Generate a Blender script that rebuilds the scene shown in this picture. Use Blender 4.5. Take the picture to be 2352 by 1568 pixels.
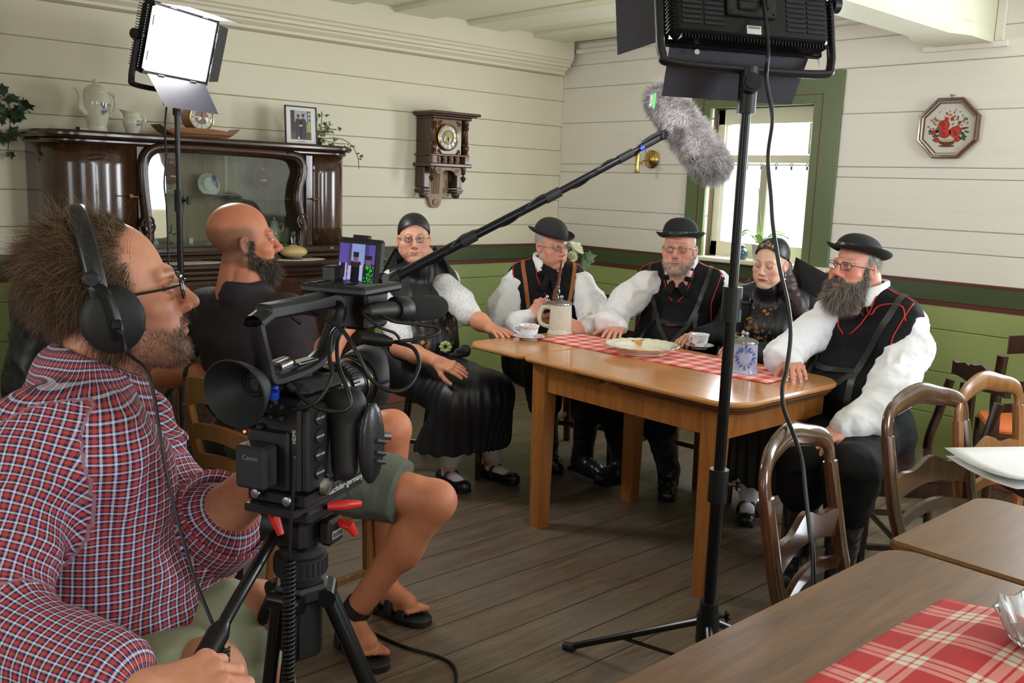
import bpy,bmesh,math,random
import numpy as np
from mathutils import Matrix,Vector
random.seed(7);RNG=np.random.default_rng(7)
for _o in list(bpy.data.objects):bpy.data.objects.remove(_o)
SC=bpy.context.scene
COL=SC.collection
PI=math.pi
FPX=2134.466
CAM_R=np.array([[0.7417519,-0.6697602,0.0350060],[0.0859114,0.1466519,0.9854504],[0.6651491,0.7279523,-0.1663194]])
CAM_P=np.array([0.0,0.0,1.48])
cam=bpy.data.objects.new('camera',bpy.data.cameras.new('camera'));COL.objects.link(cam)
cam.data.sensor_width=36.0;cam.data.lens=36.0*FPX/2352.0;cam.data.clip_start=0.05
_m=Matrix(((CAM_R[0][0],CAM_R[1][0],-CAM_R[2][0],0),(CAM_R[0][1],CAM_R[1][1],-CAM_R[2][1],0),(CAM_R[0][2],CAM_R[1][2],-CAM_R[2][2],1.48),(0,0,0,1)))
cam.matrix_world=_m
SC.camera=cam
SC.view_settings.view_transform='Standard';SC.view_settings.look='None';SC.view_settings.gamma=1.0
SC.view_settings.exposure=0.0;SC.view_settings.use_curve_mapping=False
SC.cycles.max_bounces=7;SC.cycles.diffuse_bounces=4;SC.cycles.glossy_bounces=3;SC.cycles.transmission_bounces=5;SC.cycles.transparent_max_bounces=8
SC.cycles.caustics_reflective=False;SC.cycles.caustics_refractive=False;SC.cycles.sample_clamp_indirect=4.0
W=bpy.data.worlds.new('sky');SC.world=W;W.use_nodes=True
W.node_tree.nodes['Background'].inputs[0].default_value=(0.93,0.97,1.0,1);W.node_tree.nodes['Background'].inputs[1].default_value=2.2
def window_light(name,loc,rot,sx,sy,power,color=(0.93,0.96,1.0)):
 l=bpy.data.lights.new(name,'AREA');l.shape='RECTANGLE';l.size=sx;l.size_y=sy;l.energy=power;l.color=color
 o=bpy.data.objects.new(name,l);COL.objects.link(o);o.location=loc;o.rotation_euler=rot;return o
window_light('daylight_beside_table',(5.13,3.29,1.55),(0,math.radians(90),0),0.9,0.6,26)
window_light('daylight_right_wall',(5.0,0.97,1.55),(0,math.radians(90),0),1.0,0.72,44,(0.86,0.93,1.0))
window_light('daylight_rear_wall',(3.45,-1.72,1.65),(math.radians(90),0,0),1.2,1.1,66,(0.86,0.93,1.0))
window_light('daylight_rear_wall_left',(0.3,-1.72,1.65),(math.radians(90),0,0),1.1,1.2,16)
window_light('daylight_left_wall',(-1.72,1.5,1.65),(0,math.radians(-90),0),1.1,1.1,10)
SUN=None
def ray(px,py):return np.array([px-1176.0,784.0-py,FPX])@CAM_R/FPX
def spot(px,py,d):return CAM_P+ray(px,py)*d
def onz(px,py,z=0.0):g=ray(px,py);return CAM_P+g*((z-1.48)/g[2])
def onx(px,py,x):g=ray(px,py);return CAM_P+g*(x/g[0])
def ony(px,py,y):g=ray(px,py);return CAM_P+g*(y/g[1])
def A3(*p):return np.array(p,float)
def nrm(v):v=np.asarray(v,float);return v/(np.linalg.norm(v)+1e-12)
MATS={}
def hexc(r,g,b):
 f=lambda c:(c/255/12.92)if c/255<=0.04045 else((c/255+0.055)/1.055)**2.4
 return(f(r),f(g),f(b),1.0)
class NT:
 def __init__(s,name):
  s.m=bpy.data.materials.new(name);s.m.use_nodes=True;s.t=s.m.node_tree;s.b=s.t.nodes['Principled BSDF']
 def n(s,kind,**kw):
  x=s.t.nodes.new(kind)
  for k,v in kw.items():
   if k in x.inputs.keys():x.inputs[k].default_value=v
   else:setattr(x,k,v)
  return x
 def l(s,a,b):s.t.links.new(a,b)
 def ramp(s,fac,stops):
  r=s.n('ShaderNodeValToRGB');el=r.color_ramp.elements
  while len(el)<len(stops):el.new(0.5)
  for e,(p,c)in zip(el,stops):e.position=p;e.color=c
  s.l(fac,r.inputs[0]);return r.outputs[0]
 def coord(s,kind='Object',scale=(1,1,1),rot=(0,0,0)):
  c=s.n('ShaderNodeTexCoord');mp=s.n('ShaderNodeMapping');mp.inputs['Scale'].default_value=scale;mp.inputs['Rotation'].default_value=rot
  s.l(c.outputs[kind],mp.inputs[0]);return mp.outputs[0]
 def noise(s,vec,scale,detail=3,rough=0.55,dist=0.0):
  x=s.n('ShaderNodeTexNoise');x.inputs['Scale'].default_value=scale;x.inputs['Detail'].default_value=detail;x.inputs['Roughness'].default_value=rough;x.inputs['Distortion'].default_value=dist
  s.l(vec,x.inputs['Vector']);return x.outputs['Fac']
 def bump(s,h,strength=0.2,dist=0.01):
  b=s.n('ShaderNodeBump');b.inputs['Strength'].default_value=strength;b.inputs['Distance'].default_value=dist
  s.l(h,b.inputs['Height']);s.l(b.outputs[0],s.b.inputs['Normal'])
 def mix(s,fac,a,b):
  x=s.n('ShaderNodeMix',data_type='RGBA')
  for v,i in((fac,0),(a,6),(b,7)):
   if hasattr(v,'links'):s.l(v,x.inputs[i])
   else:x.inputs[i].default_value=v
  return x.outputs[2]
 def math(s,op,a,b=0.0):
  x=s.n('ShaderNodeMath',operation=op)
  for v,i in((a,0),(b,1)):
   if hasattr(v,'links'):s.l(v,x.inputs[i])
   else:x.inputs[i].default_value=v
  return x.outputs[0]
 def set(s,**kw):
  for k,v in kw.items():
   i=s.b.inputs[k.replace('_',' ')]
   if hasattr(v,'links'):s.l(v,i)
   else:i.default_value=v
def dk(c,k):return(c[0]*k,c[1]*k,c[2]*k,1)
def plain(name,c,rough=0.5,metal=0.0,var=0.06,scale=12.0,bump=0.0,coat=0.0,spec=0.5):
 if name in MATS:return MATS[name]
 t=NT(name);v=t.coord();f=t.noise(v,scale)
 t.set(Base_Color=t.ramp(f,[(0.3,dk(c,1-var)),(0.7,dk(c,1+var))]),Roughness=rough,Metallic=metal,Coat_Weight=coat,Specular_IOR_Level=spec)
 if bump:t.bump(t.noise(v,scale*6),bump,0.004)
 MATS[name]=t.m;return t.m
def wood(name,c1,c2,axis='x',rough=0.35,scale=1.0,coat=0.0,bump=0.05,spec=0.5):
 if name in MATS:return MATS[name]
 t=NT(name);st={'x':(1.2,14,14),'y':(14,1.2,14),'z':(14,14,1.2)}[axis]
 v=t.coord(scale=tuple(k*scale for k in st))
 f=t.noise(v,2.0,5,0.6,0.6);g=t.noise(v,9.0,3,0.6,0.2);h=t.math('ADD',t.math('MULTIPLY',f,0.65),t.math('MULTIPLY',g,0.35))
 t.set(Base_Color=t.ramp(h,[(0.3,c2),(0.52,tuple((a+b)/2 for a,b in zip(c1,c2))),(0.7,c1)]),Roughness=rough,Coat_Weight=coat,Coat_Roughness=0.08,Specular_IOR_Level=spec)
 if bump:t.bump(h,bump,0.003)
 MATS[name]=t.m;return t.m
def emit(name,c,strength):
 if name in MATS:return MATS[name]
 t=NT(name);t.set(Base_Color=c,Emission_Color=c,Emission_Strength=strength);MATS[name]=t.m;return t.m
def glass(name,tint=(1,1,1,1),rough=0.0,alpha=0.12):
 if name in MATS:return MATS[name]
 t=NT(name);g=t.n('ShaderNodeBsdfGlossy');g.inputs['Roughness'].default_value=0.02+rough
 tr=t.n('ShaderNodeBsdfTransparent');tr.inputs[0].default_value=tint
 fr=t.n('ShaderNodeFresnel');fr.inputs[0].default_value=1.5
 ad=t.math('ADD',t.math('MULTIPLY',fr.outputs[0],0.6),alpha*0.1);mx=t.n('ShaderNodeMixShader')
 t.l(ad,mx.inputs[0]);t.l(tr.outputs[0],mx.inputs[1]);t.l(g.outputs[0],mx.inputs[2])
 t.l(mx.outputs[0],t.t.nodes['Material Output'].inputs[0]);MATS[name]=t.m;return t.m
def vcol(name,rough=0.5,bump=0.0,bscale=400,sss=0.0,coat=0.0,spec=0.5,mul=None):
 if name in MATS:return MATS[name]
 t=NT(name);a=t.n('ShaderNodeAttribute',attribute_name='Col');v=t.coord();f=t.noise(v,60,4)
 c=t.mix(f,dk((1,1,1),0.86),dk((1,1,1),1.12));x=t.n('ShaderNodeMix',data_type='RGBA',blend_type='MULTIPLY');x.inputs[0].default_value=1.0
 t.l(a.outputs['Color'],x.inputs[6]);t.l(c,x.inputs[7])
 t.set(Base_Color=x.outputs[2],Roughness=rough,Coat_Weight=coat,Specular_IOR_Level=spec)
 if sss:t.set(Subsurface_Weight=sss,Subsurface_Radius=(0.012,0.004,0.002),Subsurface_Scale=1.0)
 if bump:t.bump(t.noise(v,bscale,3),bump,0.002)
 MATS[name]=t.m;return t.m
class MB:
 """Collects shapes, then links them as one mesh object."""
 def __init__(s):s.v=[];s.f=[];s.mi=[];s.n=0;s.c=[];s.cur=0
 def add(s,v,f,col=None):
  v=np.asarray(v,float).reshape(-1,3);s.v.append(v);s.f+=[tuple(int(i)+s.n for i in q)for q in f];s.mi+=[s.cur]*len(f);s.n+=len(v)
  s.c.append(np.tile(np.array(col if col is not None else(1,1,1)),(len(v),1))if np.ndim(col)<2 else np.asarray(col));return s
 def quad(s,a,b,c,d):return s.add([a,b,c,d],[(0,1,2,3)])
 def box(s,lo,hi,bev=0.0,R=None,c=(0,0,0)):
  lo=np.asarray(lo,float);hi=np.asarray(hi,float);b=min(bev,0.49*float(np.min(np.abs(hi-lo))))
  if b<=0:
   v=[[x,y,z]for x in(lo[0],hi[0])for y in(lo[1],hi[1])for z in(lo[2],hi[2])]
   f=[(0,1,3,2),(4,6,7,5),(0,4,5,1),(2,3,7,6),(0,2,6,4),(1,5,7,3)]
  else:
   v=[];idx={}
   for i,x in enumerate((lo[0],hi[0])):
    for j,y in enumerate((lo[1],hi[1])):
     for k,z in enumerate((lo[2],hi[2])):
      sx,sy,sz=(1-2*i)*b,(1-2*j)*b,(1-2*k)*b
      idx[i,j,k]=len(v);v+=[[x,y+sy,z+sz],[x+sx,y,z+sz],[x+sx,y+sy,z]]
   f=[]
   I=lambda i,j,k,a:idx[i,j,k]+a
   for i in(0,1):f.append([I(i,0,0,0),I(i,0,1,0),I(i,1,1,0),I(i,1,0,0)]);f.append([I(0,i,0,1),I(1,i,0,1),I(1,i,1,1),I(0,i,1,1)]);f.append([I(0,0,i,2),I(0,1,i,2),I(1,1,i,2),I(1,0,i,2)])
   for p in(0,1):
    for q in(0,1):
     f.append([I(p,q,0,0),I(p,q,1,0),I(p,q,1,1),I(p,q,0,1)]);f.append([I(p,0,q,0),I(p,1,q,0),I(p,1,q,2),I(p,0,q,2)]);f.append([I(0,p,q,1),I(1,p,q,1),I(1,p,q,2),I(0,p,q,2)])
     for r in(0,1):f.append([I(p,q,r,0),I(p,q,r,1),I(p,q,r,2)])
  v=np.array(v)
  if R is not None:v=(v-np.asarray(c))@np.asarray(R).T+np.asarray(c)
  return s.add(v,f)
 def tube(s,pts,r,n=10,cap=True,flat=None):
  pts=np.asarray(pts,float);m=len(pts);rr=np.full(m,r)if np.isscalar(r)else np.asarray(r,float)
  tg=np.gradient(pts,axis=0);tg/=(np.linalg.norm(tg,axis=1,keepdims=True)+1e-12)
  u=np.cross(tg[0],[0,0,1.0]if abs(tg[0][2])<0.9 else[1.0,0,0]);u=nrm(u);V=[]
  for i in range(m):
   u=nrm(u-tg[i]*(u@tg[i]));w=np.cross(tg[i],u)
   if flat is not None:
    w0=np.asarray(flat[0])-tg[i]*(np.asarray(flat[0])@tg[i]);w0=nrm(w0);u0=np.cross(w0,tg[i])
    a=np.arange(n)*2*PI/n;V.append(pts[i]+rr[i]*(np.cos(a)[:,None]*u0+flat[1]*np.sin(a)[:,None]*w0))
   else:
    a=np.arange(n)*2*PI/n;V.append(pts[i]+rr[i]*(np.cos(a)[:,None]*u+np.sin(a)[:,None]*w))
  F=[(i*n+j,i*n+(j+1)%n,(i+1)*n+(j+1)%n,(i+1)*n+j)for i in range(m-1)for j in range(n)]
  if cap:F+=[tuple(range(n))[::-1],tuple((m-1)*n+j for j in range(n))]
  return s.add(np.concatenate(V),F)
 def lathe(s,prof,c=(0,0,0),n=28,axis=None,sx=1.0,sy=1.0,cap=True):
  V=[];a=np.arange(n)*2*PI/n
  for r,h in prof:V.append(np.stack([r*np.cos(a)*sx,r*np.sin(a)*sy,np.full(n,h)],1))
  V=np.concatenate(V);m=len(prof)
  if axis is not None:V=V@np.asarray(axis).T
  F=[(i*n+j,i*n+(j+1)%n,(i+1)*n+(j+1)%n,(i+1)*n+j)for i in range(m-1)for j in range(n)]
  if cap:
   if prof[0][0]>1e-6:F.append(tuple(range(n))[::-1])
   if prof[-1][0]>1e-6:F.append(tuple((m-1)*n+j for j in range(n)))
  return s.add(V+np.asarray(c),F)
 def prism(s,poly,d,M=None,bev=0.0):
  p=np.asarray(poly,float);n=len(p)
  if bev:
   c=p.mean(0);q=np.array([_inset(p,i,bev)for i in range(n)])
   L=[(q,0),(p,bev),(p,d-bev),(q,d)]
  else:L=[(p,0),(p,d)]
  V=np.concatenate([np.column_stack([a,np.full(n,h)])for a,h in L]);m=len(L)
  F=[(i*n+j,i*n+(j+1)%n,(i+1)*n+(j+1)%n,(i+1)*n+j)for i in range(m-1)for j in range(n)]
  F+=[tuple(range(n))[::-1],tuple((m-1)*n+j for j in range(n))]
  if M is not None:V=V@np.asarray(M[0]).T+np.asarray(M[1])
  return s.add(V,F)
 def tint(s,fn):
  k=0
  for i,v in enumerate(s.v):s.c[i]=np.asarray(fn(v)).reshape(-1,3)if len(v)else s.c[i]
  return s
 def grid(s,P,col=None,closed_u=False):
  P=np.asarray(P,float);a,b=P.shape[:2]
  F=[(i*b+j,i*b+j+1,(i+1)*b+j+1,(i+1)*b+j)for i in range(a-1)for j in range(b-1)]
  if closed_u:F+=[((a-1)*b+j,(a-1)*b+j+1,j+1,j)for j in range(b-1)]
  return s.add(P.reshape(-1,3),F,col)
 def build(s,name,mats,parent=None,smooth=True,angle=35,local=False,sub=0,solid=0.0,origin=None):
  V=np.concatenate(s.v);off=np.zeros(3)
  if parent is not None and not local:off=np.array(world_loc(parent))
  elif parent is None and not local:off=np.asarray(origin if origin is not None else np.append((V.min(0)+V.max(0))[:2]/2,V[:,2].min()))
  me=bpy.data.meshes.new(name);me.from_pydata((V-off).tolist(),[],s.f)
  if not isinstance(mats,(list,tuple)):mats=[mats]
  for m in mats:me.materials.append(m)
  me.polygons.foreach_set('material_index',np.minimum(s.mi,len(mats)-1).astype(np.int32))
  c=np.concatenate(s.c)
  if(c!=1).any():
   at=me.color_attributes.new('Col','FLOAT_COLOR','POINT');at.data.foreach_set('color',np.column_stack([c,np.ones(len(c))]).ravel())
  bm=bmesh.new();bm.from_mesh(me);bmesh.ops.recalc_face_normals(bm,faces=bm.faces);bm.to_mesh(me);bm.free()
  if smooth:
   me.polygons.foreach_set('use_smooth',np.ones(len(me.polygons),bool))
   if angle<180:me.set_sharp_from_angle(angle=math.radians(angle))
  o=bpy.data.objects.new(name,me);COL.objects.link(o)
  if parent is not None:o.parent=parent
  if not local and parent is None:o.location=off
  if solid:md=o.modifiers.new('thick','SOLIDIFY');md.thickness=solid;md.offset=0
  if sub:md=o.modifiers.new('sub','SUBSURF');md.levels=sub;md.render_levels=sub
  return o
def _inset(p,i,b):
 n=len(p);a,q,c=p[i-1],p[i],p[(i+1)%n]
 e1=nrm(q-a);e2=nrm(c-q);ar=sum(p[k-1][0]*p[k][1]-p[k][0]*p[k-1][1]for k in range(n));sg=1 if ar>0 else-1
 n1=sg*np.array([-e1[1],e1[0]]);n2=sg*np.array([-e2[1],e2[0]]);m=n1+n2;return q+m*b/max(0.35,1+n1@n2)
def world_loc(o):
 l=Vector((0,0,0))
 while o is not None:l+=o.location;o=o.parent
 return l
def tag(o,label,cat,group=None,kind=None):
 o['label']=label;o['category']=cat
 if group:o['group']=group
 if kind:o['kind']=kind
 return o
def thing(name,loc,label,cat,group=None,rotz=0.0):
 o=bpy.data.objects.new(name,None);COL.objects.link(o);o.empty_display_size=0.05
 o.location=tuple(loc);o.rotation_euler=(0,0,rotz);return tag(o,label,cat,group)
def structure(o):o['kind']='structure';return o
def lab(o,t):o['label']=t;return o
def dup(root,loc,rotz,label,group=None):
 r=root.copy();COL.objects.link(r);r.location=loc;r.rotation_euler=(0,0,rotz);r['label']=label
 if group:r['group']=group
 for ch in list(root.children):
  c=ch.copy();COL.objects.link(c);c.parent=r
  for g in list(ch.children):
   d=g.copy();COL.objects.link(d);d.parent=c
 return r
def spline(pts,n=40):
 P=np.asarray(pts,float);P=np.vstack([2*P[0]-P[1],P,2*P[-1]-P[-2]]);out=[];k=len(P)-3;per=max(2,n//k)
 for i in range(k):
  p0,p1,p2,p3=P[i:i+4]
  for t in np.arange(per)/per:
   out.append(0.5*((2*p1)+(-p0+p2)*t+(2*p0-5*p1+4*p2-p3)*t*t+(-p0+3*p1-3*p2+p3)*t**3))
 out.append(P[-2]);return np.array(out)
def rotx(a):c,s=math.cos(a),math.sin(a);return np.array([[1,0,0],[0,c,-s],[0,s,c]])
def roty(a):c,s=math.cos(a),math.sin(a);return np.array([[c,0,s],[0,1,0],[-s,0,c]])
def rotz(a):c,s=math.cos(a),math.sin(a);return np.array([[c,-s,0],[s,c,0],[0,0,1]])
def frame(y,z):
 y=nrm(y);x=nrm(np.cross(y,z));z=np.cross(x,y);return np.column_stack([x,y,z])
def vnoise(P,seed=0):
 P=np.asarray(P);i=np.floor(P).astype(np.int64);f=P-i;f=f*f*(3-2*f);r=0
 for dx in(0,1):
  for dy in(0,1):
   for dz in(0,1):
    h=((i[:,0]+dx)*374761393+(i[:,1]+dy)*668265263+(i[:,2]+dz)*2147483647+seed*1274126177)&0x7fffffff
    h=((h^(h>>13))*1274126177)&0x7fffffff;h=(h^(h>>16))%65536/32767.5-1
    r=r+h*(f[:,0]if dx else 1-f[:,0])*(f[:,1]if dy else 1-f[:,1])*(f[:,2]if dz else 1-f[:,2])
 return r
class Sdf:
 def __init__(s,lo,hi,vox):
  s.lo=np.asarray(lo,float);s.vox=vox;s.n=np.ceil((np.asarray(hi,float)-s.lo)/vox).astype(int)+1
  s.ax=[s.lo[i]+vox*np.arange(s.n[i])for i in range(3)];s.D=np.full(s.n,9.0,np.float32)
 def _sub(s,lo,hi,m):
  a=np.clip(np.floor((np.asarray(lo)-m-s.lo)/s.vox).astype(int),0,s.n);b=np.clip(np.ceil((np.asarray(hi)+m-s.lo)/s.vox).astype(int)+1,0,s.n)
  if(b<=a).any():return None,None
  sl=tuple(slice(x,y)for x,y in zip(a,b));g=np.meshgrid(*[s.ax[i][sl[i]]for i in range(3)],indexing='ij');return sl,g
 def _op(s,sl,d,k,op):
  D=s.D[sl]
  if op=='sub':d=-d;h=np.clip(0.5-0.5*(D-d)/max(k,1e-6),0,1);s.D[sl]=D*(1-h)+d*h+k*h*(1-h)if k>0 else np.maximum(D,d)
  elif op=='int':h=np.clip(0.5-0.5*(D-d)/max(k,1e-6),0,1);s.D[sl]=D*(1-h)+d*h+k*h*(1-h)if k>0 else np.maximum(D,d)
  else:h=np.clip(0.5+0.5*(d-D)/max(k,1e-6),0,1);s.D[sl]=d*(1-h)+D*h-k*h*(1-h)if k>0 else np.minimum(D,d)
 def cap(s,a,b,ra,rb=None,k=0.01,op='add',flat=None):
  a=np.asarray(a,float);b=np.asarray(b,float);rb=ra if rb is None else rb;R=max(ra,rb)
  sl,g=s._sub(np.minimum(a,b)-R,np.maximum(a,b)+R,k+2*s.vox)
  if sl is None:return s
  ab=b-a;L=ab@ab+1e-12;P=[g[i]-a[i]for i in range(3)];t=np.clip((P[0]*ab[0]+P[1]*ab[1]+P[2]*ab[2])/L,0,1)
  Q=[P[i]-t*ab[i]for i in range(3)]
  if flat is not None:
   w=nrm(flat[0]);q=Q[0]*w[0]+Q[1]*w[1]+Q[2]*w[2];e=q*(1/flat[1]-1);Q=[Q[i]+e*w[i]for i in range(3)]
  d=np.sqrt(Q[0]**2+Q[1]**2+Q[2]**2)-(ra+(rb-ra)*t);s._op(sl,d.astype(np.float32),k,op);return s
 def chain(s,pts,rs,k=0.01,**kw):
  for i in range(len(pts)-1):s.cap(pts[i],pts[i+1],rs[i],rs[i+1],k,**kw)
  return s
 def ell(s,c,r,R=None,k=0.01,op='add'):
  c=np.asarray(c,float);r=np.asarray(r,float);m=float(r.max())if R is not None else r
  sl,g=s._sub(c-m,c+m,k+2*s.vox)
  if sl is None:return s
  P=[g[i]-c[i]for i in range(3)]
  if R is not None:P=[sum(P[j]*R[j][i]for j in range(3))for i in range(3)]
  k0=np.sqrt(sum((P[i]/r[i])**2 for i in range(3)));k1=np.sqrt(sum((P[i]/r[i]**2)**2 for i in range(3)))+1e-9
  s._op(sl,(k0*(k0-1)/k1).astype(np.float32),k,op);return s
 def box(s,c,h,rr=0.01,R=None,k=0.01,op='add'):
  c=np.asarray(c,float);h=np.asarray(h,float)-rr;m=float(np.linalg.norm(h)+rr)if R is not None else h+rr
  sl,g=s._sub(c-m,c+m,k+2*s.vox)
  if sl is None:return s
  P=[g[i]-c[i]for i in range(3)]
  if R is not None:P=[sum(P[j]*R[j][i]for j in range(3))for i in range(3)]
  q=[np.abs(P[i])-h[i]for i in range(3)];o=np.sqrt(sum(np.maximum(x,0)**2 for x in q));n=np.minimum(np.maximum(np.maximum(q[0],q[1]),q[2]),0)
  s._op(sl,(o+n-rr).astype(np.float32),k,op);return s
 def cut(s,p,n,k=0.0):
  g=np.meshgrid(*s.ax,indexing='ij');n=nrm(n);d=sum((g[i]-p[i])*n[i]for i in range(3));s._op(tuple([slice(None)]*3),d.astype(np.float32),k,'int');return s
 def pts(s):g=np.meshgrid(*s.ax,indexing='ij');return np.stack([x.ravel()for x in g],1)
 def shell(s,t):s.D=np.maximum(s.D,-(s.D+t));return s
 def net(s):
  D=np.pad(s.D,1,constant_values=1.0);lo=s.lo-s.vox;I=D<0;n=np.array(D.shape)
  c=[I[dx:n[0]-1+dx,dy:n[1]-1+dy,dz:n[2]-1+dz]for dx in(0,1)for dy in(0,1)for dz in(0,1)]
  any_=np.logical_or.reduce(c);all_=np.logical_and.reduce(c);act=any_&~all_;ids=np.full(act.shape,-1);w=np.argwhere(act);ids[act]=np.arange(len(w))
  S=np.zeros((len(w),3));cnt=np.zeros(len(w));off=[(x,y,z)for x in(0,1)for y in(0,1)for z in(0,1)]
  val={o:D[w[:,0]+o[0],w[:,1]+o[1],w[:,2]+o[2]]for o in off}
  for a in off:
   for ax in range(3):
    if a[ax]:continue
    b=list(a);b[ax]=1;b=tuple(b);va,vb=val[a],val[b];m=(va<0)!=(vb<0);t=np.where(m,va/np.where(m,va-vb,1),0)
    p=np.tile(np.array(a,float),(len(w),1));p[:,ax]+=t;S[m]+=p[m];cnt[m]+=1
  V=lo+s.vox*(w+S/cnt[:,None]);F=[]
  for ax in range(3):
   u,v=[(1,2),(2,0),(0,1)][ax];sh=[slice(1,-1)]*3;sh[ax]=slice(0,-1);a=I[tuple(sh)];sh2=list(sh);sh2[ax]=slice(1,None);b=I[tuple(sh2)]
   e=np.argwhere(a!=b);st=a[a!=b];e=e+np.array([1 if i!=ax else 0 for i in range(3)])
   def id_(du,dv):
    q=e.copy();q[:,u]-=du;q[:,v]-=dv;return ids[q[:,0],q[:,1],q[:,2]]
   q=np.stack([id_(1,1),id_(0,1),id_(0,0),id_(1,0)],1);q[~st]=q[~st][:,::-1];F.append(q)
  return V,np.concatenate(F)
def relax(V,F,it=1,lam=0.5):
 E=np.concatenate([F[:,[i,(i+1)%4]]for i in range(4)]);n=len(V);c=np.bincount(np.concatenate([E[:,0],E[:,1]]),minlength=n)[:,None]+1e-9
 for _ in range(it):
  S=np.zeros_like(V)
  for k in range(3):S[:,k]=np.bincount(E[:,0],V[E[:,1],k],n)+np.bincount(E[:,1],V[E[:,0],k],n)
  V=V+lam*(S/c-V)
 return V
def vnormals(V,F):
 N=np.cross(V[F[:,2]]-V[F[:,0]],V[F[:,3]]-V[F[:,1]]);R=np.zeros_like(V)
 for i in range(4):
  for k in range(3):R[:,k]+=np.bincount(F[:,i],N[:,k],len(V))
 return R/(np.linalg.norm(R,axis=1,keepdims=True)+1e-12)
def segd(P,a,b):
 a=np.asarray(a,float);b=np.asarray(b,float);ab=b-a;t=np.clip((P-a)@ab/(ab@ab),0,1);return np.linalg.norm(P-a-t[:,None]*ab,axis=1)
def sm(x,a,b):t=np.clip((x-a)/(b-a),0,1);return t*t*(3-2*t)
def mixc(C,c,w):return C*(1-w[:,None])+np.asarray(c)[None,:3]*w[:,None]
def wrinkle(V,F,amp,scale,seed=0,stretch=None,thr=0.0):
 N=vnormals(V,F);P=V*scale if stretch is None else V@np.asarray(stretch).T*scale
 a=vnoise(P+0.7*vnoise(P*0.6,seed+5)[:,None],seed);r=1-2*np.abs(a);b=vnoise(P*2.3,seed+9)+0.7*(1-2*np.abs(vnoise(P*3.1+5,seed+2)))
 return V+N*(amp*(r+0.4*b))[:,None]
def strands(mb,P,D,L,w=0.0006,seg=4,curl=0.3,grav=0.3,seed=1,col=None):
 rg=np.random.default_rng(seed);n=len(P);D=D/(np.linalg.norm(D,axis=1,keepdims=True)+1e-12);L=np.broadcast_to(L,n);pos=P.copy();d=D.copy();rings=[]
 j=rg.normal(0,1,(n,3));bend=rg.normal(0,curl,(n,3))
 for i in range(seg+1):
  t=i/seg;u=np.cross(d,j);u/=np.linalg.norm(u,axis=1,keepdims=True)+1e-9;v=np.cross(d,u);r=w*(1-0.85*t)
  rings.append(np.stack([pos+r*u,pos+r*(-0.5*u+0.87*v),pos+r*(-0.5*u-0.87*v)],1))
  d=d+(bend+np.array([0,0,-grav]))/seg;d/=np.linalg.norm(d,axis=1,keepdims=True);pos=pos+d*(L/seg)[:,None]
 V=np.stack(rings,1).reshape(-1,3);st=(seg+1)*3;base=(np.arange(n)*st)[:,None,None];q=[]
 for i in range(seg):
  for k in range(3):q.append([i*3+k,i*3+(k+1)%3,(i+1)*3+(k+1)%3,(i+1)*3+k])
 F=(base+np.array(q)[None]).reshape(-1,4)
 c=None
 if col is not None:c=np.repeat(np.asarray(col).reshape(-1,3)if np.ndim(col)>1 else np.tile(np.asarray(col)[:3],(n,1)),st,0)
 mb.add(V,F,c);return mb
YA,XB,XD,YC,ZC=5.06,5.05,-1.8,-1.8,2.52
def painted(name,c,var=0.05,rough=0.45,streak=0.5,dirt=0.0):
 if name in MATS:return MATS[name]
 t=NT(name);v=t.coord(scale=(0.9,0.9,14));f=t.noise(v,2.2,5,0.6);v2=t.coord();g=t.noise(v2,1.3,4,0.6);h=t.math('ADD',t.math('MULTIPLY',f,streak),t.math('MULTIPLY',g,1-streak))
 base=t.ramp(h,[(0.25,dk(c,1-var*2)),(0.45,c),(0.75,dk(c,1+var))])
 if dirt:
  sp=t.noise(t.coord(scale=(2,2,9)),5,6,0.7);base=t.mix(t.ramp(sp,[(0.70,(0,0,0,1)),(0.80,(dirt,dirt,dirt,1))]),base,dk(c,0.62))
 t.set(Base_Color=base,Roughness=rough);t.bump(h,0.12,0.004);MATS[name]=t.m;return t.m
M_white_a=painted('cream_plank_paint',hexc(226,218,194),0.03,0.45,0.4,0.12)
M_white_b=painted('white_plank_paint',hexc(236,231,222),0.035,0.4,0.6,0.3)
M_green=painted('spring_green_paint',hexc(156,170,108),0.05,0.35,0.6,0.12)
M_dgreen=painted('dark_green_paint',hexc(70,82,52),0.05,0.35,0.6,0.1)
M_brown=painted('oxblood_line_paint',hexc(98,44,38),0.06,0.4)
M_gap=plain('plank_gap_backing',hexc(96,74,52),0.9)  # brown of the backing boards behind the plank joints
M_ceil=painted('pale_ceiling_paint',hexc(226,226,202),0.03,0.4,0.4)
M_red=painted('red_baseboard_paint',hexc(164,96,76),0.05,0.35)
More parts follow.
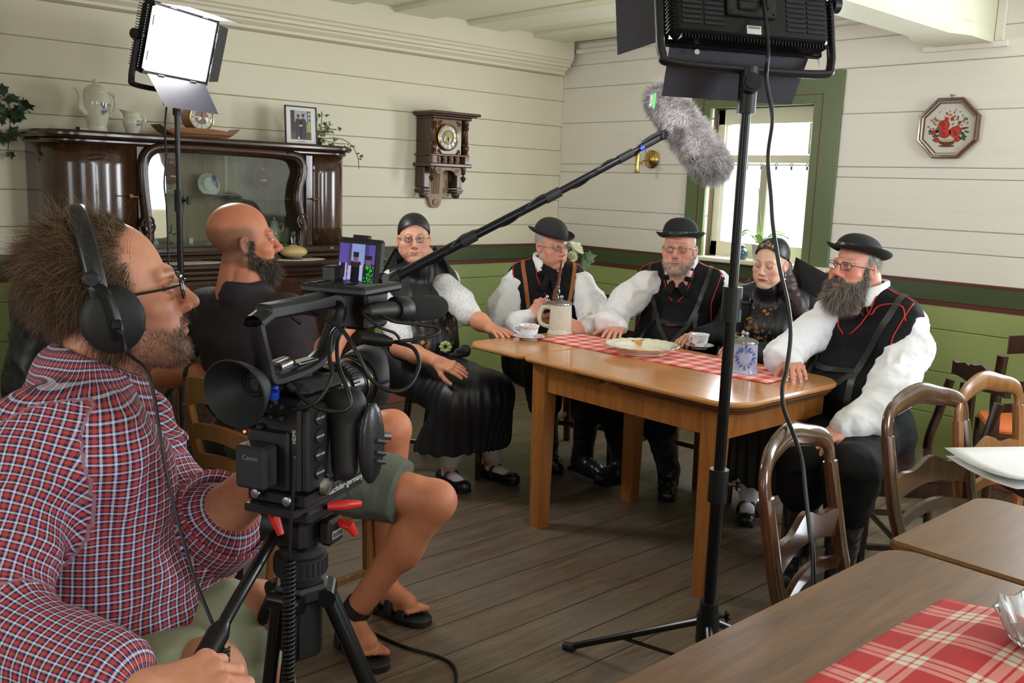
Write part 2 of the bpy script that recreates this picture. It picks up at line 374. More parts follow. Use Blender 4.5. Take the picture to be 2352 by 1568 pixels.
def plank_wall(axis,face,lo,hi,zs,holes=(),seed=0):
 mb=MB();rg=random.Random(seed)
 def add(u0,u1,z0,z1,proud,th=0.03,bev=0.004):
  if u1-u0<0.005 or z1-z0<0.003:return
  if axis=='A':mb.box((u0,face-proud,z0),(u1,face+th,z1),bev)
  else:mb.box((face-proud,u0,z0),(face+th,u1,z1),bev)
 def strip(z0,z1,proud,bev,g0=0.001,g1=0.001):
  segs=[(lo,hi,z0,z1)]
  for(a,b,c,d)in holes:
   new=[]
   for(u0,u1,y0,y1)in segs:
    if u1<=a or u0>=b or y1<=c or y0>=d:new.append((u0,u1,y0,y1));continue
    new+=[(u0,a,y0,y1),(b,u1,y0,y1)]
    if y0<c:new.append((max(u0,a),min(u1,b),y0,c))
    if y1>d:new.append((max(u0,a),min(u1,b),d,y1))
   segs=new
  for u0,u1,y0,y1 in segs:add(u0,u1,y0+(g0 if y0==z0 else 0),y1-(g1 if y1==z1 else 0),proud,0.03,bev)
 for z0,z1 in zip(zs[:-1],zs[1:]):
  if z0>=1.05-1e-6:mb.cur=0
  elif z0>=0.939:mb.cur=2
  else:mb.cur=1
  strip(z0,z1,rg.uniform(-0.002,0.002),0.004)
 mb.cur=3;strip(1.038,1.052,0.004,0.0,0,0);strip(0.918,0.942,0.0045,0.0,0,0)
 mb.cur=4
 bh=holes[0]if holes else None
 if axis=='A':mb.box((lo,face+0.028,0),(hi,face+0.06,ZC))
 else:
  cuts=sorted(holes);u=lo
  for(a,b,c,d)in cuts:mb.box((face+0.028,u,0),(face+0.06,a,ZC));mb.box((face+0.028,a,0),(face+0.06,b,c));mb.box((face+0.028,a,d),(face+0.06,b,ZC));u=b
  mb.box((face+0.028,u,0),(face+0.06,hi,ZC))
 return mb
ZA=[0,0.09,0.30,0.475,0.62,0.818,0.94,1.05,1.19,1.371,1.557,1.741,1.92,2.103,2.283,2.40,ZC]
ZB=[0,0.09,0.33,0.561,0.791,0.94,1.05,1.205,1.322,1.588,1.647,1.943,2.195,2.354,ZC]
WIN=(2.97,3.70,1.065,2.005)
structure(plank_wall('A',YA,XD,XB+0.03,ZA,(),3).build('wall_back',[M_white_a,M_green,M_dgreen,M_brown,M_gap]))
structure(plank_wall('B',XB,YC,YA,ZB,[WIN,(0.60,1.35,1.0,2.1)],5).build('wall_right',[M_white_b,M_green,M_dgreen,M_brown,M_gap]))
def rear_wall(name,fixed,axis,lo,hi,holes):
 mb=MB();th=0.06;u=lo
 def bx(a,b,c,d):
  if axis=='y':mb.box((a,fixed-th,c),(b,fixed,d))
  else:mb.box((fixed-th,a,c),(fixed,b,d))
 for(a,b,c,d)in sorted(holes):bx(u,a,0,ZC);bx(a,b,0,c);bx(a,b,d,ZC);u=b
 bx(u,hi,0,ZC);return structure(mb.build(name,M_white_a))
rear_wall('wall_front',YC,'y',XD,XB,[(2.85,4.05,1.05,2.2),(-0.3,0.9,1.05,2.2)])
rear_wall('wall_left',XD,'x',YC,YA,[(0.95,2.05,1.1,2.2)])
t=NT('scrubbed_floor_boards');v=t.coord();sp=t.n('ShaderNodeSeparateXYZ');t.l(v,sp.inputs[0])
row=t.math('FLOOR',t.math('MULTIPLY',sp.outputs[1],1/0.165));fr=t.math('FRACT',t.math('MULTIPLY',sp.outputs[1],1/0.165))
wn=t.n('ShaderNodeTexWhiteNoise',noise_dimensions='1D');t.l(row,wn.inputs['W'])
gv=t.coord(scale=(0.9,11,11));cb=t.n('ShaderNodeCombineXYZ');t.l(t.math('MULTIPLY',wn.outputs['Value'],31.0),cb.inputs[0]);va=t.n('ShaderNodeVectorMath',operation='ADD');t.l(gv,va.inputs[0]);t.l(cb.outputs[0],va.inputs[1])
gr=t.noise(va.outputs[0],2.2,6,0.62,0.8);fine=t.noise(va.outputs[0],9,4,0.6,0.3)
gg=t.math('ADD',t.math('MULTIPLY',gr,0.6),t.math('MULTIPLY',fine,0.4))
col=t.ramp(gg,[(0.28,hexc(64,51,40)),(0.48,hexc(104,87,70)),(0.72,hexc(138,121,102))])
col=t.mix(t.math('MULTIPLY',wn.outputs['Value'],0.30),col,hexc(96,82,70))
wear=t.noise(v,1.6,5,0.65);col=t.mix(t.ramp(wear,[(0.42,(0,0,0,1)),(0.62,(0.45,0.45,0.45,1))]),col,hexc(122,114,105))
vo=t.n('ShaderNodeTexVoronoi',feature='DISTANCE_TO_EDGE');
kn=t.n('ShaderNodeTexVoronoi');kn.inputs['Scale'].default_value=1.7;t.l(t.coord(scale=(1,2.2,1)),kn.inputs['Vector'])
col=t.mix(t.ramp(kn.outputs['Distance'],[(0.03,(0.75,0.75,0.75,1)),(0.065,(0,0,0,1))]),col,hexc(62,44,34))
t.t.nodes.remove(vo)
joint=t.math('LESS_THAN',t.math('ABSOLUTE',t.math('SUBTRACT',fr,0.5)),0.485)
col=t.mix(joint,hexc(52,42,34),col)
t.set(Base_Color=col,Roughness=t.ramp(wear,[(0.3,(0.5,0.5,0.5,1)),(0.7,(0.36,0.36,0.36,1))]));t.bump(t.math('ADD',t.math('MULTIPLY',joint,1.0),t.math('MULTIPLY',gg,0.3)),0.25,0.004)
mb=MB();mb.box((XD-0.06,YC-0.06,-0.05),(XB+0.06,YA+0.06,0));structure(mb.build('floor',t.m,smooth=False,origin=(0,0,0)))
mb=MB();mb.box((XD-0.06,YC-0.06,ZC),(XB+0.06,YA+0.06,ZC+0.05))
x=3.41-9*0.585
while x<XB:
 mb.box((x,YC,ZC-0.03),(min(x+0.30,XB),YA,ZC+0.01),0.004);x+=0.585
structure(mb.build('ceiling',M_ceil))
mb=MB();pr=[(5.06,2.285),(4.985,2.285),(4.985,2.300),(4.96,2.318),(4.955,2.33),(4.93,2.335),(4.93,2.352),(4.915,2.362),(4.915,2.372),(4.90,2.382),(4.90,ZC),(5.06,ZC)]
V=[(xx,y,z)for xx in(XD,4.985)for y,z in pr];n=len(pr)
mb.add(V,[(i,(i+1)%n,n+(i+1)%n,n+i)for i in range(n)]+[tuple(range(n)),tuple(range(2*n-1,n-1,-1))])
structure(mb.build('trim_1',M_white_a,angle=20))
mb=MB();w0,w1=2.0,2.295
pr=[(w0,ZC),(w0,2.36),(w0+0.012,2.35),(w0+0.012,2.335),(w0+0.004,2.325),(w0+0.016,2.30),(w0+0.05,2.268),(w1-0.05,2.268),(w1-0.016,2.30),(w1-0.004,2.325),(w1-0.012,2.335),(w1-0.012,2.35),(w1,2.36),(w1,ZC)]
pe=[(w0,ZC),(w0,2.36),(w0,2.35),(w0,2.335),(w0,2.325),(w0,2.30),(w0,2.268),(w1,2.268),(w1,2.30),(w1,2.325),(w1,2.335),(w1,2.35),(w1,2.36),(w1,ZC)]
n=len(pr);V=[(XD,y,z)for y,z in pr]+[(4.62,y,z)for y,z in pr]+[(4.76,y,z)for y,z in pe]+[(XB,y,z)for y,z in pe]
mb.add(V,[(k*n+i,k*n+(i+1)%n,(k+1)*n+(i+1)%n,(k+1)*n+i)for k in range(3)for i in range(n)]+[tuple(range(n)),tuple(range(4*n-1,3*n-1,-1))])
structure(mb.build('trim_2',M_ceil,angle=20))
mb=MB();mb.box((5.03,1.93,2.245),(XB,2.36,2.275),0.003);mb.box((5.03,1.955,2.275),(XB,1.998,ZC-0.03),0.003);structure(mb.build('trim_3',M_white_b))
mb=MB();mb.box((5.0,2.3,2.43),(XB,4.9,2.46),0.006);mb.box((5.025,2.3,2.46),(XB,4.9,2.50),0.006);structure(mb.build('trim_4',M_white_b))
mb=MB();mb.box((5.028,YC,0),(XB,YA,0.072),0.004);mb.box((5.036,YC,0.072),(XB,YA,0.088),0.003);structure(mb.build('baseboard_right',M_red))
mb=MB();mb.box((XD,5.038,0),(5.028,YA,0.072),0.004);mb.box((XD,5.046,0.072),(5.028,YA,0.088),0.003);structure(mb.build('baseboard_back',M_red))
M_sash=painted('cream_window_paint',hexc(235,230,205),0.03,0.35)
M_casing=painted('olive_green_casing',hexc(98,112,74),0.05,0.38)
M_pane=glass('window_glass')
y0,y1,z0,z1=WIN
mb=MB();oy0,oy1,oz1=2.795,3.855,2.19
mb.box((5.032,y1,1.02),(5.062,oy1,oz1),0.002);mb.box((5.032,oy0,1.02),(5.062,y0,oz1),0.002);mb.box((5.032,y0,z1),(5.062,y1,oz1),0.002)
for(a,b,c,d)in((y1,y1+0.01,z0,z1),(y0-0.01,y0,z0,z1)):mb.box((5.06,a,c-0.02),(5.19,b,d+0.01))
mb.box((5.06,y0-0.01,z1),(5.19,y1+0.01,z1+0.01))
mb.cur=1;s=0.052;w=0.006
mb.box((5.0305,y1+s,1.03),(5.033,y1+s+w,z1+s));mb.box((5.0305,y0-s-w,1.03),(5.033,y0-s,z1+s));mb.box((5.0305,y0-s-w,z1+s),(5.033,y1+s+w,z1+s+w))
frm=structure(mb.build('window_1',[M_casing,M_brown]))
mb=MB();sx0,sx1=5.125,5.165
mb.box((sx0,y0,z0),(sx1,y0+0.052,z1-0.0),0.004);mb.box((sx0,y1-0.055,z0),(sx1,y1,z1),0.004);mb.box((sx0,y0,z1-0.10),(sx1,y1,z1),0.004);mb.box((sx0,y0,1.665),(sx1,y1,1.72),0.004);mb.box((sx0,y0,z0),(sx1,y1,z0+0.10),0.004)
mb.box((sx0-0.012,y0+0.052,1.72),(sx0,y0+0.064,z1-0.1),0.003);mb.box((sx0-0.012,y1-0.067,1.72),(sx0,y1-0.055,z1-0.1),0.003)
mb.build('sash',M_sash,frm)
mb=MB();mb.box((5.143,y0+0.04,1.70),(5.147,y1-0.04,z1-0.09));mb.build('upper_pane',M_pane,frm,smooth=False)
mb=MB();mb.box((5.143,y0+0.04,z0+0.09),(5.147,y1-0.04,1.68));mb.build('lower_pane',M_pane,frm,smooth=False)
mb=MB();mb.box((5.165,3.33,z0+0.05),(5.19,3.38,1.66),0.003);lab(mb.build('window_mullion',M_sash,frm),'cream mullion outside the lower pane')
mb=MB();mb.box((4.985,2.78,1.035),(5.125,3.93,1.064),0.006);mb.build('window_sill',M_sash,frm)
mb=MB();mb.box((5.112,y0+0.012,1.30),(5.125,y0+0.034,1.335),0.003);mb.tube([(5.105,y0+0.023,1.318),(5.10,y0+0.023,1.33),(5.10,y0+0.023,1.45)],0.0075,8);lab(mb.build('window_handle',plain('bronze',hexc(120,84,50),0.35,0.6),frm),'bronze handle')
mb=MB();mb.tube([(5.118,y1-0.004,1.90),(5.118,y1-0.004,1.97)],0.006,8);mb.tube([(5.118,y1-0.004,1.13),(5.118,y1-0.004,1.19)],0.006,8);mb.build('hinge',plain('dull_steel',hexc(120,118,110),0.4,0.8),frm)
mb=MB();mb.tube([(5.085,y0+0.005,1.655),(5.085,y1-0.005,1.655)],0.003,6)
cw=thing('curtain_wire',(5.085,3.34,1.655),'thin wire with curtain clips across the window above the lower pane','curtain wire');mb.build('wire',plain('dull_steel',hexc(120,118,110),0.4,0.8),cw)
for i in range(7):
 y=y0+0.04+i*0.105;mb=MB();a=np.arange(13)*2*PI/12;mb.tube(np.stack([np.full(13,5.085),y+0.009*np.cos(a),1.655+0.011*np.sin(a)],1),0.0022,6);mb.box((5.082,y-0.006,1.625),(5.088,y+0.006,1.645),0.002);mb.build('curtain_clip',plain('dark_clip',hexc(60,56,50),0.5),cw)
M_out=painted('pale_fence_paint',hexc(236,238,236),0.02)  # near-white paint of the picket fence
mb=MB()
for i in range(26):mb.box((8.0,2.2+i*0.16,-0.2),(8.04,2.28+i*0.16,1.35),0.01)
mb.box((8.04,2.1,0.9),(8.08,6.4,0.98));mb.box((8.04,2.1,0.1),(8.08,6.4,0.18))
fn=mb.build('garden_fence',M_out);tag(fn,'pale picket fence outside the window','fence')
mb=MB();mb.box((5.3,-8,-0.35),(30,20,-0.3));structure(mb.build('ground',painted('pale_gravel',hexc(225,225,215),0.04)))  # ground outside in one pale gravel colour
def burl(name,c1,c2,rough=0.18):
 if name in MATS:return MATS[name]
 t=NT(name);v=t.coord(scale=(5,5,1.6));f=t.noise(v,2.4,6,0.65,1.6);g=t.noise(t.coord(scale=(1,1,1)),90,3)
 h=t.math('ADD',t.math('MULTIPLY',f,0.8),t.math('MULTIPLY',g,0.2))
 t.set(Base_Color=t.ramp(h,[(0.3,c2),(0.55,tuple((a+b)/2 for a,b in zip(c1,c2))),(0.72,c1)]),Roughness=rough,Coat_Weight=0.35,Coat_Roughness=0.06);MATS[name]=t.m;return t.m
M_walnut=burl('walnut_veneer',hexc(88,56,34),hexc(40,25,17))
M_walnut_d=wood('dark_walnut',hexc(70,43,28),hexc(34,20,14),'x',0.22,coat=0.3)
M_inner=wood('pale_cabinet_lining',hexc(150,124,96),hexc(112,88,66),'z',0.5)
M_shelfglass=glass('shelf_glass',(0.93,0.98,0.95,1),0.02,0.3)
sb=thing('sideboard',(2.2,4.8,0),'dark walnut sideboard with curved doors and glazed centre against the back wall','sideboard')
def outline(x0,x1,yf,r,yb=5.035,n=10):
 a=np.linspace(PI,1.5*PI,n);L=np.stack([x0+r+r*np.cos(a),yf+r+r*np.sin(a)],1);a=np.linspace(1.5*PI,2*PI,n);Rr=np.stack([x1-r+r*np.cos(a),yf+r+r*np.sin(a)],1)
 return np.vstack([[x0,yb],L,Rr,[x1,yb]])
def slab(mb,o,z0,z1,bev=0.006):mb.prism(o,z1-z0,(np.eye(3),(0,0,z0)),bev)
HX0,HX1,HF=1.345,2.965,4.65
mb=MB();slab(mb,outline(HX0-0.045,HX1+0.03,HF-0.05,0.16),1.625,1.66,0.012);slab(mb,outline(HX0-0.02,HX1+0.012,HF-0.025,0.17),1.60,1.628,0.01)
mb.build('top_slab',M_walnut_d,sb)
mb=MB();slab(mb,outline(HX0-0.03,HX1+0.03,HF-0.05,0.17),1.0345,1.062,0.012);slab(mb,outline(HX0-0.01,HX1+0.015,HF-0.03,0.17),1.06,1.085,0.01);slab(mb,outline(HX0,HX1,HF,0.18),1.08,1.105,0.004)
mb.box((1.79,4.70,1.10),(2.64,5.035,1.112));mb.build('hutch_plinth',M_walnut_d,sb)
mb=MB();mb.box((1.77,4.66,1.105),(1.79,5.03,1.60),0.003);mb.box((2.64,4.66,1.105),(2.66,5.03,1.60),0.003);mb.box((HX0+0.01,5.015,1.105),(HX1-0.01,5.035,1.60),0.0)
mb.cur=1;mb.box((1.79,5.005,1.11),(2.64,5.015,1.60));mb.box((1.79,4.70,1.59),(2.64,5.01,1.60));mb.box((1.79,4.70,1.11),(1.794,5.01,1.59));mb.box((2.636,4.70,1.11),(2.64,5.01,1.59));mb.build('carcass',[M_walnut_d,M_inner],sb)
O=outline(HX0,HX1,HF,0.18)
def curved_door(name,xa,xb,side):
 p=np.array([q for q in O if xa<=q[0]<=xb]);ad=[[xb,HF]]if side<0 else[[xa,HF]]
 p=np.vstack([p,ad])if side<0 else np.vstack([ad,p]);zz=np.linspace(1.105,1.60,6)
 mb=MB();mb.grid(np.array([[(x,y,z)for z in zz]for x,y in p]));d=mb.build(name,M_walnut,sb,angle=60,solid=0.016);return d
dl=curved_door('door',HX0,1.725,-1);dr=curved_door('door',2.70,HX1,1)
for xa,xb in((1.729,1.775),(2.655,2.697)):mb=MB();mb.box((xa,HF-0.006,1.105),(xb,HF+0.02,1.60),0.002);mb.build('stile',M_walnut,sb)
M_brass=plain('brass',hexc(192,162,96),0.25,1.0)
M_dbrass=plain('aged_brass',hexc(96,74,44),0.35,0.9)
for dd,px in((dl,(302,451)),(dr,(722,457))):
 c=ony(px[0],px[1],HF-0.012);mb=MB();mb.lathe([(0.004,-0.012),(0.012,-0.004),(0.012,0),(0,0.002)],c,12,rotx(PI/2));mb.tube([c+(0,-0.006,0),c+(0,-0.03,0)],0.003,8);mb.box(c+(-0.022,-0.034,-0.004),c+(0.022,-0.029,0.004),0.002);lab(mb.build('key',M_dbrass,dd),'brass key in its lock')
P2=[(340,566),(342,540),(339,505),(334,465),(330,425),(328,390),(331,364),(342,347),(362,339),(400,338),(470,341),(560,347),(640,353),(672,357),(688,366),(695,384),(694,405),(687,430),(684,460),(688,490),(694,520),(694,545),(690,566)]
C=[ony(a,b,HF-0.012)for a,b in P2];C=spline(C,90)
mb=MB();mb.tube(C,0.026,12,True,((0,1,0),1.0));inner=C+(np.array([2.2,HF,1.33])-C)*np.array([0.035,0,0.06])+(0,-0.010,0);mb.tube(inner,0.009,8)
for p,sgn in((C[-12],1),(C[8],-1)):
 a=np.linspace(0,3.6*PI,40);rr=0.034*(1-a/(4.4*PI));mb.tube(np.stack([p[0]+sgn*rr*np.cos(a),np.full(40,HF-0.03),p[2]-0.03+1.5*rr*np.sin(a)],1),0.008,8)
c=ony(672,352,HF-0.03)
for i in range(5):mb.lathe([(0,-0.008),(0.012,-0.004),(0.014,0.003),(0,0.01)],c+(-0.03+i*0.017,0,0.004*math.sin(i)),10)
mb.build('carved_moulding',M_walnut_d,sb)
mb=MB();mb.box((1.79,4.70,1.105),(2.225,4.704,1.595));lab(mb.build('sliding_pane',M_shelfglass,sb,smooth=False),'clear sliding pane, left of the two')
mb=MB();mb.box((2.20,4.685,1.105),(2.64,4.689,1.595));lab(mb.build('sliding_pane',M_shelfglass,sb,smooth=False),'clear sliding pane, right of the two')
mb=MB();mb.box((1.795,4.73,1.352),(2.636,5.0,1.360));mb.build('glass_shelf',M_shelfglass,sb,smooth=False)
t=NT('bright_mirror');t.set(Base_Color=(0.92,0.93,0.92,1),Metallic=1.0,Roughness=0.02);M_mirror=t.m
mb=MB();R7=rotz(math.radians(-4.1));mb.box((1.79,4.698,1.15),(1.888,4.701,1.585),0.0,R7,(1.79,4.70,1.3));mb.build('mirror_strip',M_mirror,sb,smooth=False)
BF,BX0,BX1=4.47,1.26,3.085
mb=MB();slab(mb,outline(BX0-0.02,BX1+0.02,BF-0.03,0.1),1.005,1.035,0.01);slab(mb,outline(BX0,BX1,BF-0.01,0.1),0.975,1.008,0.01);slab(mb,outline(BX0+0.01,BX1-0.01,BF+0.01,0.1),0.945,0.98,0.01);mb.build('counter',M_walnut_d,sb)
mb=MB();slab(mb,outline(BX0+0.02,BX1-0.02,BF+0.02,0.1),0.14,0.95,0.004);mb.build('base_body',M_walnut,sb)
mb=MB();slab(mb,outline(BX0-0.01,BX1+0.01,BF-0.01,0.08),0.10,0.16,0.012);slab(mb,outline(BX0+0.0,BX1-0.0,BF,0.08),0.155,0.185,0.01);mb.box((BX0+0.05,BF+0.06,0),(BX1-0.05,5.03,0.11));mb.build('plinth',M_walnut_d,sb)
for xa in(BX0+0.13,BX0+0.59,BX0+1.05):
 mb=MB();mb.box((xa,BF+0.004,0.21),(xa+0.44,BF+0.024,0.93),0.006);mb.box((xa+0.05,BF-0.002,0.26),(xa+0.39,BF+0.006,0.88),0.006);d=mb.build('base_door',M_walnut,sb);mb=MB();mb.lathe([(0.004,0),(0.004,0.012),(0.011,0.016),(0.009,0.024),(0,0.026)],(xa+0.40,BF-0.002,0.6),10,rotx(PI/2));mb.build('knob',M_dbrass,d)
M_porc=vcol('glazed_porcelain',0.12,coat=0.5)
CREAM=np.array(hexc(226,220,200)[:3]);BLUE=np.array(hexc(74,98,170)[:3]);LEAF=np.array(hexc(96,122,78)[:3])
def flower_tint(base,spots):
 def fn(V):
  C=np.tile(base,(len(V),1))
  for c,r,col,leaf in spots:
   d=V-c;side=nrm(CAM_P-np.asarray(c));u=nrm(np.cross([0,0,1],side));a=d@u;b=d[:,2];front=(np.abs(d@side)<0.03);rad=np.hypot(a,b);th=np.arctan2(b,a)
   for q,s in((-2.4,1.15),(-0.6,1.2),(2.6,1.0))if leaf else():
    e=np.hypot(a-r*s*math.cos(q),(b-r*s*math.sin(q)));C=mixc(C,LEAF,front*sm(-e,-r*0.5,-r*0.3))
   C=mixc(C,col,front*sm(-(rad-r*(0.8+0.2*np.cos(6*th))),-0.002,0.002)*(0.75+0.25*np.cos(rad/r*9)));C=mixc(C,hexc(222,190,120)[:3],front*sm(-rad,-r*0.34,-r*0.2))
  return C
 return fn
def curve_prof(pts,n=44):return[(max(0.0,a),b)for a,b in spline([(p[0],p[1],0)for p in pts],n)[:,:2]]
p0=A3(1.617,4.85,1.66);pot=thing('coffee_pot',p0,'tall cream coffee pot with a blue flower standing at the left end of the sideboard','coffee pot')
prof=[(0.0,0.0),(0.044,0.0),(0.049,0.006),(0.047,0.02),(0.043,0.026),(0.052,0.06),(0.062,0.11),(0.066,0.145),(0.062,0.175),(0.054,0.192),(0.056,0.2),(0.05,0.203),(0.05,0.205)]
mb=MB();mb.lathe([(r,z)for r,z in curve_prof(prof,60)],p0,56)
fc=p0+np.array([0.038,-0.052,0.12]);mb.tint(flower_tint(CREAM,[(fc,0.027,BLUE,True)]));mb.build('body',M_porc,pot)
mb=MB();mb.lathe(curve_prof([(0.055,0.2),(0.05,0.212),(0.034,0.225),(0.018,0.233),(0.008,0.238),(0.013,0.246),(0.011,0.254),(0.0,0.258)],30),p0,32);mb.tint(lambda V:np.tile(CREAM,(len(V),1)));mb.build('lid',M_porc,pot)
mb=MB();mb.tube(spline([p0+A3(*q)for q in((-0.05,-0.01,0.085),(-0.075,-0.01,0.115),(-0.074,-0.01,0.15),(-0.078,-0.01,0.185),(-0.098,-0.01,0.21))],24),np.linspace(0.022,0.009,25),12);mb.tint(lambda V:np.tile(CREAM,(len(V),1)));mb.build('spout',M_porc,pot)
mb=MB();mb.tube(spline([p0+A3(*q)for q in((0.05,0.0,0.19),(0.08,0.0,0.188),(0.094,0.0,0.155),(0.085,0.0,0.11),(0.06,0.0,0.08))],24),0.0075,10);mb.tint(lambda V:np.tile(CREAM*0.9,(len(V),1)));mb.build('handle',M_porc,pot)
p0=A3(1.79,4.85,1.66);jug=thing('cream_jug',p0,'small cream jug with a blue flower between the coffee pot and the lamp pole','jug')
mb=MB();mb.lathe(curve_prof([(0.0,0),(0.03,0),(0.033,0.006),(0.032,0.012),(0.042,0.04),(0.047,0.062),(0.042,0.085),(0.037,0.098),(0.041,0.108),(0.039,0.108),(0.034,0.098),(0.038,0.08),(0.03,0.02),(0,0.012)],56),p0,44)
V=mb.v[0];w=sm(V[:,2]-p0[2],0.085,0.112)*sm(-(V[:,0]-p0[0]),0.005,0.04);V[:,0]-=0.022*w;V[:,2]+=0.012*w
mb.tint(flower_tint(CREAM,[(p0+A3(0.026,-0.034,0.058),0.0135,BLUE,True)]));mb.build('body',M_porc,jug)
mb=MB();mb.tube(spline([p0+A3(*q)for q in((0.038,0,0.1),(0.06,0,0.095),(0.062,0,0.07),(0.045,0,0.045))],16),0.005,8);mb.tint(lambda V:np.tile(CREAM*0.92,(len(V),1)));mb.build('handle',M_porc,jug)
p0=A3(1.53,4.84,1.66);mb=MB();mb.tube([p0+(0.0,0,0.012),p0+(0.055,0.0,0.009)],0.008,8);mb.cur=1;mb.tube([p0+(-0.014,0,0.012),p0+(0.0,0,0.012)],0.011,10);tag(mb.build('candle_lighter',[plain('white_plastic',hexc(220,216,205),0.4),plain('black_plastic',hexc(20,20,21),0.35)]),'small white tube with a black end lying beside the coffee pot','tube')
M_clockwood=wood('clock_veneer',hexc(170,120,88),hexc(122,80,56),'x',0.3,coat=0.2)
c0=A3(2.125,4.80,1.768);mc=thing('mantel_clock',(2.12,4.83,1.66),'round brown mantel clock on a boat-shaped base atop the sideboard','clock')
mb=MB();ax=rotx(PI/2);mb.lathe([(0.0,-0.09),(0.064,-0.09),(0.070,-0.084),(0.070,0.008),(0.066,0.012),(0.0,0.012)],c0,48,ax);mb.build('drum',M_clockwood,mc)
xs=np.linspace(-0.225,0.205,30);U=(xs+0.225)/0.43;top=1.676+0.036*np.sin(U*PI)**0.7+0.030*np.abs(U-0.5)**1.5;bot=1.668+0.05*(np.clip(np.abs(U-0.5)-0.32,0,1)/0.18)**1.6;top=np.maximum(top,bot+0.002)
P=np.array([[(2.125+x,y,z)for(y,z)in((4.775,b),(4.765,(a*0.4+b*0.6)),(4.775,a),(4.90,a),(4.90,b),(4.775,b))]for x,a,b in zip(xs,top,bot)]);mb=MB();mb.grid(P);mb.build('boat_base',M_clockwood,mc,angle=50)
mb=MB();mb.tube([(2.0,4.766,1.683),(2.27,4.766,1.683)],0.0025,6)
for x in(2.03,2.23):mb.box((x,4.80,1.66),(x+0.02,4.88,1.67),0.002)
mb.build('brass_strip',M_brass,mc)
mb=MB();a=np.arange(49)*2*PI/48;mb.tube(np.stack([c0[0]+0.064*np.cos(a),np.full(49,c0[1]-0.014),c0[2]+0.064*np.sin(a)],1),0.0045,8,False);bz=mb.build('bezel',M_brass,mc)
mb=MB();mb.lathe([(0.036,0.0125),(0.060,0.0125)],c0,48,ax,cap=False);mb.cur=1;mb.lathe([(0.0,0.0135),(0.037,0.0135)],c0,48,ax,cap=False);mb.cur=2
for i in range(12):
 q=i*PI/6;u=A3(math.sin(q),0,math.cos(q));w=A3(math.cos(q),0,-math.sin(q))
 for o in((-0.0022,0.0022)if i%3==0 else(0,)):b=c0+(0,-0.0138,0)+u*0.042+w*o;mb.quad(b-w*0.0009,b+w*0.0009,b+w*0.0009+u*0.013,b-w*0.0009+u*0.013)
for s in(-1,1):mb.lathe([(0,0.0142),(0.003,0.0142)],c0+(0.016*s,0,-0.016),10,ax,cap=False)
mb.build('dial',[plain('silver_chapter_ring',hexc(196,194,180),0.3,0.2),M_clockwood,plain('dial_black',hexc(30,26,24),0.5)],mc)
mb=MB();mb.tube([c0+(0,-0.016,-0.006),c0+(0.002,-0.016,0.024)],(0.0022,0.0008),6);mb.tube([c0+(0,-0.017,-0.008),c0+(0.004,-0.017,0.045)],(0.0018,0.0006),6);a=np.arange(17)*PI/8;mb.tube(np.stack([c0[0]+0.0045*np.cos(a),np.full(17,c0[1]-0.016),c0[2]+0.0045*np.sin(a)],1),0.001,6);mb.build('clock_hands',M_brass,mc)
mb=MB();mb.lathe([(0.062,0.016),(0.05,0.022),(0.03,0.026),(0.0,0.028)],c0,40,ax,cap=False);mb.build('crystal',glass('clear_crystal'),mc)
M_black_frame=plain('black_lacquer',hexc(16,16,18),0.3);M_mat=plain('white_mat',hexc(226,222,220),0.6,0,0.01)
pf=thing('photo_frame',(2.70,4.80,1.66),'black framed photograph of two people in dark costume, atop the right of the sideboard','photo frame')
B=A3(2.602,4.775,1.66);ux=A3(1,0,0);uz=nrm(A3(0,0.05,1.0));uy=np.cross(uz,ux);Wf,Hf=0.20,0.212
Mf=np.column_stack([ux,uz,-uy])
def fb(mb,x0,x1,z0,z1,d0,d1,b=0.0):
 mb.box((x0,z0,d0),(x1,z1,d1),b);mb.v[-1]=mb.v[-1]@Mf.T+B
mb=MB();fb(mb,0,Wf,0,0.007,-0.006,0.006,0.001);fb(mb,0,Wf,Hf-0.007,Hf,-0.006,0.006,0.001);fb(mb,0,0.007,0.007,Hf-0.007,-0.006,0.006,0.001);fb(mb,Wf-0.007,Wf,0.007,Hf-0.007,-0.006,0.006,0.001);fb(mb,0.01,Wf-0.01,0.01,Hf-0.01,-0.006,-0.002);mb.build('frame',M_black_frame,pf)
mb=MB();fb(mb,-0.0+0.007,Wf-0.007,0.007,Hf-0.007,-0.002,0.001);mb.build('mat_board',M_mat,pf)
mb=MB();cols=[(hexc(70,62,60),[(0.035,0.163,0.028,0.187)]),(hexc(168,166,170),[(0.058,0.138,0.125,0.187)]),(hexc(34,30,32),[(0.035,0.06,0.06,0.187)]),(hexc(96,104,96),[(0.138,0.163,0.115,0.187)]),(hexc(206,204,200),[(0.146,0.160,0.118,0.176)]),(hexc(60,60,62),[(0.149,0.158,0.125,0.145),(0.149,0.158,0.152,0.168)]),(hexc(150,160,66),[(0.132,0.163,0.07,0.115)]),(hexc(84,60,50),[(0.035,0.163,0.028,0.068)])]
mats=[]
for k,(c,rs)in enumerate(cols):
 mb.cur=k;mats.append(plain('print_tone_%d'%k,c,0.35,0,0.1,40))
 for(a,b,z0,z1)in rs:fb(mb,a,b,z0,z1,0.001,0.00115+0.00004*k)
def blob(cx,cz,rx,rz,m,d,sq=2.0):
 mb.cur=m;a=np.linspace(0,2*PI,18,endpoint=False);ca,sa=np.cos(a),np.sin(a);p=np.stack([cx+rx*np.sign(ca)*np.abs(ca)**(2/sq),cz+rz*np.sign(sa)*np.abs(sa)**(2/sq),np.full(18,d)],1);mb.add(p@Mf.T+B,[tuple(range(18))])
mats+=[plain('print_black',hexc(22,20,24),0.35),plain('print_skin',hexc(176,120,96),0.35),plain('print_gold',hexc(214,170,60),0.35)]
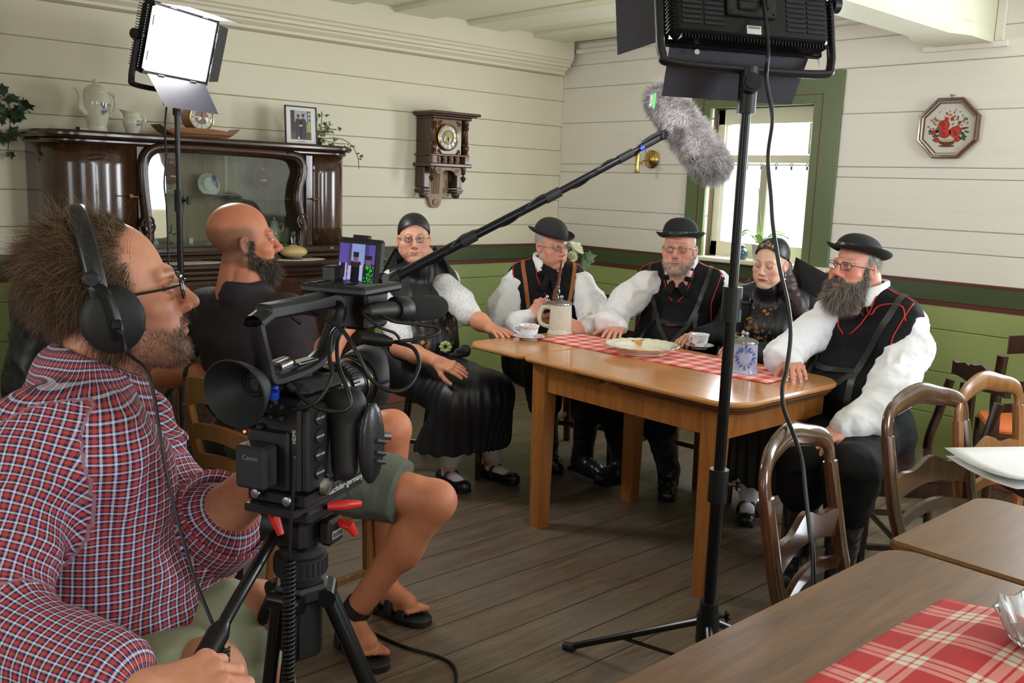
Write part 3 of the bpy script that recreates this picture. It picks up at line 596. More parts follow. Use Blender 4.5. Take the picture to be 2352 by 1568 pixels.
for cx,h in((0.083,0.148),(0.113,0.152)):
 blob(cx,0.09,0.021,0.055,8,0.00155,3);blob(cx,0.05,0.018,0.022,8,0.00156,3);blob(cx,h,0.0065,0.009,9,0.0016);blob(cx,h+0.010,0.009,0.009,8,0.00165)
blob(0.098,0.105,0.012,0.006,10,0.0017);blob(0.084,0.037,0.006,0.007,4,0.0017)
mb.cur=5
for i,(w_,z_)in enumerate(((0.045,0.018),(0.06,0.013))):fb(mb,0.10-w_/2,0.10+w_/2,z_,z_+0.0018,0.001,0.0014)
mb.build('photograph',mats,pf,smooth=False)
mb=MB();mb.tube([B+Mf@A3(0.1,0.15,-0.006),A3(2.70,4.86,1.663)],0.004,6);mb.build('strut',M_black_frame,pf)
def ivy_leaf(mb,c,d,up,s,rim=None,base=None):
 d=nrm(d);w=nrm(np.cross(d,up));n=np.cross(w,d);o=[(0,0),(-0.28,0.1),(-0.55,0.02),(-0.42,0.35),(-0.62,0.62),(-0.25,0.66),(0,1.1),(0.25,0.66),(0.62,0.62),(0.42,0.35),(0.55,0.02),(0.28,0.1)]
 P=[c+s*(w*a+d*b+n*(-0.25*abs(a)-0.12*b*b))for a,b in o];m=c+s*(d*0.42-n*0.02);Q=[m+(p-m)*0.62+n*s*0.01 for p in P]
 g1=base if base is not None else A3(*hexc(52,84,44)[:3]);g1=g1*random.uniform(0.75,1.25);r1=rim if rim is not None else g1*0.9
 V=P+Q+[m];k=len(P);F=[(i,(i+1)%k,k+(i+1)%k,k+i)for i in range(k)]+[(k+i,k+(i+1)%k,2*k)for i in range(k)]
 mb.add(V,F,np.array([r1]*k+[g1]*(k+1)))
M_leaf=vcol('leaf_surface',0.4)
def ivy(name,label,stems,per,size,rim,parent_at,spread=0.03,base=None,cat='ivy'):
 o=thing(name,parent_at,label,cat);ms=MB();ml=MB();rg=random.Random(len(stems)*13+int(parent_at[0]*100))
 for st in stems:
  C=spline(st,24);ms.tube(C,0.0022,5)
  for k in range(per):
   c=C[int(rg.uniform(0.1,1)*(len(C)-1))];out=A3(rg.uniform(-1,1),rg.uniform(-1.2,0.1),rg.uniform(-1,0.7));ivy_leaf(ml,c+nrm(out)*rg.uniform(0,spread),out,A3(rg.uniform(-.4,.4),-1,0.5),size*rg.uniform(0.6,1.25),rim,base)
 ms.build('stem',plain('ivy_stem',hexc(84,66,44),0.6),o);ml.build('foliage',M_leaf,o,smooth=False,solid=0.0006);return o
RIM=A3(*hexc(196,196,150)[:3])
iv=ivy('variegated_ivy','variegated trailing ivy at the right end of the sideboard behind the photo',[[(2.86,4.88,1.70),(2.89,4.88,1.78),(2.88,4.86,1.86)],[(2.86,4.88,1.72),(2.92,4.86,1.76),(2.97,4.84,1.76)],[(2.86,4.88,1.72),(2.83,4.86,1.77)],[(2.86,4.88,1.70),(2.95,4.80,1.71),(3.02,4.78,1.685),(3.06,4.76,1.62),(3.075,4.76,1.54)],[(2.87,4.85,1.70),(2.93,4.78,1.68),(2.98,4.76,1.68)],[(2.87,4.88,1.76),(2.95,4.85,1.79)]],7,0.030,RIM,(2.86,4.88,1.66),base=A3(*hexc(60,96,62)[:3]))
mb=MB();mb.lathe([(0.0,0),(0.03,0),(0.04,0.045),(0.042,0.05),(0.036,0.05),(0.033,0.042),(0,0.042)],(2.86,4.885,1.66),24);lab(mb.build('pot',plain('dark_terracotta',hexc(60,44,36),0.6),iv),'small dark pot')
ivy('wall_ivy','dark green ivy trailing down the back wall at the left edge',[[(1.20,5.02,1.84),(1.27,5.0,1.76),(1.26,4.99,1.66),(1.25,5.0,1.55)],[(1.22,5.02,1.80),(1.20,5.0,1.70),(1.24,5.0,1.62)],[(1.23,5.02,1.74),(1.32,5.0,1.76),(1.36,5.0,1.74)],[(1.15,5.03,1.86),(1.22,5.02,1.83),(1.30,5.02,1.82)]],6,0.058,None,(1.2,5.02,1.7),0.03,A3(*hexc(34,58,34)[:3]))
M_ruby=plain('ruby_glass',hexc(96,14,20),0.08,0,0.03,coat=0.5)
def ruby(name,x,label,s,rep):
 p=A3(x,4.88,1.36);o=thing(name,p,label,'oil lamp',rep);mb=MB();mb.lathe(curve_prof([(0.0,0),(0.034,0.0),(0.03,0.006),(0.008,0.012),(0.012,0.028),(0.006,0.038),(0.014,0.05),(0.008,0.058)],30),p,24);mb.build('foot',glass('clear_crystal'),o)
 mb=MB();mb.lathe([(a*s,b*s+0.058*(1-s))for a,b in curve_prof([(0.012,0.056),(0.045,0.075),(0.052,0.10),(0.04,0.13),(0.024,0.155),(0.026,0.18),(0.024,0.18)],36)],p,32,cap=False);mb.build('ruby_shade',M_ruby,o)
ruby('oil_lamp',1.985,'red glass lamp on the cabinet shelf behind the light pole',1.1,'red glass lamps in the cabinet');ruby('oil_lamp',2.512,'red glass lamp on the cabinet shelf right of the plate',0.95,'red glass lamps in the cabinet')
def plate_standing(p,r,label,tint,tilt=0.25,name='display_plate',cat='plate'):
 mb=MB();mb.lathe([(0,0.006),(r*0.6,0.006),(r*0.66,0.0),(r*0.95,-0.012),(r,-0.014),(r,-0.017),(r*0.66,-0.006),(0,0.0)],(0,0,0),48);R=rotx(PI/2-tilt)@rotx(0);mb.v[-1]=mb.v[-1]@rotx(PI/2-tilt).T+np.asarray(p);mb.tint(tint);return tag(mb.build(name,M_porc),label,cat)
p=A3(2.215,4.90,1.36+0.066)
plate_standing(p,0.062,'white plate with a blue flower propped up on the cabinet shelf',lambda V:mixc(mixc(np.tile(A3(*hexc(220,224,220)[:3]),(len(V),1)),hexc(48,56,140)[:3],sm(-np.hypot(V[:,0]-p[0]-0.03,V[:,2]-p[2]-0.03),-0.02,-0.016)),hexc(70,110,80)[:3],sm(-np.hypot(V[:,0]-p[0]-0.042,(V[:,2]-p[2]+0.005)*0.6),-0.013,-0.01)))
mb=MB();mb.lathe([(0,0),(0.05,0),(0.075,0.012),(0.076,0.014),(0.05,0.004),(0,0.004)],(2.24,4.85,1.36),32);mb.tint(lambda V:np.tile(A3(*hexc(214,218,214)[:3]),(len(V),1)));tag(mb.build('saucer',M_porc),'white dish lying on the cabinet shelf before the propped plate','dish')
def small_pot(p,s,label,name='lidded_pot'):
 o=thing(name,p,label,'pot');col=A3(*hexc(206,210,208)[:3]);mb=MB();mb.lathe([(a*s,b*s)for a,b in curve_prof([(0,0),(0.034,0),(0.03,0.01),(0.038,0.035),(0.034,0.07),(0.022,0.10),(0.024,0.112)],36)],p,32);mb.tint(flower_tint(col,[(p+A3(0.0,-0.034*s,0.05*s),0.016*s,A3(*hexc(160,130,130)[:3]),True)]));mb.build('body',M_porc,o)
 mb=MB();mb.lathe([(a*s,b*s)for a,b in curve_prof([(0.025,0.111),(0.018,0.122),(0.005,0.128),(0.009,0.14),(0.0,0.148)],20)],p,24);mb.tint(lambda V:np.tile(col,(len(V),1)));mb.build('lid',M_porc,o)
 mb=MB();mb.tube(spline([p+s*A3(*q)for q in((0.026,0,0.1),(0.055,0,0.105),(0.055,0,0.07),(0.037,0,0.055))],16),0.005*s,8);mb.tint(lambda V:np.tile(col,(len(V),1)));mb.build('handle',M_porc,o);return o
small_pot(A3(2.575,4.86,1.112),0.95,'slim white lidded pot on the cabinet floor beside the bald man\'s nose')
p=A3(1.872,4.84,1.112);o=thing('footed_bowl',p,'white footed bowl on the cabinet floor below the mirror strip','bowl');mb=MB();mb.lathe(curve_prof([(0,0),(0.03,0),(0.022,0.02),(0.014,0.05),(0.016,0.09),(0.03,0.105),(0.048,0.122),(0.05,0.128),(0.045,0.125),(0.02,0.11),(0,0.108)],44),p,32);mb.tint(lambda V:np.tile(A3(*hexc(200,206,204)[:3]),(len(V),1)));mb.build('bowl',M_porc,o)
for i,(x,h)in enumerate(((1.955,0.10),(2.0,0.085))):
 p=A3(x,4.84+0.03*i,1.112);mb=MB();mb.lathe([(0,0.0),(0.02,0.0),(0.02,0.003),(0.004,0.008),(0.004,h*0.45),(0.018,h*0.6),(0.021,h),(0.0195,h),(0.016,h*0.62),(0,h*0.5)],p,20);tag(mb.build('liqueur_glass',glass('clear_crystal')),('stemmed glass on the cabinet floor, left one behind the light pole','stemmed glass on the cabinet floor, right one beside the light pole')[i],'glass','stemmed glasses in the cabinet')
mb=MB();mb.box((2.06,4.83,1.112),(2.085,4.85,1.14),0.002);tag(mb.build('small_card',plain('card_white',hexc(206,196,194),0.6)),'tiny white card standing on the cabinet floor right of the light pole','card')
lp=A3(2.537,4.575,1.036);ol=thing('table_lamp',lp,'squat oil lamp with a cream bowl standing on the sideboard counter doily','oil lamp')
mb=MB();mb.lathe([(0.0,0),(0.045,0),(0.052,0.006),(0.05,0.018),(0.0,0.018)],lp,32);mb.build('base',plain('dark_lamp_foot',hexc(48,34,24),0.4),ol)
mb=MB();mb.lathe(curve_prof([(0.05,0.016),(0.072,0.032),(0.073,0.048),(0.055,0.064),(0.024,0.074),(0.014,0.078)],30),lp,36);mb.build('bowl',plain('cream_bowl',hexc(214,184,124),0.3),ol)
mb=MB();mb.lathe([(0.011,0.076),(0.011,0.10),(0.014,0.115),(0.010,0.15),(0.009,0.15)],lp,20,cap=False);mb.build('chimney',glass('clear_crystal'),ol)
M_doily=plain('lace_white',hexc(222,214,200),0.8,0,0.05,60)
def doily(x,y,rx,ry,label):
 a=np.arange(64)*2*PI/64;r=1+0.05*np.cos(a*16);mb=MB();mb.prism(np.stack([x+rx*r*np.cos(a),y+ry*r*np.sin(a)],1),0.0016,(np.eye(3),(0,0,1.0352)));tag(mb.build('doily',M_doily),label,'doily','doilies on the sideboard counter')
doily(2.56,4.555,0.15,0.075,'white scalloped doily under the squat oil lamp');doily(1.95,4.545,0.16,0.07,'white scalloped doily left of the bald man, behind the light pole')
M_clk=wood('carved_clock_walnut',hexc(92,52,30),hexc(44,24,15),'z',0.3,coat=0.2);M_clk2=wood('worn_clock_walnut',hexc(184,152,118),hexc(122,92,66),'z',0.45);M_clk3=burl('clock_burl',hexc(140,90,52),hexc(74,42,24),0.3)
wc=thing('wall_clock',(3.84,5.05,1.30),'carved dark wooden wall clock with round enamel dial on the back wall','clock')
F0,F1=4.885,5.055;X0,X1=3.70,4.0
mb=MB();mb.box((X0+0.005,F0+0.02,1.60),(X1-0.005,F1,1.885),0.004);mb.box((X0-0.02,F0-0.02,1.578),(X1+0.03,F1,1.602),0.005);mb.box((X0-0.01,F0-0.01,1.648),(X1+0.015,F1,1.660),0.003);cs=mb.build('case',M_clk,wc)
mb=MB();mb.box((X0-0.0,F0-0.015,1.883),(X1+0.025,F1,1.903),0.006);mb.box((X0-0.02,F0-0.035,1.902),(X1+0.05,F1,1.912),0.003);mb.box((X0-0.03,F0-0.05,1.911),(X1+0.075,F1,1.930),0.006);mb.build('cornice',M_clk,wc)
mb=MB();mb.box((3.745,F0+0.008,1.66),(3.955,F0+0.022,1.884),0.003);dc=A3(3.832,F0,1.768)
for sx in(-1,1):
 for sz in(-1,1):q=A3(3.85+sx*0.082,F0+0.006,1.768+sz*0.088);mb.lathe([(0,-0.006),(0.014,0),(0.008,0.006),(0,0.009)],q,12,ax);mb.lathe([(0,-0.004),(0.008,0),(0,0.008)],q+(sx*-0.016,0,sz*0.012),10,ax)
mb.build('door_panel',M_clk3,wc)
def turned(x,y,z0,z1,name):
 h=z1-z0;mb=MB();pr=[(0.020,0.0),(0.022,0.05),(0.015,0.08),(0.020,0.12),(0.025,0.19),(0.022,0.25),(0.012,0.30),(0.020,0.34),(0.016,0.38),(0.0145,0.6),(0.013,0.70),(0.020,0.74),(0.022,0.78),(0.014,0.83),(0.022,0.88),(0.018,0.93),(0.022,1.0)];mb.lathe([(r*0.9,z0+k*h)for r,k in pr],(x,y,0),18);mb.build(name,M_clk,wc)
turned(3.715,F0-0.002,1.66,1.884,'column');turned(3.985,F0-0.002,1.66,1.884,'column')
for x in(3.695,3.965):mb=MB();mb.box((x,F0-0.022,1.60),(x+0.04,F0+0.02,1.65),0.003);mb.build('corner_block',M_clk3,wc)
for i in range(4):
 x=3.765+i*0.052;mb=MB();mb.lathe([(0.012,1.60),(0.014,1.606),(0.008,1.612),(0.015,1.625),(0.008,1.640),(0.013,1.648)],(x,F0+0.002,0),12);mb.build('baluster',M_clk2,wc)
mb=MB();a=np.arange(49)*2*PI/48;mb.tube(np.stack([dc[0]+0.080*np.cos(a),np.full(49,F0-0.006),dc[2]+0.080*np.sin(a)],1),0.007,8,False);mb.build('bezel',M_brass,wc)
mb=MB();mb.lathe([(0.045,0.004),(0.078,0.004)],dc,48,ax,cap=False);mb.cur=1;mb.lathe([(0.0,0.003),(0.046,0.003)],dc,48,ax,cap=False);a=np.arange(33)*PI/16;mb.tube(np.stack([dc[0]+0.046*np.cos(a),np.full(33,F0-0.005),dc[2]+0.046*np.sin(a)],1),0.002,6,False);mb.build('dial',[plain('enamel_white',hexc(224,226,214),0.2),plain('brass_centre',hexc(136,120,78),0.4,0.5)],wc)
def text_mesh(txt,size,M,o,mat,parent,name='lettering',depth=0.0004,align='CENTER'):
 cu=bpy.data.curves.new('letters','FONT');cu.body=txt;cu.size=size;cu.extrude=depth;cu.align_x=align;cu.align_y='CENTER';ob=bpy.data.objects.new('letters',cu);COL.objects.link(ob)
 bpy.context.view_layer.update();me=bpy.data.meshes.new_from_object(ob.evaluated_get(bpy.context.evaluated_depsgraph_get()));bpy.data.objects.remove(ob)
 R=np.column_stack([M[0],M[1],np.cross(M[0],M[1])]);off=np.array(world_loc(parent))if parent is not None else np.zeros(3)
 V=np.array([v.co[:]for v in me.vertices]);
 if len(V)==0:return None
 V=V@R.T+np.asarray(o)-off;me.vertices.foreach_set('co',V.ravel());me.materials.clear();me.materials.append(mat);me.update();x=bpy.data.objects.new(name,me);COL.objects.link(x);x.parent=parent;return x
class Letters:
 def __init__(s):s.mb=MB()
 def put(s,txt,size,r,u,o,depth=0.0003):
  cu=bpy.data.curves.new('letters','FONT');cu.body=txt;cu.size=size;cu.extrude=depth;cu.align_x='CENTER';cu.align_y='CENTER';ob=bpy.data.objects.new('letters',cu);COL.objects.link(ob)
  bpy.context.view_layer.update();me=bpy.data.meshes.new_from_object(ob.evaluated_get(bpy.context.evaluated_depsgraph_get()));bpy.data.objects.remove(ob)
  r=nrm(r);u=nrm(u);R=np.column_stack([r,u,np.cross(r,u)]);V=np.array([v.co[:]for v in me.vertices]).reshape(-1,3)
  if len(V):s.mb.add(V@R.T+np.asarray(o),[tuple(p.vertices)for p in me.polygons])
  bpy.data.meshes.remove(me);return s
lt=Letters()
for i in range(12):
 q=i*PI/6;u=A3(math.sin(q),0,math.cos(q));lt.put(str(12 if i==0 else i),0.026,(math.cos(q),0,-math.sin(q)),u,dc+(0,-0.0048,0)+u*0.062)
M_ink=plain('dial_black',hexc(30,26,24),0.5)
lt.mb.build('numerals',M_ink,wc,smooth=False)
mb=MB();mb.tube([dc+(0,-0.008,0),dc+(0.012,-0.008,-0.036)],(0.003,0.001),6);mb.tube([dc+(0,-0.009,0),dc+(0.03,-0.009,-0.056)],(0.0025,0.0008),6);mb.build('clock_hands',M_ink,wc)
mb=MB();mb.lathe([(0.076,0.008),(0.05,0.018),(0.0,0.022)],dc,40,ax,cap=False);mb.build('crystal',glass('clear_crystal'),wc)
def outl(pts,x,z):return[(x+a,z+b)for a,b in pts]
half=[(0.0,-0.27),(0.025,-0.268),(0.045,-0.25),(0.055,-0.22),(0.062,-0.20),(0.085,-0.205),(0.09,-0.185),(0.07,-0.165),(0.075,-0.15),(0.10,-0.14),(0.105,-0.115),(0.095,-0.09),(0.075,-0.08),(0.07,-0.06),(0.085,-0.03),(0.09,0.0)]
poly=[(3.855-a,1.578+b)for a,b in half[::-1]]+[(3.855+a,1.578+b)for a,b in half[1:]]
mb=MB();mb.prism(poly,0.022,(np.column_stack([(1,0,0),(0,0,1),(0,-1,0)]),(0,5.055,0)),0.004);mb.lathe([(0,-0.004),(0.022,0),(0.022,0.006),(0.014,0.010),(0,0.012)],(3.855,5.03,1.345),20,ax)
for s in(-1,1):
 a=np.linspace(0,3.2*PI,30);rr=0.022*(1-a/(3.8*PI));mb.tube(np.stack([3.855+s*(0.085+rr*np.cos(a)),np.full(30,5.03),1.425+rr*np.sin(a)],1),0.004,6)
for i in range(-2,3):mb.tube([(3.855+i*0.016,5.031,1.55),(3.855+i*0.014,5.031,1.40)],0.004,6)
mb.build('back_bracket',M_clk2,wc)
apron=[(3.74,1.578),(3.74,1.56),(3.755,1.535),(3.785,1.53),(3.80,1.548),(3.83,1.556),(3.87,1.556),(3.90,1.545),(3.915,1.522),(3.94,1.53),(3.955,1.555),(3.96,1.578)]
mb=MB();mb.prism(apron[::-1],0.016,(np.column_stack([(1,0,0),(0,0,1),(0,-1,0)]),(0,F0+0.02,0)),0.003)
for s,x in((-1,3.772),(1,3.918)):a=np.linspace(0,3*PI,26);rr=0.014*(1-a/(3.6*PI));mb.tube(np.stack([x+s*rr*np.cos(a),np.full(26,F0+0.003),1.553+rr*np.sin(a)],1),0.003,6)
mb.build('scroll_apron',M_clk2,wc)
for x in(3.708,3.972):
 mb=MB();mb.lathe([(0.016,1.578),(0.018,1.565),(0.012,1.55),(0.017,1.54),(0.006,1.528),(0.006,1.522),(0.018,1.512),(0.017,1.50),(0.008,1.487),(0.0,1.478)],(x,F0+0.002,0),16);mb.build('pendant',M_clk,wc)
for x in(3.725,4.0):
 mb=MB();mb.box((x-0.025,4.96,1.44),(x+0.025,5.055,1.578),0.006);mb.box((x-0.03,4.95,1.42),(x+0.03,5.055,1.435),0.004);mb.box((x-0.027,4.955,1.405),(x+0.027,5.055,1.418),0.004);mb.lathe([(0.028,1.405),(0.03,1.395),(0.022,1.375),(0.0,1.368)],(x,5.0,0),14);mb.build('side_bracket',M_clk,wc)
sc_=onx(1498,366,5.045);so=thing('wall_sconce',sc_,'polished brass wall sconce left of the window','wall lamp');axx=roty(-PI/2)
mb=MB();mb.lathe([(0.0,0.0),(0.062,0.0),(0.062,0.006),(0.052,0.012),(0.045,0.022),(0.02,0.03),(0.012,0.036),(0.0,0.036)],sc_,32,axx);mb.build('back_plate',M_brass,so)
tp=spot(1464,372,6.18);mb=MB();mb.tube(spline([sc_+(-0.03,0,0),sc_+(-0.07,0.03,-0.02),tp+(0.03,-0.04,-0.02),tp+(0.0,0,0.01)],24),0.005,8);mb.tube(spline([sc_+(-0.04,0.01,0.02),sc_+(-0.06,0.03,0.09),tp+(0.02,-0.06,0.13)],16),0.003,6);mb.build('arm',M_brass,so)
mb=MB();mb.lathe(curve_prof([(0.0,-0.075),(0.012,-0.072),(0.024,-0.066),(0.014,-0.055),(0.016,0.04),(0.018,0.045),(0.012,0.05),(0.012,0.065),(0.0,0.066)],30),tp,20);mb.build('burner',M_brass,so)
mb=MB();mb.lathe([(0.0,0.066),(0.014,0.066),(0.014,0.10),(0.0,0.10)],tp,12);mb.build('lamp_socket',plain('black_plastic',hexc(20,20,21),0.35),so)
mb=MB();mb.lathe([(0.026,0.085),(0.026,0.097)],tp,16,cap=True);mb.lathe([(0.008,0.10),(0.018,0.12),(0.012,0.15),(0.003,0.165)],tp,16);mb.build('bulb',glass('clear_crystal'),so)
oc=A3(5.05,2.178,1.851);op=thing('framed_embroidery',oc,'octagonal framed embroidery of a basket of red roses on the right wall','picture')
Y=A3(0,-1,0);Z=A3(0,0,1)
def octp(r,x):return[oc+(x-5.05,0,0)+r/math.cos(PI/8)*(math.cos(PI/8+i*PI/4)*Y+math.sin(PI/8+i*PI/4)*Z)for i in range(8)]
L=[octp(0.155,5.048),octp(0.155,5.018),octp(0.150,5.012),octp(0.142,5.012),octp(0.138,5.020),octp(0.130,5.024),octp(0.126,5.032),octp(0.126,5.048)]
mb=MB();mb.grid(np.array([[L[j][i%8]for j in range(8)]for i in range(9)]));fr_=mb.build('frame',wood('picture_frame_walnut',hexc(106,56,42),hexc(64,32,26),'y',0.2,coat=0.4),op,angle=20)
L=[octp(0.139,5.0185),octp(0.130,5.0232)];mb=MB();mb.grid(np.array([[L[j][i%8]for j in range(2)]for i in range(9)]));lab(mb.build('silver_liner',plain('silver_leaf',hexc(214,204,186),0.3,0.7),op,angle=20),'silver inner band of the frame')
mb=MB();mb.add(octp(0.128,5.034),[tuple(range(8))]);mb.build('canvas',plain('linen_canvas',hexc(214,210,202),0.8,0,0.03,90),op,smooth=False)
mb=MB();rg=random.Random(4)
def dab(u,w,ru,rw,col,k,rot=0.0,n=10):
 a=np.arange(n)*2*PI/n;c,s=math.cos(rot),math.sin(rot);u,w,ru,rw=u*1.18,w*1.22+0.004,ru*1.22,rw*1.22;P=[oc+(-0.0165-0.0004*k,0,0)+(u+ru*math.cos(q)*c-rw*math.sin(q)*s)*Y+(w+ru*math.cos(q)*s+rw*math.sin(q)*c)*Z for q in a];mb.add(P,[tuple(range(n))],A3(*hexc(*col)[:3]))
for i in range(70):r=rg.uniform(0.03,0.092);q=rg.uniform(0.05,3.1);dab(r*math.cos(q),r*math.sin(q)*0.95-0.01,rg.uniform(0.004,0.008),rg.uniform(0.003,0.005),rg.choice([(222,140,136),(206,100,98),(120,128,70),(150,150,86),(96,112,72),(226,170,160)]),0+i%3,rg.uniform(0,3))
for i in range(26):q=rg.choice([-0.35,-0.15,3.3,3.5,-0.6,3.75])+rg.uniform(-.15,.15);r=rg.uniform(0.045,0.088);dab(r*math.cos(q),r*math.sin(q),0.011,0.004,rg.choice([(62,84,72),(80,100,84),(54,70,62)]),3+i%2,q)
for(u,w,r)in((-0.022,0.008,0.026),(-0.016,-0.025,0.026),(0.032,-0.02,0.027),(-0.062,-0.022,0.012),(-0.045,-0.052,0.012),(0.042,-0.052,0.013),(-0.012,0.035,0.009),(0.012,0.036,0.009)):
 for j in range(3):dab(u+rg.uniform(-.2,.2)*r,w+rg.uniform(-.2,.2)*r,r*(1-0.25*j),r*(0.85-0.25*j),[(178,52,44),(196,66,54),(160,40,38)][j],5+j,j,12)
dab(0.0,-0.062,0.034,0.014,(92,60,44),5);dab(0.0,-0.055,0.03,0.006,(190,170,140),6);dab(0.0,-0.078,0.036,0.005,(120,56,44),4)
mb.build('rose_embroidery',vcol('thread_surface',0.7),op,smooth=False)
mb=MB();mb.tube([oc+(-0.006,0.0,0.153),oc+(-0.006,0.008,0.17)],0.0018,6);mb.tube([oc+(-0.006,0.014,0.172),oc+(-0.006,-0.012,0.168)],0.0018,6);mb.build('hanging_loop',plain('rusty_wire',hexc(70,52,44),0.6),op)
M_oak=wood('honey_table_wood',hexc(200,142,86),hexc(178,122,70),'y',0.22,coat=0.35)
M_oakleg=wood('honey_leg_wood',hexc(184,120,60),hexc(134,80,38),'z',0.3,coat=0.2)
M_edge=wood('dark_table_edge',hexc(120,72,36),hexc(70,40,22),'y',0.3,coat=0.2)
def rrect(x0,x1,y0,y1,rs,n=8):
 P=[]
 for(cx,cy,r,a0)in((x0+rs[0],y0+rs[0],rs[0],PI),(x1-rs[1],y0+rs[1],rs[1],1.5*PI),(x1-rs[2],y1-rs[2],rs[2],0),(x0+rs[3],y1-rs[3],rs[3],0.5*PI)):
  P+=[(cx+r*math.cos(a),cy+r*math.sin(a))for a in np.linspace(a0,a0+PI/2,n)]
 return P
tb=thing('extending_table',(3.05,2.3,0),'honey brown extending dining table with five people in costume around it','table')
mb=MB();mb.prism(rrect(2.665,3.44,1.765,2.862,(0.12,0.14,0.05,0.05)),0.022,(np.eye(3),(0,0,0.738)),0.007);mb.build('tabletop',M_oak,tb)
mb=MB();mb.prism(rrect(2.672,3.43,2.868,3.262,(0.04,0.04,0.10,0.10)),0.022,(np.eye(3),(0,0,0.738)),0.007);mb.build('end_leaf',M_oak,tb)
mb=MB();mb.prism(rrect(2.68,3.42,1.775,2.36,(0.11,0.13,0.01,0.01)),0.012,(np.eye(3),(0,0,0.724)),0.004);mb.prism(rrect(2.69,3.41,1.785,2.33,(0.11,0.13,0.01,0.01)),0.012,(np.eye(3),(0,0,0.711)),0.004);mb.prism(rrect(2.682,2.72,2.42,2.56,(0.01,)*4),0.022,(np.eye(3),(0,0,0.715)),0.004);mb.build('under_leaf',M_edge,tb)
mb=MB();ap=[(2.72,3.385,1.84,1.86),(2.72,2.74,1.86,2.83),(3.365,3.385,1.86,2.83),(2.72,3.385,2.81,2.83)]
for a,b,c,d in ap:mb.box((a,c,0.615),(b,d,0.736),0.002)
mb.build('apron',M_oakleg,tb)
def taper_leg(x,y,w0,w1,z1):
 mb=MB();V=[]
 for z,w in((0,w0),(z1,w1)):
  b=0.006;h=w/2
  V+=[(x+sx*(h-(b if k else 0)),y+sy*(h-(0 if k else b)),z)for sx,sy,ks in((-1,-1,(0,1)),(1,-1,(1,0)),(1,1,(0,1)),(-1,1,(1,0)))for k in ks]
 mb.add(V,[(i,(i+1)%8,8+(i+1)%8,8+i)for i in range(8)]+[tuple(range(8)),tuple(range(15,7,-1))]);return mb
for x,y in((2.748,2.79),(2.748,1.905),(3.345,2.78),(3.345,1.905)):taper_leg(x,y,0.066,0.082,0.736).build('leg',M_oakleg,tb)
def check_mat(name,scale,base,band,white,u='X',v='Y',wide=0.5):
 if name in MATS:return MATS[name]
 t=NT(name);uvn=t.n('ShaderNodeAttribute',attribute_name='cloth_uv');sp=t.n('ShaderNodeSeparateXYZ');t.l(uvn.outputs['Vector'],sp.inputs[0])
 def bands(o):
  f=t.math('FRACT',t.math('MULTIPLY',o,scale));r=t.n('ShaderNodeValToRGB');r.color_ramp.interpolation='CONSTANT';el=r.color_ramp.elements;st=[(0,1),(wide,0),(wide+0.10,1),(wide+0.14,0),(wide+0.28,1),(wide+0.32,0),(wide+0.42,1)]
  while len(el)<len(st):el.new(0.9)
  for e,(p,c)in zip(el,st):e.position=min(p,1);e.color=(c,c,c,1)
  t.l(f,r.inputs[0]);return r.outputs[0]
 a=t.math('MULTIPLY',t.math('ADD',bands(sp.outputs[0]),bands(sp.outputs[1])),0.5)
 t.set(Base_Color=t.ramp(a,[(0.1,white),(0.5,band),(0.9,base)]),Roughness=0.85);w=t.noise(uvn.outputs['Vector'],900,2);t.bump(w,0.2,0.001);MATS[name]=t.m;return t.m
RED,PINK,WHT=hexc(196,52,48),hexc(222,132,120),hexc(232,222,204)
M_check=check_mat('red_check_cloth',13.0,hexc(222,78,76),hexc(236,164,156),hexc(244,238,228),wide=0.36);M_check2=check_mat('red_check_cloth_large',8.8,hexc(200,52,54),hexc(226,142,134),WHT,wide=0.40)
def cloth(name,O,U,V,zfn,mat,label,cat,nu=60,nv=30,th=0.0025):
 mb=MB();O=np.asarray(O,float);U=np.asarray(U,float);V=np.asarray(V,float);uu=np.linspace(0,1,nu);vv=np.linspace(0,1,nv)
 P=np.array([[O+U*a+V*b+(0,0,zfn(a,b))for b in vv]for a in uu]);mb.grid(P);o=mb.build(name,mat,None,angle=180)
 at=o.data.attributes.new('cloth_uv','FLOAT_VECTOR','POINT');uv=np.array([[(a*np.linalg.norm(U),b*np.linalg.norm(V),0)for b in vv]for a in uu]).reshape(-1,3);at.data.foreach_set('vector',uv.ravel())
 md=o.modifiers.new('thick','SOLIDIFY');md.thickness=th;md.offset=1;return tag(o,label,cat)
cloth('table_runner',(3.02,3.13,0.7602),(0.065,-1.215,0),(0.31,0.02,0),lambda a,b:0.0015*(1+math.sin(a*21+b*3))*(0.6+0.4*math.sin(b*5)),M_check,'red and white checked runner lying along the honey brown table','table runner')
M_neartop=wood('worn_oak_top',hexc(138,98,62),hexc(82,56,36),'x',0.32,spec=0.5);M_nearleg=wood('worn_oak_leg',hexc(104,72,46),hexc(66,44,28),'z',0.4)
n1=thing('near_table',(1.0,0.34,0),'worn brown oak table in the lower right carrying a red checked cloth','table')
mb=MB();mb.prism(rrect(-0.2,1.868,-0.15,0.83,(0.05,0.05,0.07,0.05)),0.026,(np.eye(3),(0,0,0.734)),0.007);mb.build('tabletop',M_neartop,n1)
mb=MB();mb.box((-0.1,0.72,0.62),(1.76,0.745,0.734),0.002);mb.box((-0.1,-0.07,0.62),(1.76,-0.045,0.734),0.002);mb.box((-0.1,-0.05,0.62),(-0.075,0.74,0.734),0.002);mb.box((1.735,-0.05,0.62),(1.76,0.74,0.734),0.002);mb.build('apron',M_nearleg,n1)
for x,y in((-0.08,0.71),(1.72,0.71),(-0.08,-0.03),(1.72,-0.03)):taper_leg(x,y,0.05,0.07,0.734).build('leg',M_nearleg,n1)
n2=thing('side_table',(2.13,0.35,0),'plain brown wooden side table butted against the oak table with the cloth','table')
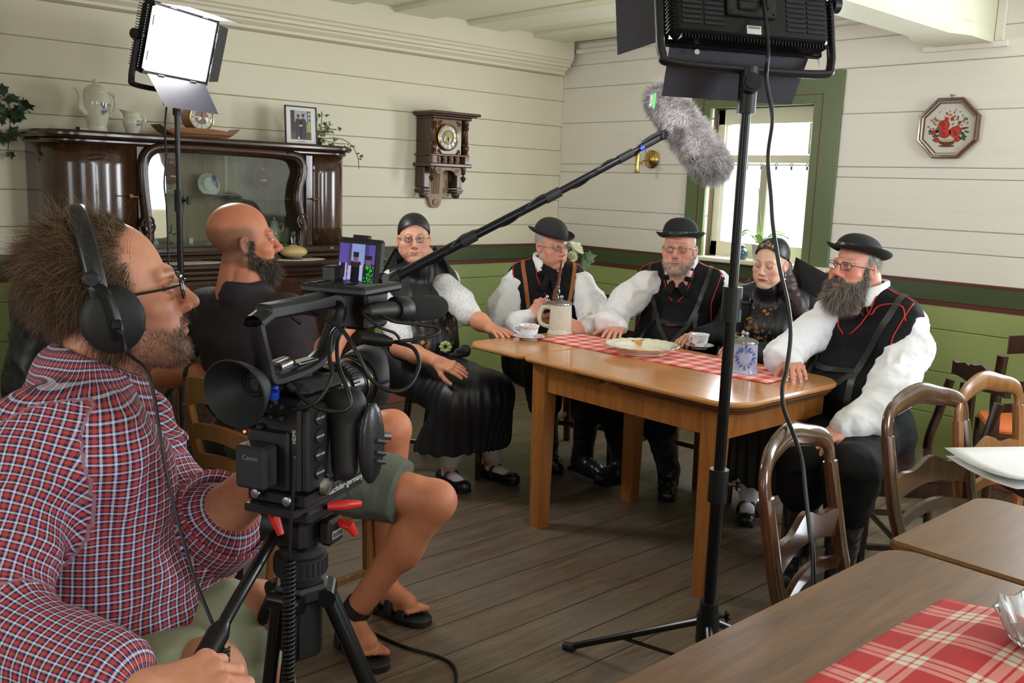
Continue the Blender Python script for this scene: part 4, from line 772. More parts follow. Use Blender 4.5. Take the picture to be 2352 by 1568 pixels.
mb=MB();mb.prism(rrect(1.885,2.375,-0.15,0.85,(0.02,0.05,0.06,0.02)),0.024,(np.eye(3),(0,0,0.736)),0.006);mb.build('tabletop',wood('plain_brown_top',hexc(134,98,58),hexc(104,72,42),'x',0.42,spec=0.35),n2)
mb=MB();mb.box((1.93,0.76,0.64),(2.33,0.78,0.736),0.002);mb.box((1.93,-0.08,0.64),(2.33,-0.06,0.736),0.002);mb.build('apron',M_nearleg,n2)
for x,y in((1.93,0.77),(2.32,0.77),(1.93,-0.06),(2.32,-0.06)):taper_leg(x,y,0.04,0.055,0.736).build('leg',M_nearleg,n2)
def wav(a,b):x,y=a*1.1,b*0.9;return 0.004+0.010*max(0,math.sin(8.0*(x*0.75+y)-0.6))*(0.35+0.65*math.sin(min(1,b*3)*PI/2))+0.004*(1+math.sin(13*y-7*x))*min(1,b*6)
cloth('checked_tablecloth',(1.672,0.640,0.7602),(-1.15,0.0,0),(0.06,-0.62,0),wav,M_check2,'large checked red and white cloth wrinkled on the near oak table','tablecloth',90,60)
bp=onz(2399,1492,0.775);bp[2]=0.776
t=NT('cut_glass');t.set(Base_Color=(0.95,0.97,0.96,1),Roughness=0.08,Transmission_Weight=0.75,IOR=1.35);M_cut=t.m
mb=MB();n=48;prof=[(0.0,0.0),(0.035,0.0),(0.055,0.018),(0.07,0.045),(0.078,0.062),(0.074,0.062),(0.064,0.045),(0.05,0.022),(0.0,0.008)];mb.lathe(prof,bp,n)
V=mb.v[0];a=np.arctan2(V[:,1]-bp[1],V[:,0]-bp[0]);k=1+0.05*np.cos(a*16);V[:,0]=bp[0]+(V[:,0]-bp[0])*k;V[:,1]=bp[1]+(V[:,1]-bp[1])*k;V[:,2]+=0.006*np.cos(a*8)*(V[:,2]-bp[2]>0.05)
tag(mb.build('cut_glass_bowl',M_cut,angle=20),'cut glass bowl at the right edge on the checked tablecloth','bowl')
rt=A3(2.93,0.66,0);r_=thing('round_table',rt,'dark round table with white papers at the right edge','table');mb=MB();mb.lathe([(0.0,0.69),(0.325,0.69),(0.34,0.70),(0.34,0.715),(0.33,0.725),(0.0,0.725)],rt,56);mb.build('tabletop',wood('dark_round_top',hexc(92,66,52),hexc(60,42,34),'x',0.2,coat=0.4),r_)
mb=MB();mb.lathe([(0.03,0.05),(0.06,0.08),(0.045,0.2),(0.06,0.42),(0.04,0.6),(0.08,0.69)],rt,24);mb.build('pedestal',M_nearleg,r_)
mb=MB()
for i in range(4):a=i*PI/2+0.4;mb.tube(spline([rt+(0.03*math.cos(a),0.03*math.sin(a),0.14),rt+(0.2*math.cos(a),0.2*math.sin(a),0.08),rt+(0.3*math.cos(a),0.3*math.sin(a),0.02)],10),0.022,8)
mb.build('foot',M_nearleg,r_)
M_paper=plain('white_paper',hexc(226,226,226),0.7,0,0.01)
def sheet(c,a,w,h,z,bend,label):
 mb=MB();u=A3(math.cos(a),math.sin(a),0);v=A3(-math.sin(a),math.cos(a),0);mb.grid(np.array([[c+u*(w*(i/8-0.5))+v*(h*(j/8-0.5))+(0,0,z+bend*((i/8-0.5)**2*4+0.4*(j/8)))for j in range(9)]for i in range(9)]));tag(mb.build('paper_sheet',M_paper,angle=180,solid=0.0008),label,'paper')
pc=onz(2420,1092,0.73);pc[2]=0
sheet(pc+(0.0,0.02,0),1.0,0.30,0.42,0.7265,0.010,'lower white sheet of paper on the dark round table');sheet(pc+(0.02,0.035,0),1.05,0.30,0.42,0.739,0.016,'upper white sheet of paper curling on the dark round table')
def rail(mb,xs,zlo,zhi,yc,th):
 P=[]
 for x in xs:a,b,y=zlo(x),zhi(x),yc(x);P.append([(x,y-th/2,a),(x,y-th/2,b),(x,y+th/2,b),(x,y+th/2,a),(x,y-th/2,a)])
 mb.grid(np.array(P));k=len(mb.v);V=np.array(P);mb.add(np.concatenate([V[0,:4],V[-1,:4]]),[(0,1,2,3),(7,6,5,4)])
def make_chair(label,group,mats,style='yoke',W=0.43,D=0.42,SH=0.46,BH=0.89,seatmat=None,lean=0.09):
 o=thing('dining_chair',(0,0,0),label,'chair',group);m1=mats;hw=W/2-0.02;yb=-D/2+0.02;yf=D/2-0.03
 mb=MB();mb.prism(rrect(-W/2+0.005,W/2-0.005,-D/2+0.02,D/2,(0.02,0.02,0.05,0.05)),0.03,(np.eye(3),(0,0,SH-0.03)),0.01);mb.build('seat',seatmat or m1,o,local=True)
 mb=MB();z0=SH-0.09
 for a,b in(((-hw,yf),(hw,yf)),((-hw,yb),(hw,yb)),((-hw,yb),(-hw,yf)),((hw,yb),(hw,yf))):mb.box((min(a[0],b[0])-0.009,min(a[1],b[1])-0.009,z0),(max(a[0],b[0])+0.009,max(a[1],b[1])+0.009,SH-0.028),0.003)
 mb.build('seat_frame',m1,o,local=True)
 for s in(-1,1):
  mb=MB();taper=taper_leg(s*hw,yf,0.028,0.04,SH-0.03);taper.build('leg',m1,o,local=True)
 yl=lambda z:yb-lean*max(0,(z-SH))/(BH-SH)-0.05*max(0,(SH-z))/SH
 for s in(-1,1):
  mb=MB();zs=[0,0.2,SH,SH+0.15,BH-0.09];C=spline([(s*(hw+(0.012 if z>SH+0.1 else 0)),yl(z),z)for z in zs],24);mb.tube(C,[0.021+0.003*(c[2]>0.1)for c in C],10,True,((0,1,0),0.75));mb.build('leg',m1,o,local=True)
 xs=np.linspace(-hw,hw,19);yc=lambda x:0.0
 if style=='yoke':
  h=hw+0.012;C=[(-h,yl(BH-0.10),BH-0.11),(-h+0.002,yl(BH-0.06),BH-0.055),(-h+0.03,yl(BH-0.03)-0.004,BH-0.024),(-h*0.5,yl(BH)-0.016,BH-0.008),(0,yl(BH)-0.022,BH+0.010),(h*0.5,yl(BH)-0.016,BH-0.008),(h-0.03,yl(BH-0.03)-0.004,BH-0.024),(h-0.002,yl(BH-0.06),BH-0.055),(h,yl(BH-0.10),BH-0.11)]
  C=spline(C,56);mb=MB();x=np.abs(C[:,0])/h;mb.tube(C,0.023+0.010*(1-x**2),12,True,((0,1,0),0.55));mb.build('top_rail',m1,o,local=True,angle=60)
  for(zc,hh,wave,nm)in((SH+0.185,0.036,0.022,'back_slat'),(SH+0.085,0.017,0.022,'back_slat')):
   mb=MB();arch=lambda x:0.028*math.cos(x/hw*PI/2);scal=lambda x:(0.010*math.cos(x/hw*2.2*PI)if hh>0.03 else 0);xs2=np.linspace(-hw,hw,31);rail(mb,xs2,lambda x:zc+arch(x)-hh,lambda x:zc+arch(x)+hh*(0.75+0.25*math.cos(x/hw*PI/2))+scal(x),lambda x:yl(zc)-0.014*math.cos(x/hw*PI/2),0.016);mb.build(nm,m1,o,local=True,angle=50)
 elif style=='ladder':
  for zc,hh in((BH-0.04,0.04),(SH+0.2,0.025),(SH+0.1,0.02)):
   mb=MB();rail(mb,xs,lambda x:zc+0.02*math.cos(x/hw*PI/2)-hh,lambda x:zc+0.02*math.cos(x/hw*PI/2)+hh,lambda x:yl(zc)-0.012*math.cos(x/hw*PI/2),0.018);mb.build('back_slat',m1,o,local=True)
 else:
  mb=MB();rail(mb,np.linspace(-hw-0.03,hw+0.03,33),lambda x:BH-0.075-0.01*math.cos(x/hw*PI),lambda x:BH-0.01+(0.016 if abs(x)<hw*0.5 else 0.0)+0.006*math.cos(x/hw*3*PI),lambda x:yl(BH)-0.01*math.cos(x/hw*PI/2),0.024);mb.build('crest_rail',m1,o,local=True)
  mb=MB();rail(mb,np.linspace(-0.06,0.06,7),lambda x:SH+0.02,lambda x:BH-0.07,lambda x:yl(SH+0.2),0.014);mb.build('back_splat',m1,o,local=True)
 mb=MB();mb.box((-hw,yf-0.16,0.16),(hw,yf-0.145,0.185),0.003);mb.box((-hw-0.008,yb-0.03,0.155),(-hw+0.008,yf,0.18),0.003);mb.box((hw-0.008,yb-0.03,0.155),(hw+0.008,yf,0.18),0.003);mb.build('stretcher',m1,o,local=True)
 return o
M_ch_dark=wood('dark_chair_wood',hexc(104,64,40),hexc(52,30,20),'z',0.2,coat=0.45);M_ch_red=wood('reddish_chair_wood',hexc(66,36,24),hexc(36,20,15),'z',0.22,coat=0.4)
M_ch_light=wood('light_chair_wood',hexc(168,112,66),hexc(120,76,42),'z',0.3,coat=0.2);M_ch_honey=wood('honey_chair_wood',hexc(164,112,62),hexc(116,76,40),'z',0.35);M_ch_mid=wood('mid_chair_wood',hexc(120,76,44),hexc(72,44,26),'z',0.3,coat=0.2)
ch=make_chair('dark brown chair with arched back nearest the worn oak table, under the hanging cable','arch-backed chairs',M_ch_dark);ch.location=(2.04,0.87,0);ch.rotation_euler=(0,0,PI+0.17)
dup(ch,(2.745,0.905,0),PI-0.115,'dark brown chair with arched back between the side table and the bearded man','arch-backed chairs')
c3=make_chair('light brown chair with arched back in front of the green wall',None,M_ch_light,lean=0.05);c3.location=(3.15,0.905,0);c3.rotation_euler=(0,0,PI-0.07)
c5=make_chair('dark chair with carved crest rail under the bearded man',None,M_ch_red,'crest',W=0.45,BH=0.84);c5.location=(3.55,1.59,0);c5.rotation_euler=(0,0,0.78)
c1=make_chair('dark chair under the woman with bare forearms','chairs behind the honey table',M_ch_red,'ladder',BH=0.86);c1.location=(3.0,3.70,0);c1.rotation_euler=(0,0,math.radians(215))
c2=make_chair('brown chair under the man smoking a pipe','chairs behind the honey table',M_ch_mid,'ladder',BH=0.86);c2.location=(3.72,3.43,0);c2.rotation_euler=(0,0,math.radians(115))
dup(c2,(3.88,2.88,0),math.radians(95),'brown chair under the man in the round-lensed glasses and bowler hat','chairs behind the honey table')
dup(c2,(3.90,2.28,0),math.radians(92),'brown chair under the woman in the star-embroidered cap','chairs behind the honey table')
co=make_chair('dark chair with an orange padded seat by the green wall at the right edge',None,M_ch_red,'ladder',seatmat=plain('orange_upholstery',hexc(190,92,34),0.8),BH=0.9)
_p=onz(2372,968,0.47);co.location=(_p[0],_p[1],0);co.rotation_euler=(0,0,math.radians(-60))
cb=make_chair('honey brown chair with curved back under the bald man',None,M_ch_honey,'ladder',W=0.42,D=0.42,SH=0.46,BH=0.84,lean=0.07);cb.location=(1.47,2.68,0);cb.rotation_euler=(0,0,math.radians(-90+8))
M_pewter=plain('pewter',hexc(150,150,152),0.3,0.9,0.08)
def stein(p,r,h,label,tint,handle_a):
 o=thing('beer_stein',p,label,'stein');u=A3(math.cos(handle_a),math.sin(handle_a),0)
 mb=MB();mb.lathe(curve_prof([(0,0),(r*1.02,0),(r*1.08,0.004),(r*1.06,0.012),(r*0.98,0.02),(r*0.96,h*0.5),(r*0.9,h*0.97),(r*0.88,h),(0,h)],70),p,56);mb.tint(tint);mb.build('body',M_porc,o)
 mb=MB();mb.tube(spline([p+u*(r*0.9)+(0,0,h*0.86),p+u*(r*1.5)+(0,0,h*0.86),p+u*(r*1.85)+(0,0,h*0.6),p+u*(r*1.7)+(0,0,h*0.3),p+u*(r*0.95)+(0,0,h*0.2)],24),r*0.19,10);mb.tint(lambda V:np.tile(tint(np.array([p+A3(9,9,9)]))[0],(len(V),1)));mb.build('handle',M_porc,o)
 mb=MB();mb.lathe([(r*0.9,h-0.002),(r*0.96,h+0.002),(r*0.94,h+0.008),(r*0.7,h+0.016),(r*0.25,h+0.02),(0.006,h+0.024),(0.006,h+0.03),(0.010,h+0.036),(0.006,h+0.044),(0,h+0.046)],p,36);ld=mb.build('pewter_lid',M_pewter,o)
 mb=MB();mb.tube(spline([p+u*(r*0.8)+(0,0,h+0.006),p+u*(r*1.25)+(0,0,h+0.008),p+u*(r*1.35)+(0,0,h*0.88)],10),0.006,8);mb.lathe([(0,0),(0.007,0.004),(0.004,0.012),(0.008,0.02),(0.005,0.03),(0.0,0.034)],p+u*(r*1.25)+(0,0,h+0.01),12);mb.build('thumb_lever',M_pewter,ld);return o
s1=onz(1286,765,0.76)
STONE=A3(*hexc(214,210,194)[:3]);stein(s1,0.058,0.145,'off-white stoneware stein with pewter lid held by the man with the pipe',lambda V:np.tile(STONE,(len(V),1)),math.atan2(CAM_R[0][1],CAM_R[0][0])+PI-0.25)
s2=onz(1709,857,0.762);GREY=A3(*hexc(164,170,196)[:3]);COB=A3(*hexc(52,66,150)[:3])
def relief(V):
 c=s2+A3(0,0,0.072);side=nrm(CAM_P-c);u=nrm(np.cross([0,0,1],side));d=V-c;a=d@u;b=d[:,2];fr=(d@side)>0;rad=np.hypot(a,b*0.85);th=np.arctan2(b,a)
 w=fr*sm(-np.abs(rad-0.033-0.003*np.cos(12*th)),-0.009,-0.006)*(0.6+0.4*np.sign(np.cos(16*th)));w2=fr*(rad<0.026)*(0.5+0.5*np.sign(np.sin(b*900)))*0.65*(np.abs(np.sin(a*520))>0.25);return mixc(mixc(np.tile(GREY,(len(V),1)),COB,np.clip(w,0,1)),COB,np.clip(w2,0,1))
stein(s2,0.05,0.125,'blue-grey stein with a cobalt medallion on the end of the runner',relief,math.atan2(CAM_R[2][1],CAM_R[2][0]))
def cup_saucer(p,cr,label,where,tint,ha):
 CW=A3(*hexc(228,230,236)[:3]);mb=MB();mb.lathe(curve_prof([(0,0.0),(cr*0.8,0.0),(cr*0.95,0.006),(cr*1.55,0.016),(cr*1.62,0.019),(cr*1.5,0.019),(cr*0.9,0.010),(0,0.008)],40),p,44);mb.tint(lambda V:mixc(np.tile(CW,(len(V),1)),A3(*hexc(176,150,110)[:3]),(np.hypot(V[:,0]-p[0],V[:,1]-p[1])>cr*1.54)*0.7));tag(mb.build('saucer',M_porc),'white saucer under the cup '+where,'saucer')
 q=p+A3(0,0,0.0095);o=thing('tea_cup',q,label,'cup');mb=MB();mb.lathe(curve_prof([(0,0),(cr*0.45,0.0),(cr*0.5,0.006),(cr*0.85,0.02),(cr*0.98,0.045),(cr*1.08,0.058),(cr*1.02,0.057),(cr*0.9,0.042),(cr*0.5,0.012),(0,0.01)],60),q,44);mb.tint(lambda V:tint(V,q,CW));mb.build('cup',M_porc,o)
 u=A3(math.cos(ha),math.sin(ha),0);mb=MB();mb.tube(spline([q+u*cr*0.98+(0,0,0.046),q+u*cr*1.4+(0,0,0.052),q+u*cr*1.5+(0,0,0.032),q+u*cr*0.85+(0,0,0.02)],18),0.0028,8);mb.tint(lambda V:np.tile(CW,(len(V),1)));mb.build('handle',M_porc,o)
GOLD=A3(*hexc(170,134,84)[:3]);aL=math.atan2(-CAM_R[0][1],-CAM_R[0][0])
p=onz(1214,779,0.76);cup_saucer(p,0.047,'white cup with gold garland rim on the table end near the woman with bare forearms','with gold garland rim',lambda V,q,CW:mixc(np.tile(CW,(len(V),1)),GOLD,((np.abs(V[:,2]-q[2]-0.048-0.004*np.sin(np.arctan2(V[:,1]-q[1],V[:,0]-q[0])*12))<0.0028)*0.8)),aL)
p=onz(1606,800,0.76);PK=A3(*hexc(190,120,124)[:3]);cup_saucer(p,0.041,'white cup with small pink flowers between the hands of the woman in the embroidered cap','with pink flowers',lambda V,q,CW:mixc(np.tile(CW,(len(V),1)),PK,((vnoise((V-q)*130,4)>0.35)&(np.abs(V[:,2]-q[2]-0.03)<0.012))*0.7),aL+0.5)
p=onz(1474,809,0.7636);R_=0.165;PL=A3(*hexc(226,220,198)[:3])
def ptint(V):
 d=V-p;rad=np.hypot(d[:,0],d[:,1]);C=mixc(np.tile(PL,(len(V),1)),A3(*hexc(196,150,110)[:3]),(rad>R_*0.975)*0.6);f=p+nrm(A3(CAM_R[2][0],CAM_R[2][1],0))*R_*0.74;e=V-f;r2=np.hypot(e[:,0],e[:,1]);th=np.arctan2(e[:,1],e[:,0])
 C=mixc(C,A3(*hexc(110,118,128)[:3]),(r2<0.034)*(np.cos(3*th)>0.55)*(d[:,2]>0.012));return mixc(C,A3(*hexc(206,140,56)[:3]),sm(-r2,-0.021,-0.015)*(d[:,2]>0.012))
mb=MB();mb.lathe(curve_prof([(0,0.0),(R_*0.62,0.0),(R_*0.66,0.006),(R_*0.80,0.024),(R_*0.99,0.035),(R_,0.038),(R_*0.96,0.038),(R_*0.78,0.029),(R_*0.6,0.012),(0,0.009)],80),p,96)
V=mb.v[0];a=np.arctan2(V[:,1]-p[1],V[:,0]-p[0]);r=np.hypot(V[:,0]-p[0],V[:,1]-p[1]);k=1+0.012*np.cos(a*24)*sm(r,R_*0.8,R_);V[:,0]=p[0]+(V[:,0]-p[0])*k;V[:,1]=p[1]+(V[:,1]-p[1])*k;V[:,2]+=0.001*np.cos(a*24)*sm(r,R_*0.8,R_)
mb.tint(ptint);tag(mb.build('serving_dish',M_porc),'large cream dish with an orange flower in the middle of the runner','dish')
def rose(mb,c,r,col,up=(0.3,-0.6,0.8),seed=0):
 up=nrm(up);u=nrm(np.cross(up,(0,0.3,1)));w=np.cross(up,u);rg=np.random.default_rng(seed)
 for ring,(n,rr,op)in enumerate(((3,0.3,0.15),(4,0.5,0.4),(5,0.75,0.75),(6,1.0,1.15))):
  for i in range(n):
   a=2*PI*i/n+ring*0.7;P=[]
   for s in np.linspace(0,1,6):
    row=[]
    for q in np.linspace(-1,1,7):
     aa=a+q*(0.85 if ring else 1.1)*(1-0.15*s);rad=r*rr*(0.25+0.75*math.sin(s*PI/2*min(1.2,op+0.4)))*(1-0.06*q*q);h=r*(1.15-0.12*ring)*s*(1-0.12*q*q)-r*0.25*max(0,s-0.7)*op*2;row.append(c+rad*(math.cos(aa)*u+math.sin(aa)*w)+h*up)
    P.append(row)
   mb.grid(np.array(P),A3(*col[:3])*rg.uniform(0.93,1.05))
fl=A3(4.55,3.86,0.76);_w=spot(1318,573,5.75);vs=thing('rose_vase',(_w[0],_w[1],0),'cream rose in a slim vase on a stand behind the man with the pipe','flower')
mb=MB();rose(mb,_w+(0,0,-0.01),0.055,hexc(232,232,200));rose(mb,spot(1312,590,5.72),0.035,hexc(222,228,190),(-0.2,-0.8,0.3),3);mb.build('rose_bloom',M_leaf,vs,angle=180,solid=0.0008)
mb=MB();
for(a,b,s,dd)in((1335,597,0.085,(0.6,-.4,0.0)),(1345,592,0.07,(0.8,-0.5,0.25)),(1328,605,0.075,(0.3,-.6,-.5)),(1310,604,0.06,(-0.6,-.5,-.3))):ivy_leaf(mb,spot(a,b,5.74),A3(*dd),A3(0,-1,0.4),s,None,A3(*hexc(70,92,58)[:3]))
mb.build('foliage',M_leaf,vs,smooth=False,solid=0.0006);mb=MB();mb.tube([_w+(0,0,-0.01),(_w[0],_w[1],0.86)],0.004,6);mb.build('stem',plain('green_stem',hexc(72,96,52),0.5),vs)
mb=MB();mb.lathe([(0,0.72),(0.035,0.72),(0.04,0.76),(0.022,0.84),(0.02,0.93),(0.028,0.95),(0.024,0.95),(0.016,0.9),(0,0.76)],(_w[0],_w[1],0),24);mb.build('vase',plain('white_vase',hexc(216,214,206),0.2),vs)
st=thing('plant_stand',(_w[0],_w[1],0),'small wooden stand behind the man with the pipe carrying the rose vase','stand');mb=MB();mb.lathe([(0,0.695),(0.15,0.695),(0.155,0.705),(0.15,0.718),(0,0.72)],(_w[0],_w[1],0),32);mb.build('top',M_ch_red,st)
for i in range(3):a=i*2*PI/3;mb=MB();mb.tube([(_w[0]+0.1*math.cos(a),_w[1]+0.1*math.sin(a),0.70),(_w[0]+0.15*math.cos(a),_w[1]+0.15*math.sin(a),0)],(0.016,0.012),8);mb.build('leg',M_ch_red,st)
q=A3(5.052,3.26,1.064);orr=thing('potted_orchid',q,'green-leaved orchid in a white pot on the window sill behind the woman','potted plant');mb=MB();mb.lathe([(0,0),(0.045,0),(0.06,0.1),(0.063,0.105),(0.055,0.105),(0.05,0.09),(0,0.09)],q,28);mb.build('pot',plain('white_vase',hexc(216,214,206),0.2),orr)
mb=MB()
for a,ln,h in((1.4,0.17,0.07),(1.75,0.14,0.09),(-1.5,0.18,0.075),(-1.2,0.15,0.09),(-1.9,0.12,0.05),(3.1,0.10,0.07)):
 u=A3(math.cos(a),math.sin(a),0);w=A3(-math.sin(a),math.cos(a),0);mb.grid(np.array([[q+(0,0,0.10)+u*ln*s+(0,0,h*math.sin(s*PI*0.75))+w*(0.028*math.sin(PI*min(1,s+0.05))**0.6*v)+(0,0,-0.006*(1-v*v))for v in(-1,-0.4,0,0.4,1)]for s in np.linspace(0,1,9)]),A3(*hexc(110,168,44)[:3]))
mb.build('leaves',M_leaf,orr,angle=180,solid=0.002);mb=MB();mb.tube(spline([q+(0,0,0.09),q+(0,0.03,0.3),q+(0,0.05,0.45)],10),0.003,6);mb.build('stem',plain('green_stem',hexc(72,96,52),0.5),orr)
q=onx(1700,583,5.03);q[2]=1.064;q[0]=5.04;mb=MB();mb.lathe(curve_prof([(0,0),(0.028,0),(0.042,0.03),(0.04,0.055),(0.022,0.07),(0.024,0.082),(0.016,0.09),(0.006,0.096),(0,0.105)],30),q,28);tag(mb.build('ginger_jar',plain('blue_glaze',hexc(70,96,110),0.15,coat=0.5)),'small dark blue jar on the window sill beside the stand pole','jar')
RIGHT=CAM_R[0].copy();RIGHT[2]=0;RIGHT=nrm(RIGHT)
def facing(p,turn):
 d=-np.array([p[0],p[1],0.0]);return math.atan2(d[1],d[0])+math.radians(turn)
def head_frame(az,pitch=0.0,roll=0.0):return rotz(az-PI/2)@rotx(math.radians(pitch))@roty(math.radians(roll))
SK={k:A3(*hexc(*v)[:3])for k,v in dict(fair=(214,160,134),rosy=(216,154,132),tan=(206,142,112),pale=(222,178,156),warm=(204,138,106)).items()}
M_skin=vcol('skin',0.48,0.12,260,sss=0.12,spec=0.4);M_eye=vcol('eye_surface',0.08,coat=0.6)
def head_mesh(vox,skin,female=False,mouth='closed',brow=1.0,nose=1.0,jaw=1.0,old=1.0,stub=None,stubc=(90,80,76),hair=None,hairc=(120,110,104),lip=(176,96,88),lid=0.0,cheek=0.25,lipw=0.8,ear=True,browc=(96,80,70),thick=1.0,bald_stubble=None):
 S=Sdf((-0.098,-0.125,-0.19),(0.098,0.135,0.125),vox);c=lambda*p:A3(*p)
 S.ell((0,-0.018,0.035),(0.076,0.094,0.082),k=0.01);S.ell((0,0.022,-0.035),(0.064*thick,0.068,0.084),k=0.03)
 for s in(-1,1):
  S.cap(c(s*0.054*thick,-0.002,-0.062),c(s*0.018,0.062,-0.106),0.022*jaw,0.019,k=0.03);S.ell((s*0.046*thick,0.054,-0.030),(0.024,0.023,0.020),k=0.022);S.ell((s*0.041*thick,0.058,-0.066),(0.020,0.020,0.024),k=0.022)
  S.cap(c(s*0.012,0.083,0.019),c(s*0.046,0.068,0.020),0.010*brow,0.008,k=0.012);S.ell((s*0.0315,0.093,-0.001),(0.020,0.013,0.0115),k=0.012,op='sub')
  S.ell((s*0.0315,0.0715,0.0),(0.0145,0.0125,0.0125),k=0.004)
  S.cap(c(s*0.018,0.0795,0.0075-0.004*lid),c(s*0.0315,0.0845,0.0088-0.008*lid),0.0042,0.0046,k=0.004);S.cap(c(s*0.0315,0.0845,0.0088-0.008*lid),c(s*0.046,0.0745,0.005-0.004*lid),0.0046,0.004,k=0.004)
  S.cap(c(s*0.018,0.079,-0.0065),c(s*0.0315,0.082,-0.0095),0.0035,0.0042,k=0.004);S.cap(c(s*0.0315,0.082,-0.0095),c(s*0.046,0.074,-0.005),0.0042,0.0035,k=0.004)
  S.cap(c(s*0.0225,0.082,-0.016),c(s*0.043,0.072,-0.0185),0.003*old,0.002,k=0.004,op='sub')
 S.cap(c(0,0.083,0.012),c(0,0.106,-0.028),0.0078*nose,0.0105*nose,k=0.010);S.ell((0,0.110,-0.034),(0.0125*nose,0.0125,0.0108),k=0.007)
 for s in(-1,1):S.ell((s*0.0125*nose,0.098,-0.039),(0.0082,0.011,0.0080),k=0.006);S.ell((s*0.0065,0.107,-0.0475),(0.0036,0.0055,0.004),k=0.002,op='sub')
 S.ell((0,0.073,-0.068),(0.037,0.0205,0.027),k=0.016)
 if mouth=='open':
  S.ell((0,0.099,-0.074),(0.021,0.022,0.010),k=0.004,op='sub');S.chain([c(-0.026,0.082,-0.072),c(-0.012,0.0945,-0.0632),c(0,0.096,-0.0645),c(0.012,0.0945,-0.0632),c(0.026,0.082,-0.072)],[0.003,0.0045,0.004,0.0045,0.003],k=0.004);S.chain([c(-0.025,0.082,-0.074),c(-0.012,0.091,-0.0855),c(0.012,0.091,-0.0855),c(0.025,0.082,-0.074)],[0.003,0.005,0.005,0.003],k=0.004)
 else:
  u=0.0035 if mouth=='smile' else(-0.0035 if mouth=='frown' else 0.0)
  S.chain([c(-0.026,0.0835,-0.069+u),c(-0.012,0.0925,-0.0665+u*0.2),c(0,0.0945,-0.0678),c(0.012,0.0925,-0.0665+u*0.2),c(0.026,0.0835,-0.069+u)],[0.002,0.0035,0.0035,0.0035,0.002],k=0.006);S.chain([c(-0.023,0.0835,-0.0725+u*0.8),c(-0.010,0.0915,-0.0765),c(0.010,0.0915,-0.0765),c(0.023,0.0835,-0.0725+u*0.8)],[0.002,0.0043,0.0043,0.002],k=0.006)
  S.chain([c(-0.028,0.0865,-0.0705+u),c(-0.014,0.0955,-0.0715+u*0.25),c(0,0.0985,-0.0718),c(0.014,0.0955,-0.0715+u*0.25),c(0.028,0.0865,-0.0705+u)],[0.0012,0.0014,0.0014,0.0014,0.0012],k=0.003,op='sub')
 S.cap(c(-0.016,0.094,-0.090),c(0.016,0.094,-0.090),0.003,k=0.007,op='sub');S.ell((0,0.078,-0.106),(0.021*jaw,0.017,0.016),k=0.016)
 if old>0:
  for s in(-1,1):S.chain([c(s*0.019,0.100,-0.040),c(s*0.030,0.090,-0.056),c(s*0.036,0.080,-0.078)],[0.0014*old,0.0018*old,0.0012*old],k=0.006,op='sub')
 if ear:
  for s in(-1,1):
   R=rotz(s*0.42)@rotx(0.18);e=c(s*0.080,-0.010,-0.012);S.ell(e,(0.0065,0.0175,0.031),R,k=0.006);S.ell(e+R@c(s*0.006,0.002,0.003),(0.005,0.0105,0.019),R,k=0.004,op='sub');S.cap(e+c(-s*0.01,0.006,0.0),e+c(-s*0.004,0.004,-0.016),0.009,0.007,k=0.006)
 S.cap(c(0,-0.022,-0.075),c(0,-0.045,-0.185),0.054*thick if not female else 0.047,0.060*thick if not female else 0.05,k=0.02)
 V,F=S.net();V=relax(V,F,1,0.4);n=len(V);x,y,z=np.abs(V[:,0]),V[:,1],V[:,2]
 C=np.tile(skin,(n,1));C*=(1+0.05*vnoise(V*70,3)+0.03*vnoise(V*220,4))[:,None]
 red=A3(*hexc(206,104,88)[:3]);C=mixc(C,red,cheek*np.exp(-(((x-0.046)/0.024)**2+((z+0.036)/0.024)**2))*(y>0.02));C=mixc(C,red,cheek*1.1*np.exp(-((x/0.016)**2+((z+0.036)/0.018)**2))*(y>0.09));C=mixc(C,red,0.3*(x>0.075)*(y<0.02)*(np.abs(z+0.012)<0.035))
 um=0.0035 if mouth=='smile' else(-0.0035 if mouth=='frown' else 0.0);zc=-0.0715+um*(x/0.026)**2;op_=0.004 if mouth=='open' else 0.0;le=np.where(z>zc,(0.0065+op_)*(1-(x/0.028)**2)*(1-0.18*np.exp(-(x/0.004)**2)),(0.0088+op_)*(1-(x/0.027)**2));C=mixc(C,hexc(*lip)[:3],lipw*sm(-(np.abs(z-zc)-le),-0.0012,0.0012)*(y>0.078)*(x<0.029))
 if mouth!='open':C=mixc(C,hexc(96,44,42)[:3],0.6*sm(-np.abs(z-zc),-0.0018,-0.0006)*(y>0.078)*(x<0.027))
 if mouth=='open':C=mixc(C,hexc(86,34,32)[:3],sm(-np.sqrt((x/0.02)**2+((z+0.074)/0.0085)**2),-1.05,-0.8)*(y>0.06)*(y<0.092))
 bz=0.0215+0.0035*np.sin(np.clip((x-0.012)/0.034,0,1)*PI*0.75);bw=0.0042*sm(x,0.010,0.016)*sm(-x,-0.050,-0.034)+1e-5;C=mixc(C,hexc(*browc)[:3],np.clip((0.62+0.25*vnoise(V*A3(900,300,500),7))*sm(-np.abs(z-bz)/bw,-1.25,-0.45)*(y>0.055),0,1))
 C=mixc(C,hexc(150,92,80)[:3],0.35*sm(-np.sqrt(((x-0.0315)/0.02)**2+(z/0.012)**2),-1.1,-0.7)*(y>0.06))
 lm=sm(-np.abs(np.sqrt(((x-0.0315)/0.0165)**2+((z+0.001)/0.0085)**2)-1),-0.28,-0.08)*(y>0.07);C=mixc(C,hexc(92,58,50)[:3],0.5*lm)
 bm=beard_mask(V)
 if stub is not None:C=mixc(C,hexc(*stubc)[:3],bm*stub*(0.8+0.25*vnoise(V*300,6)))
 if hair is not None:C=mixc(C,hexc(*hairc)[:3],hair(V))
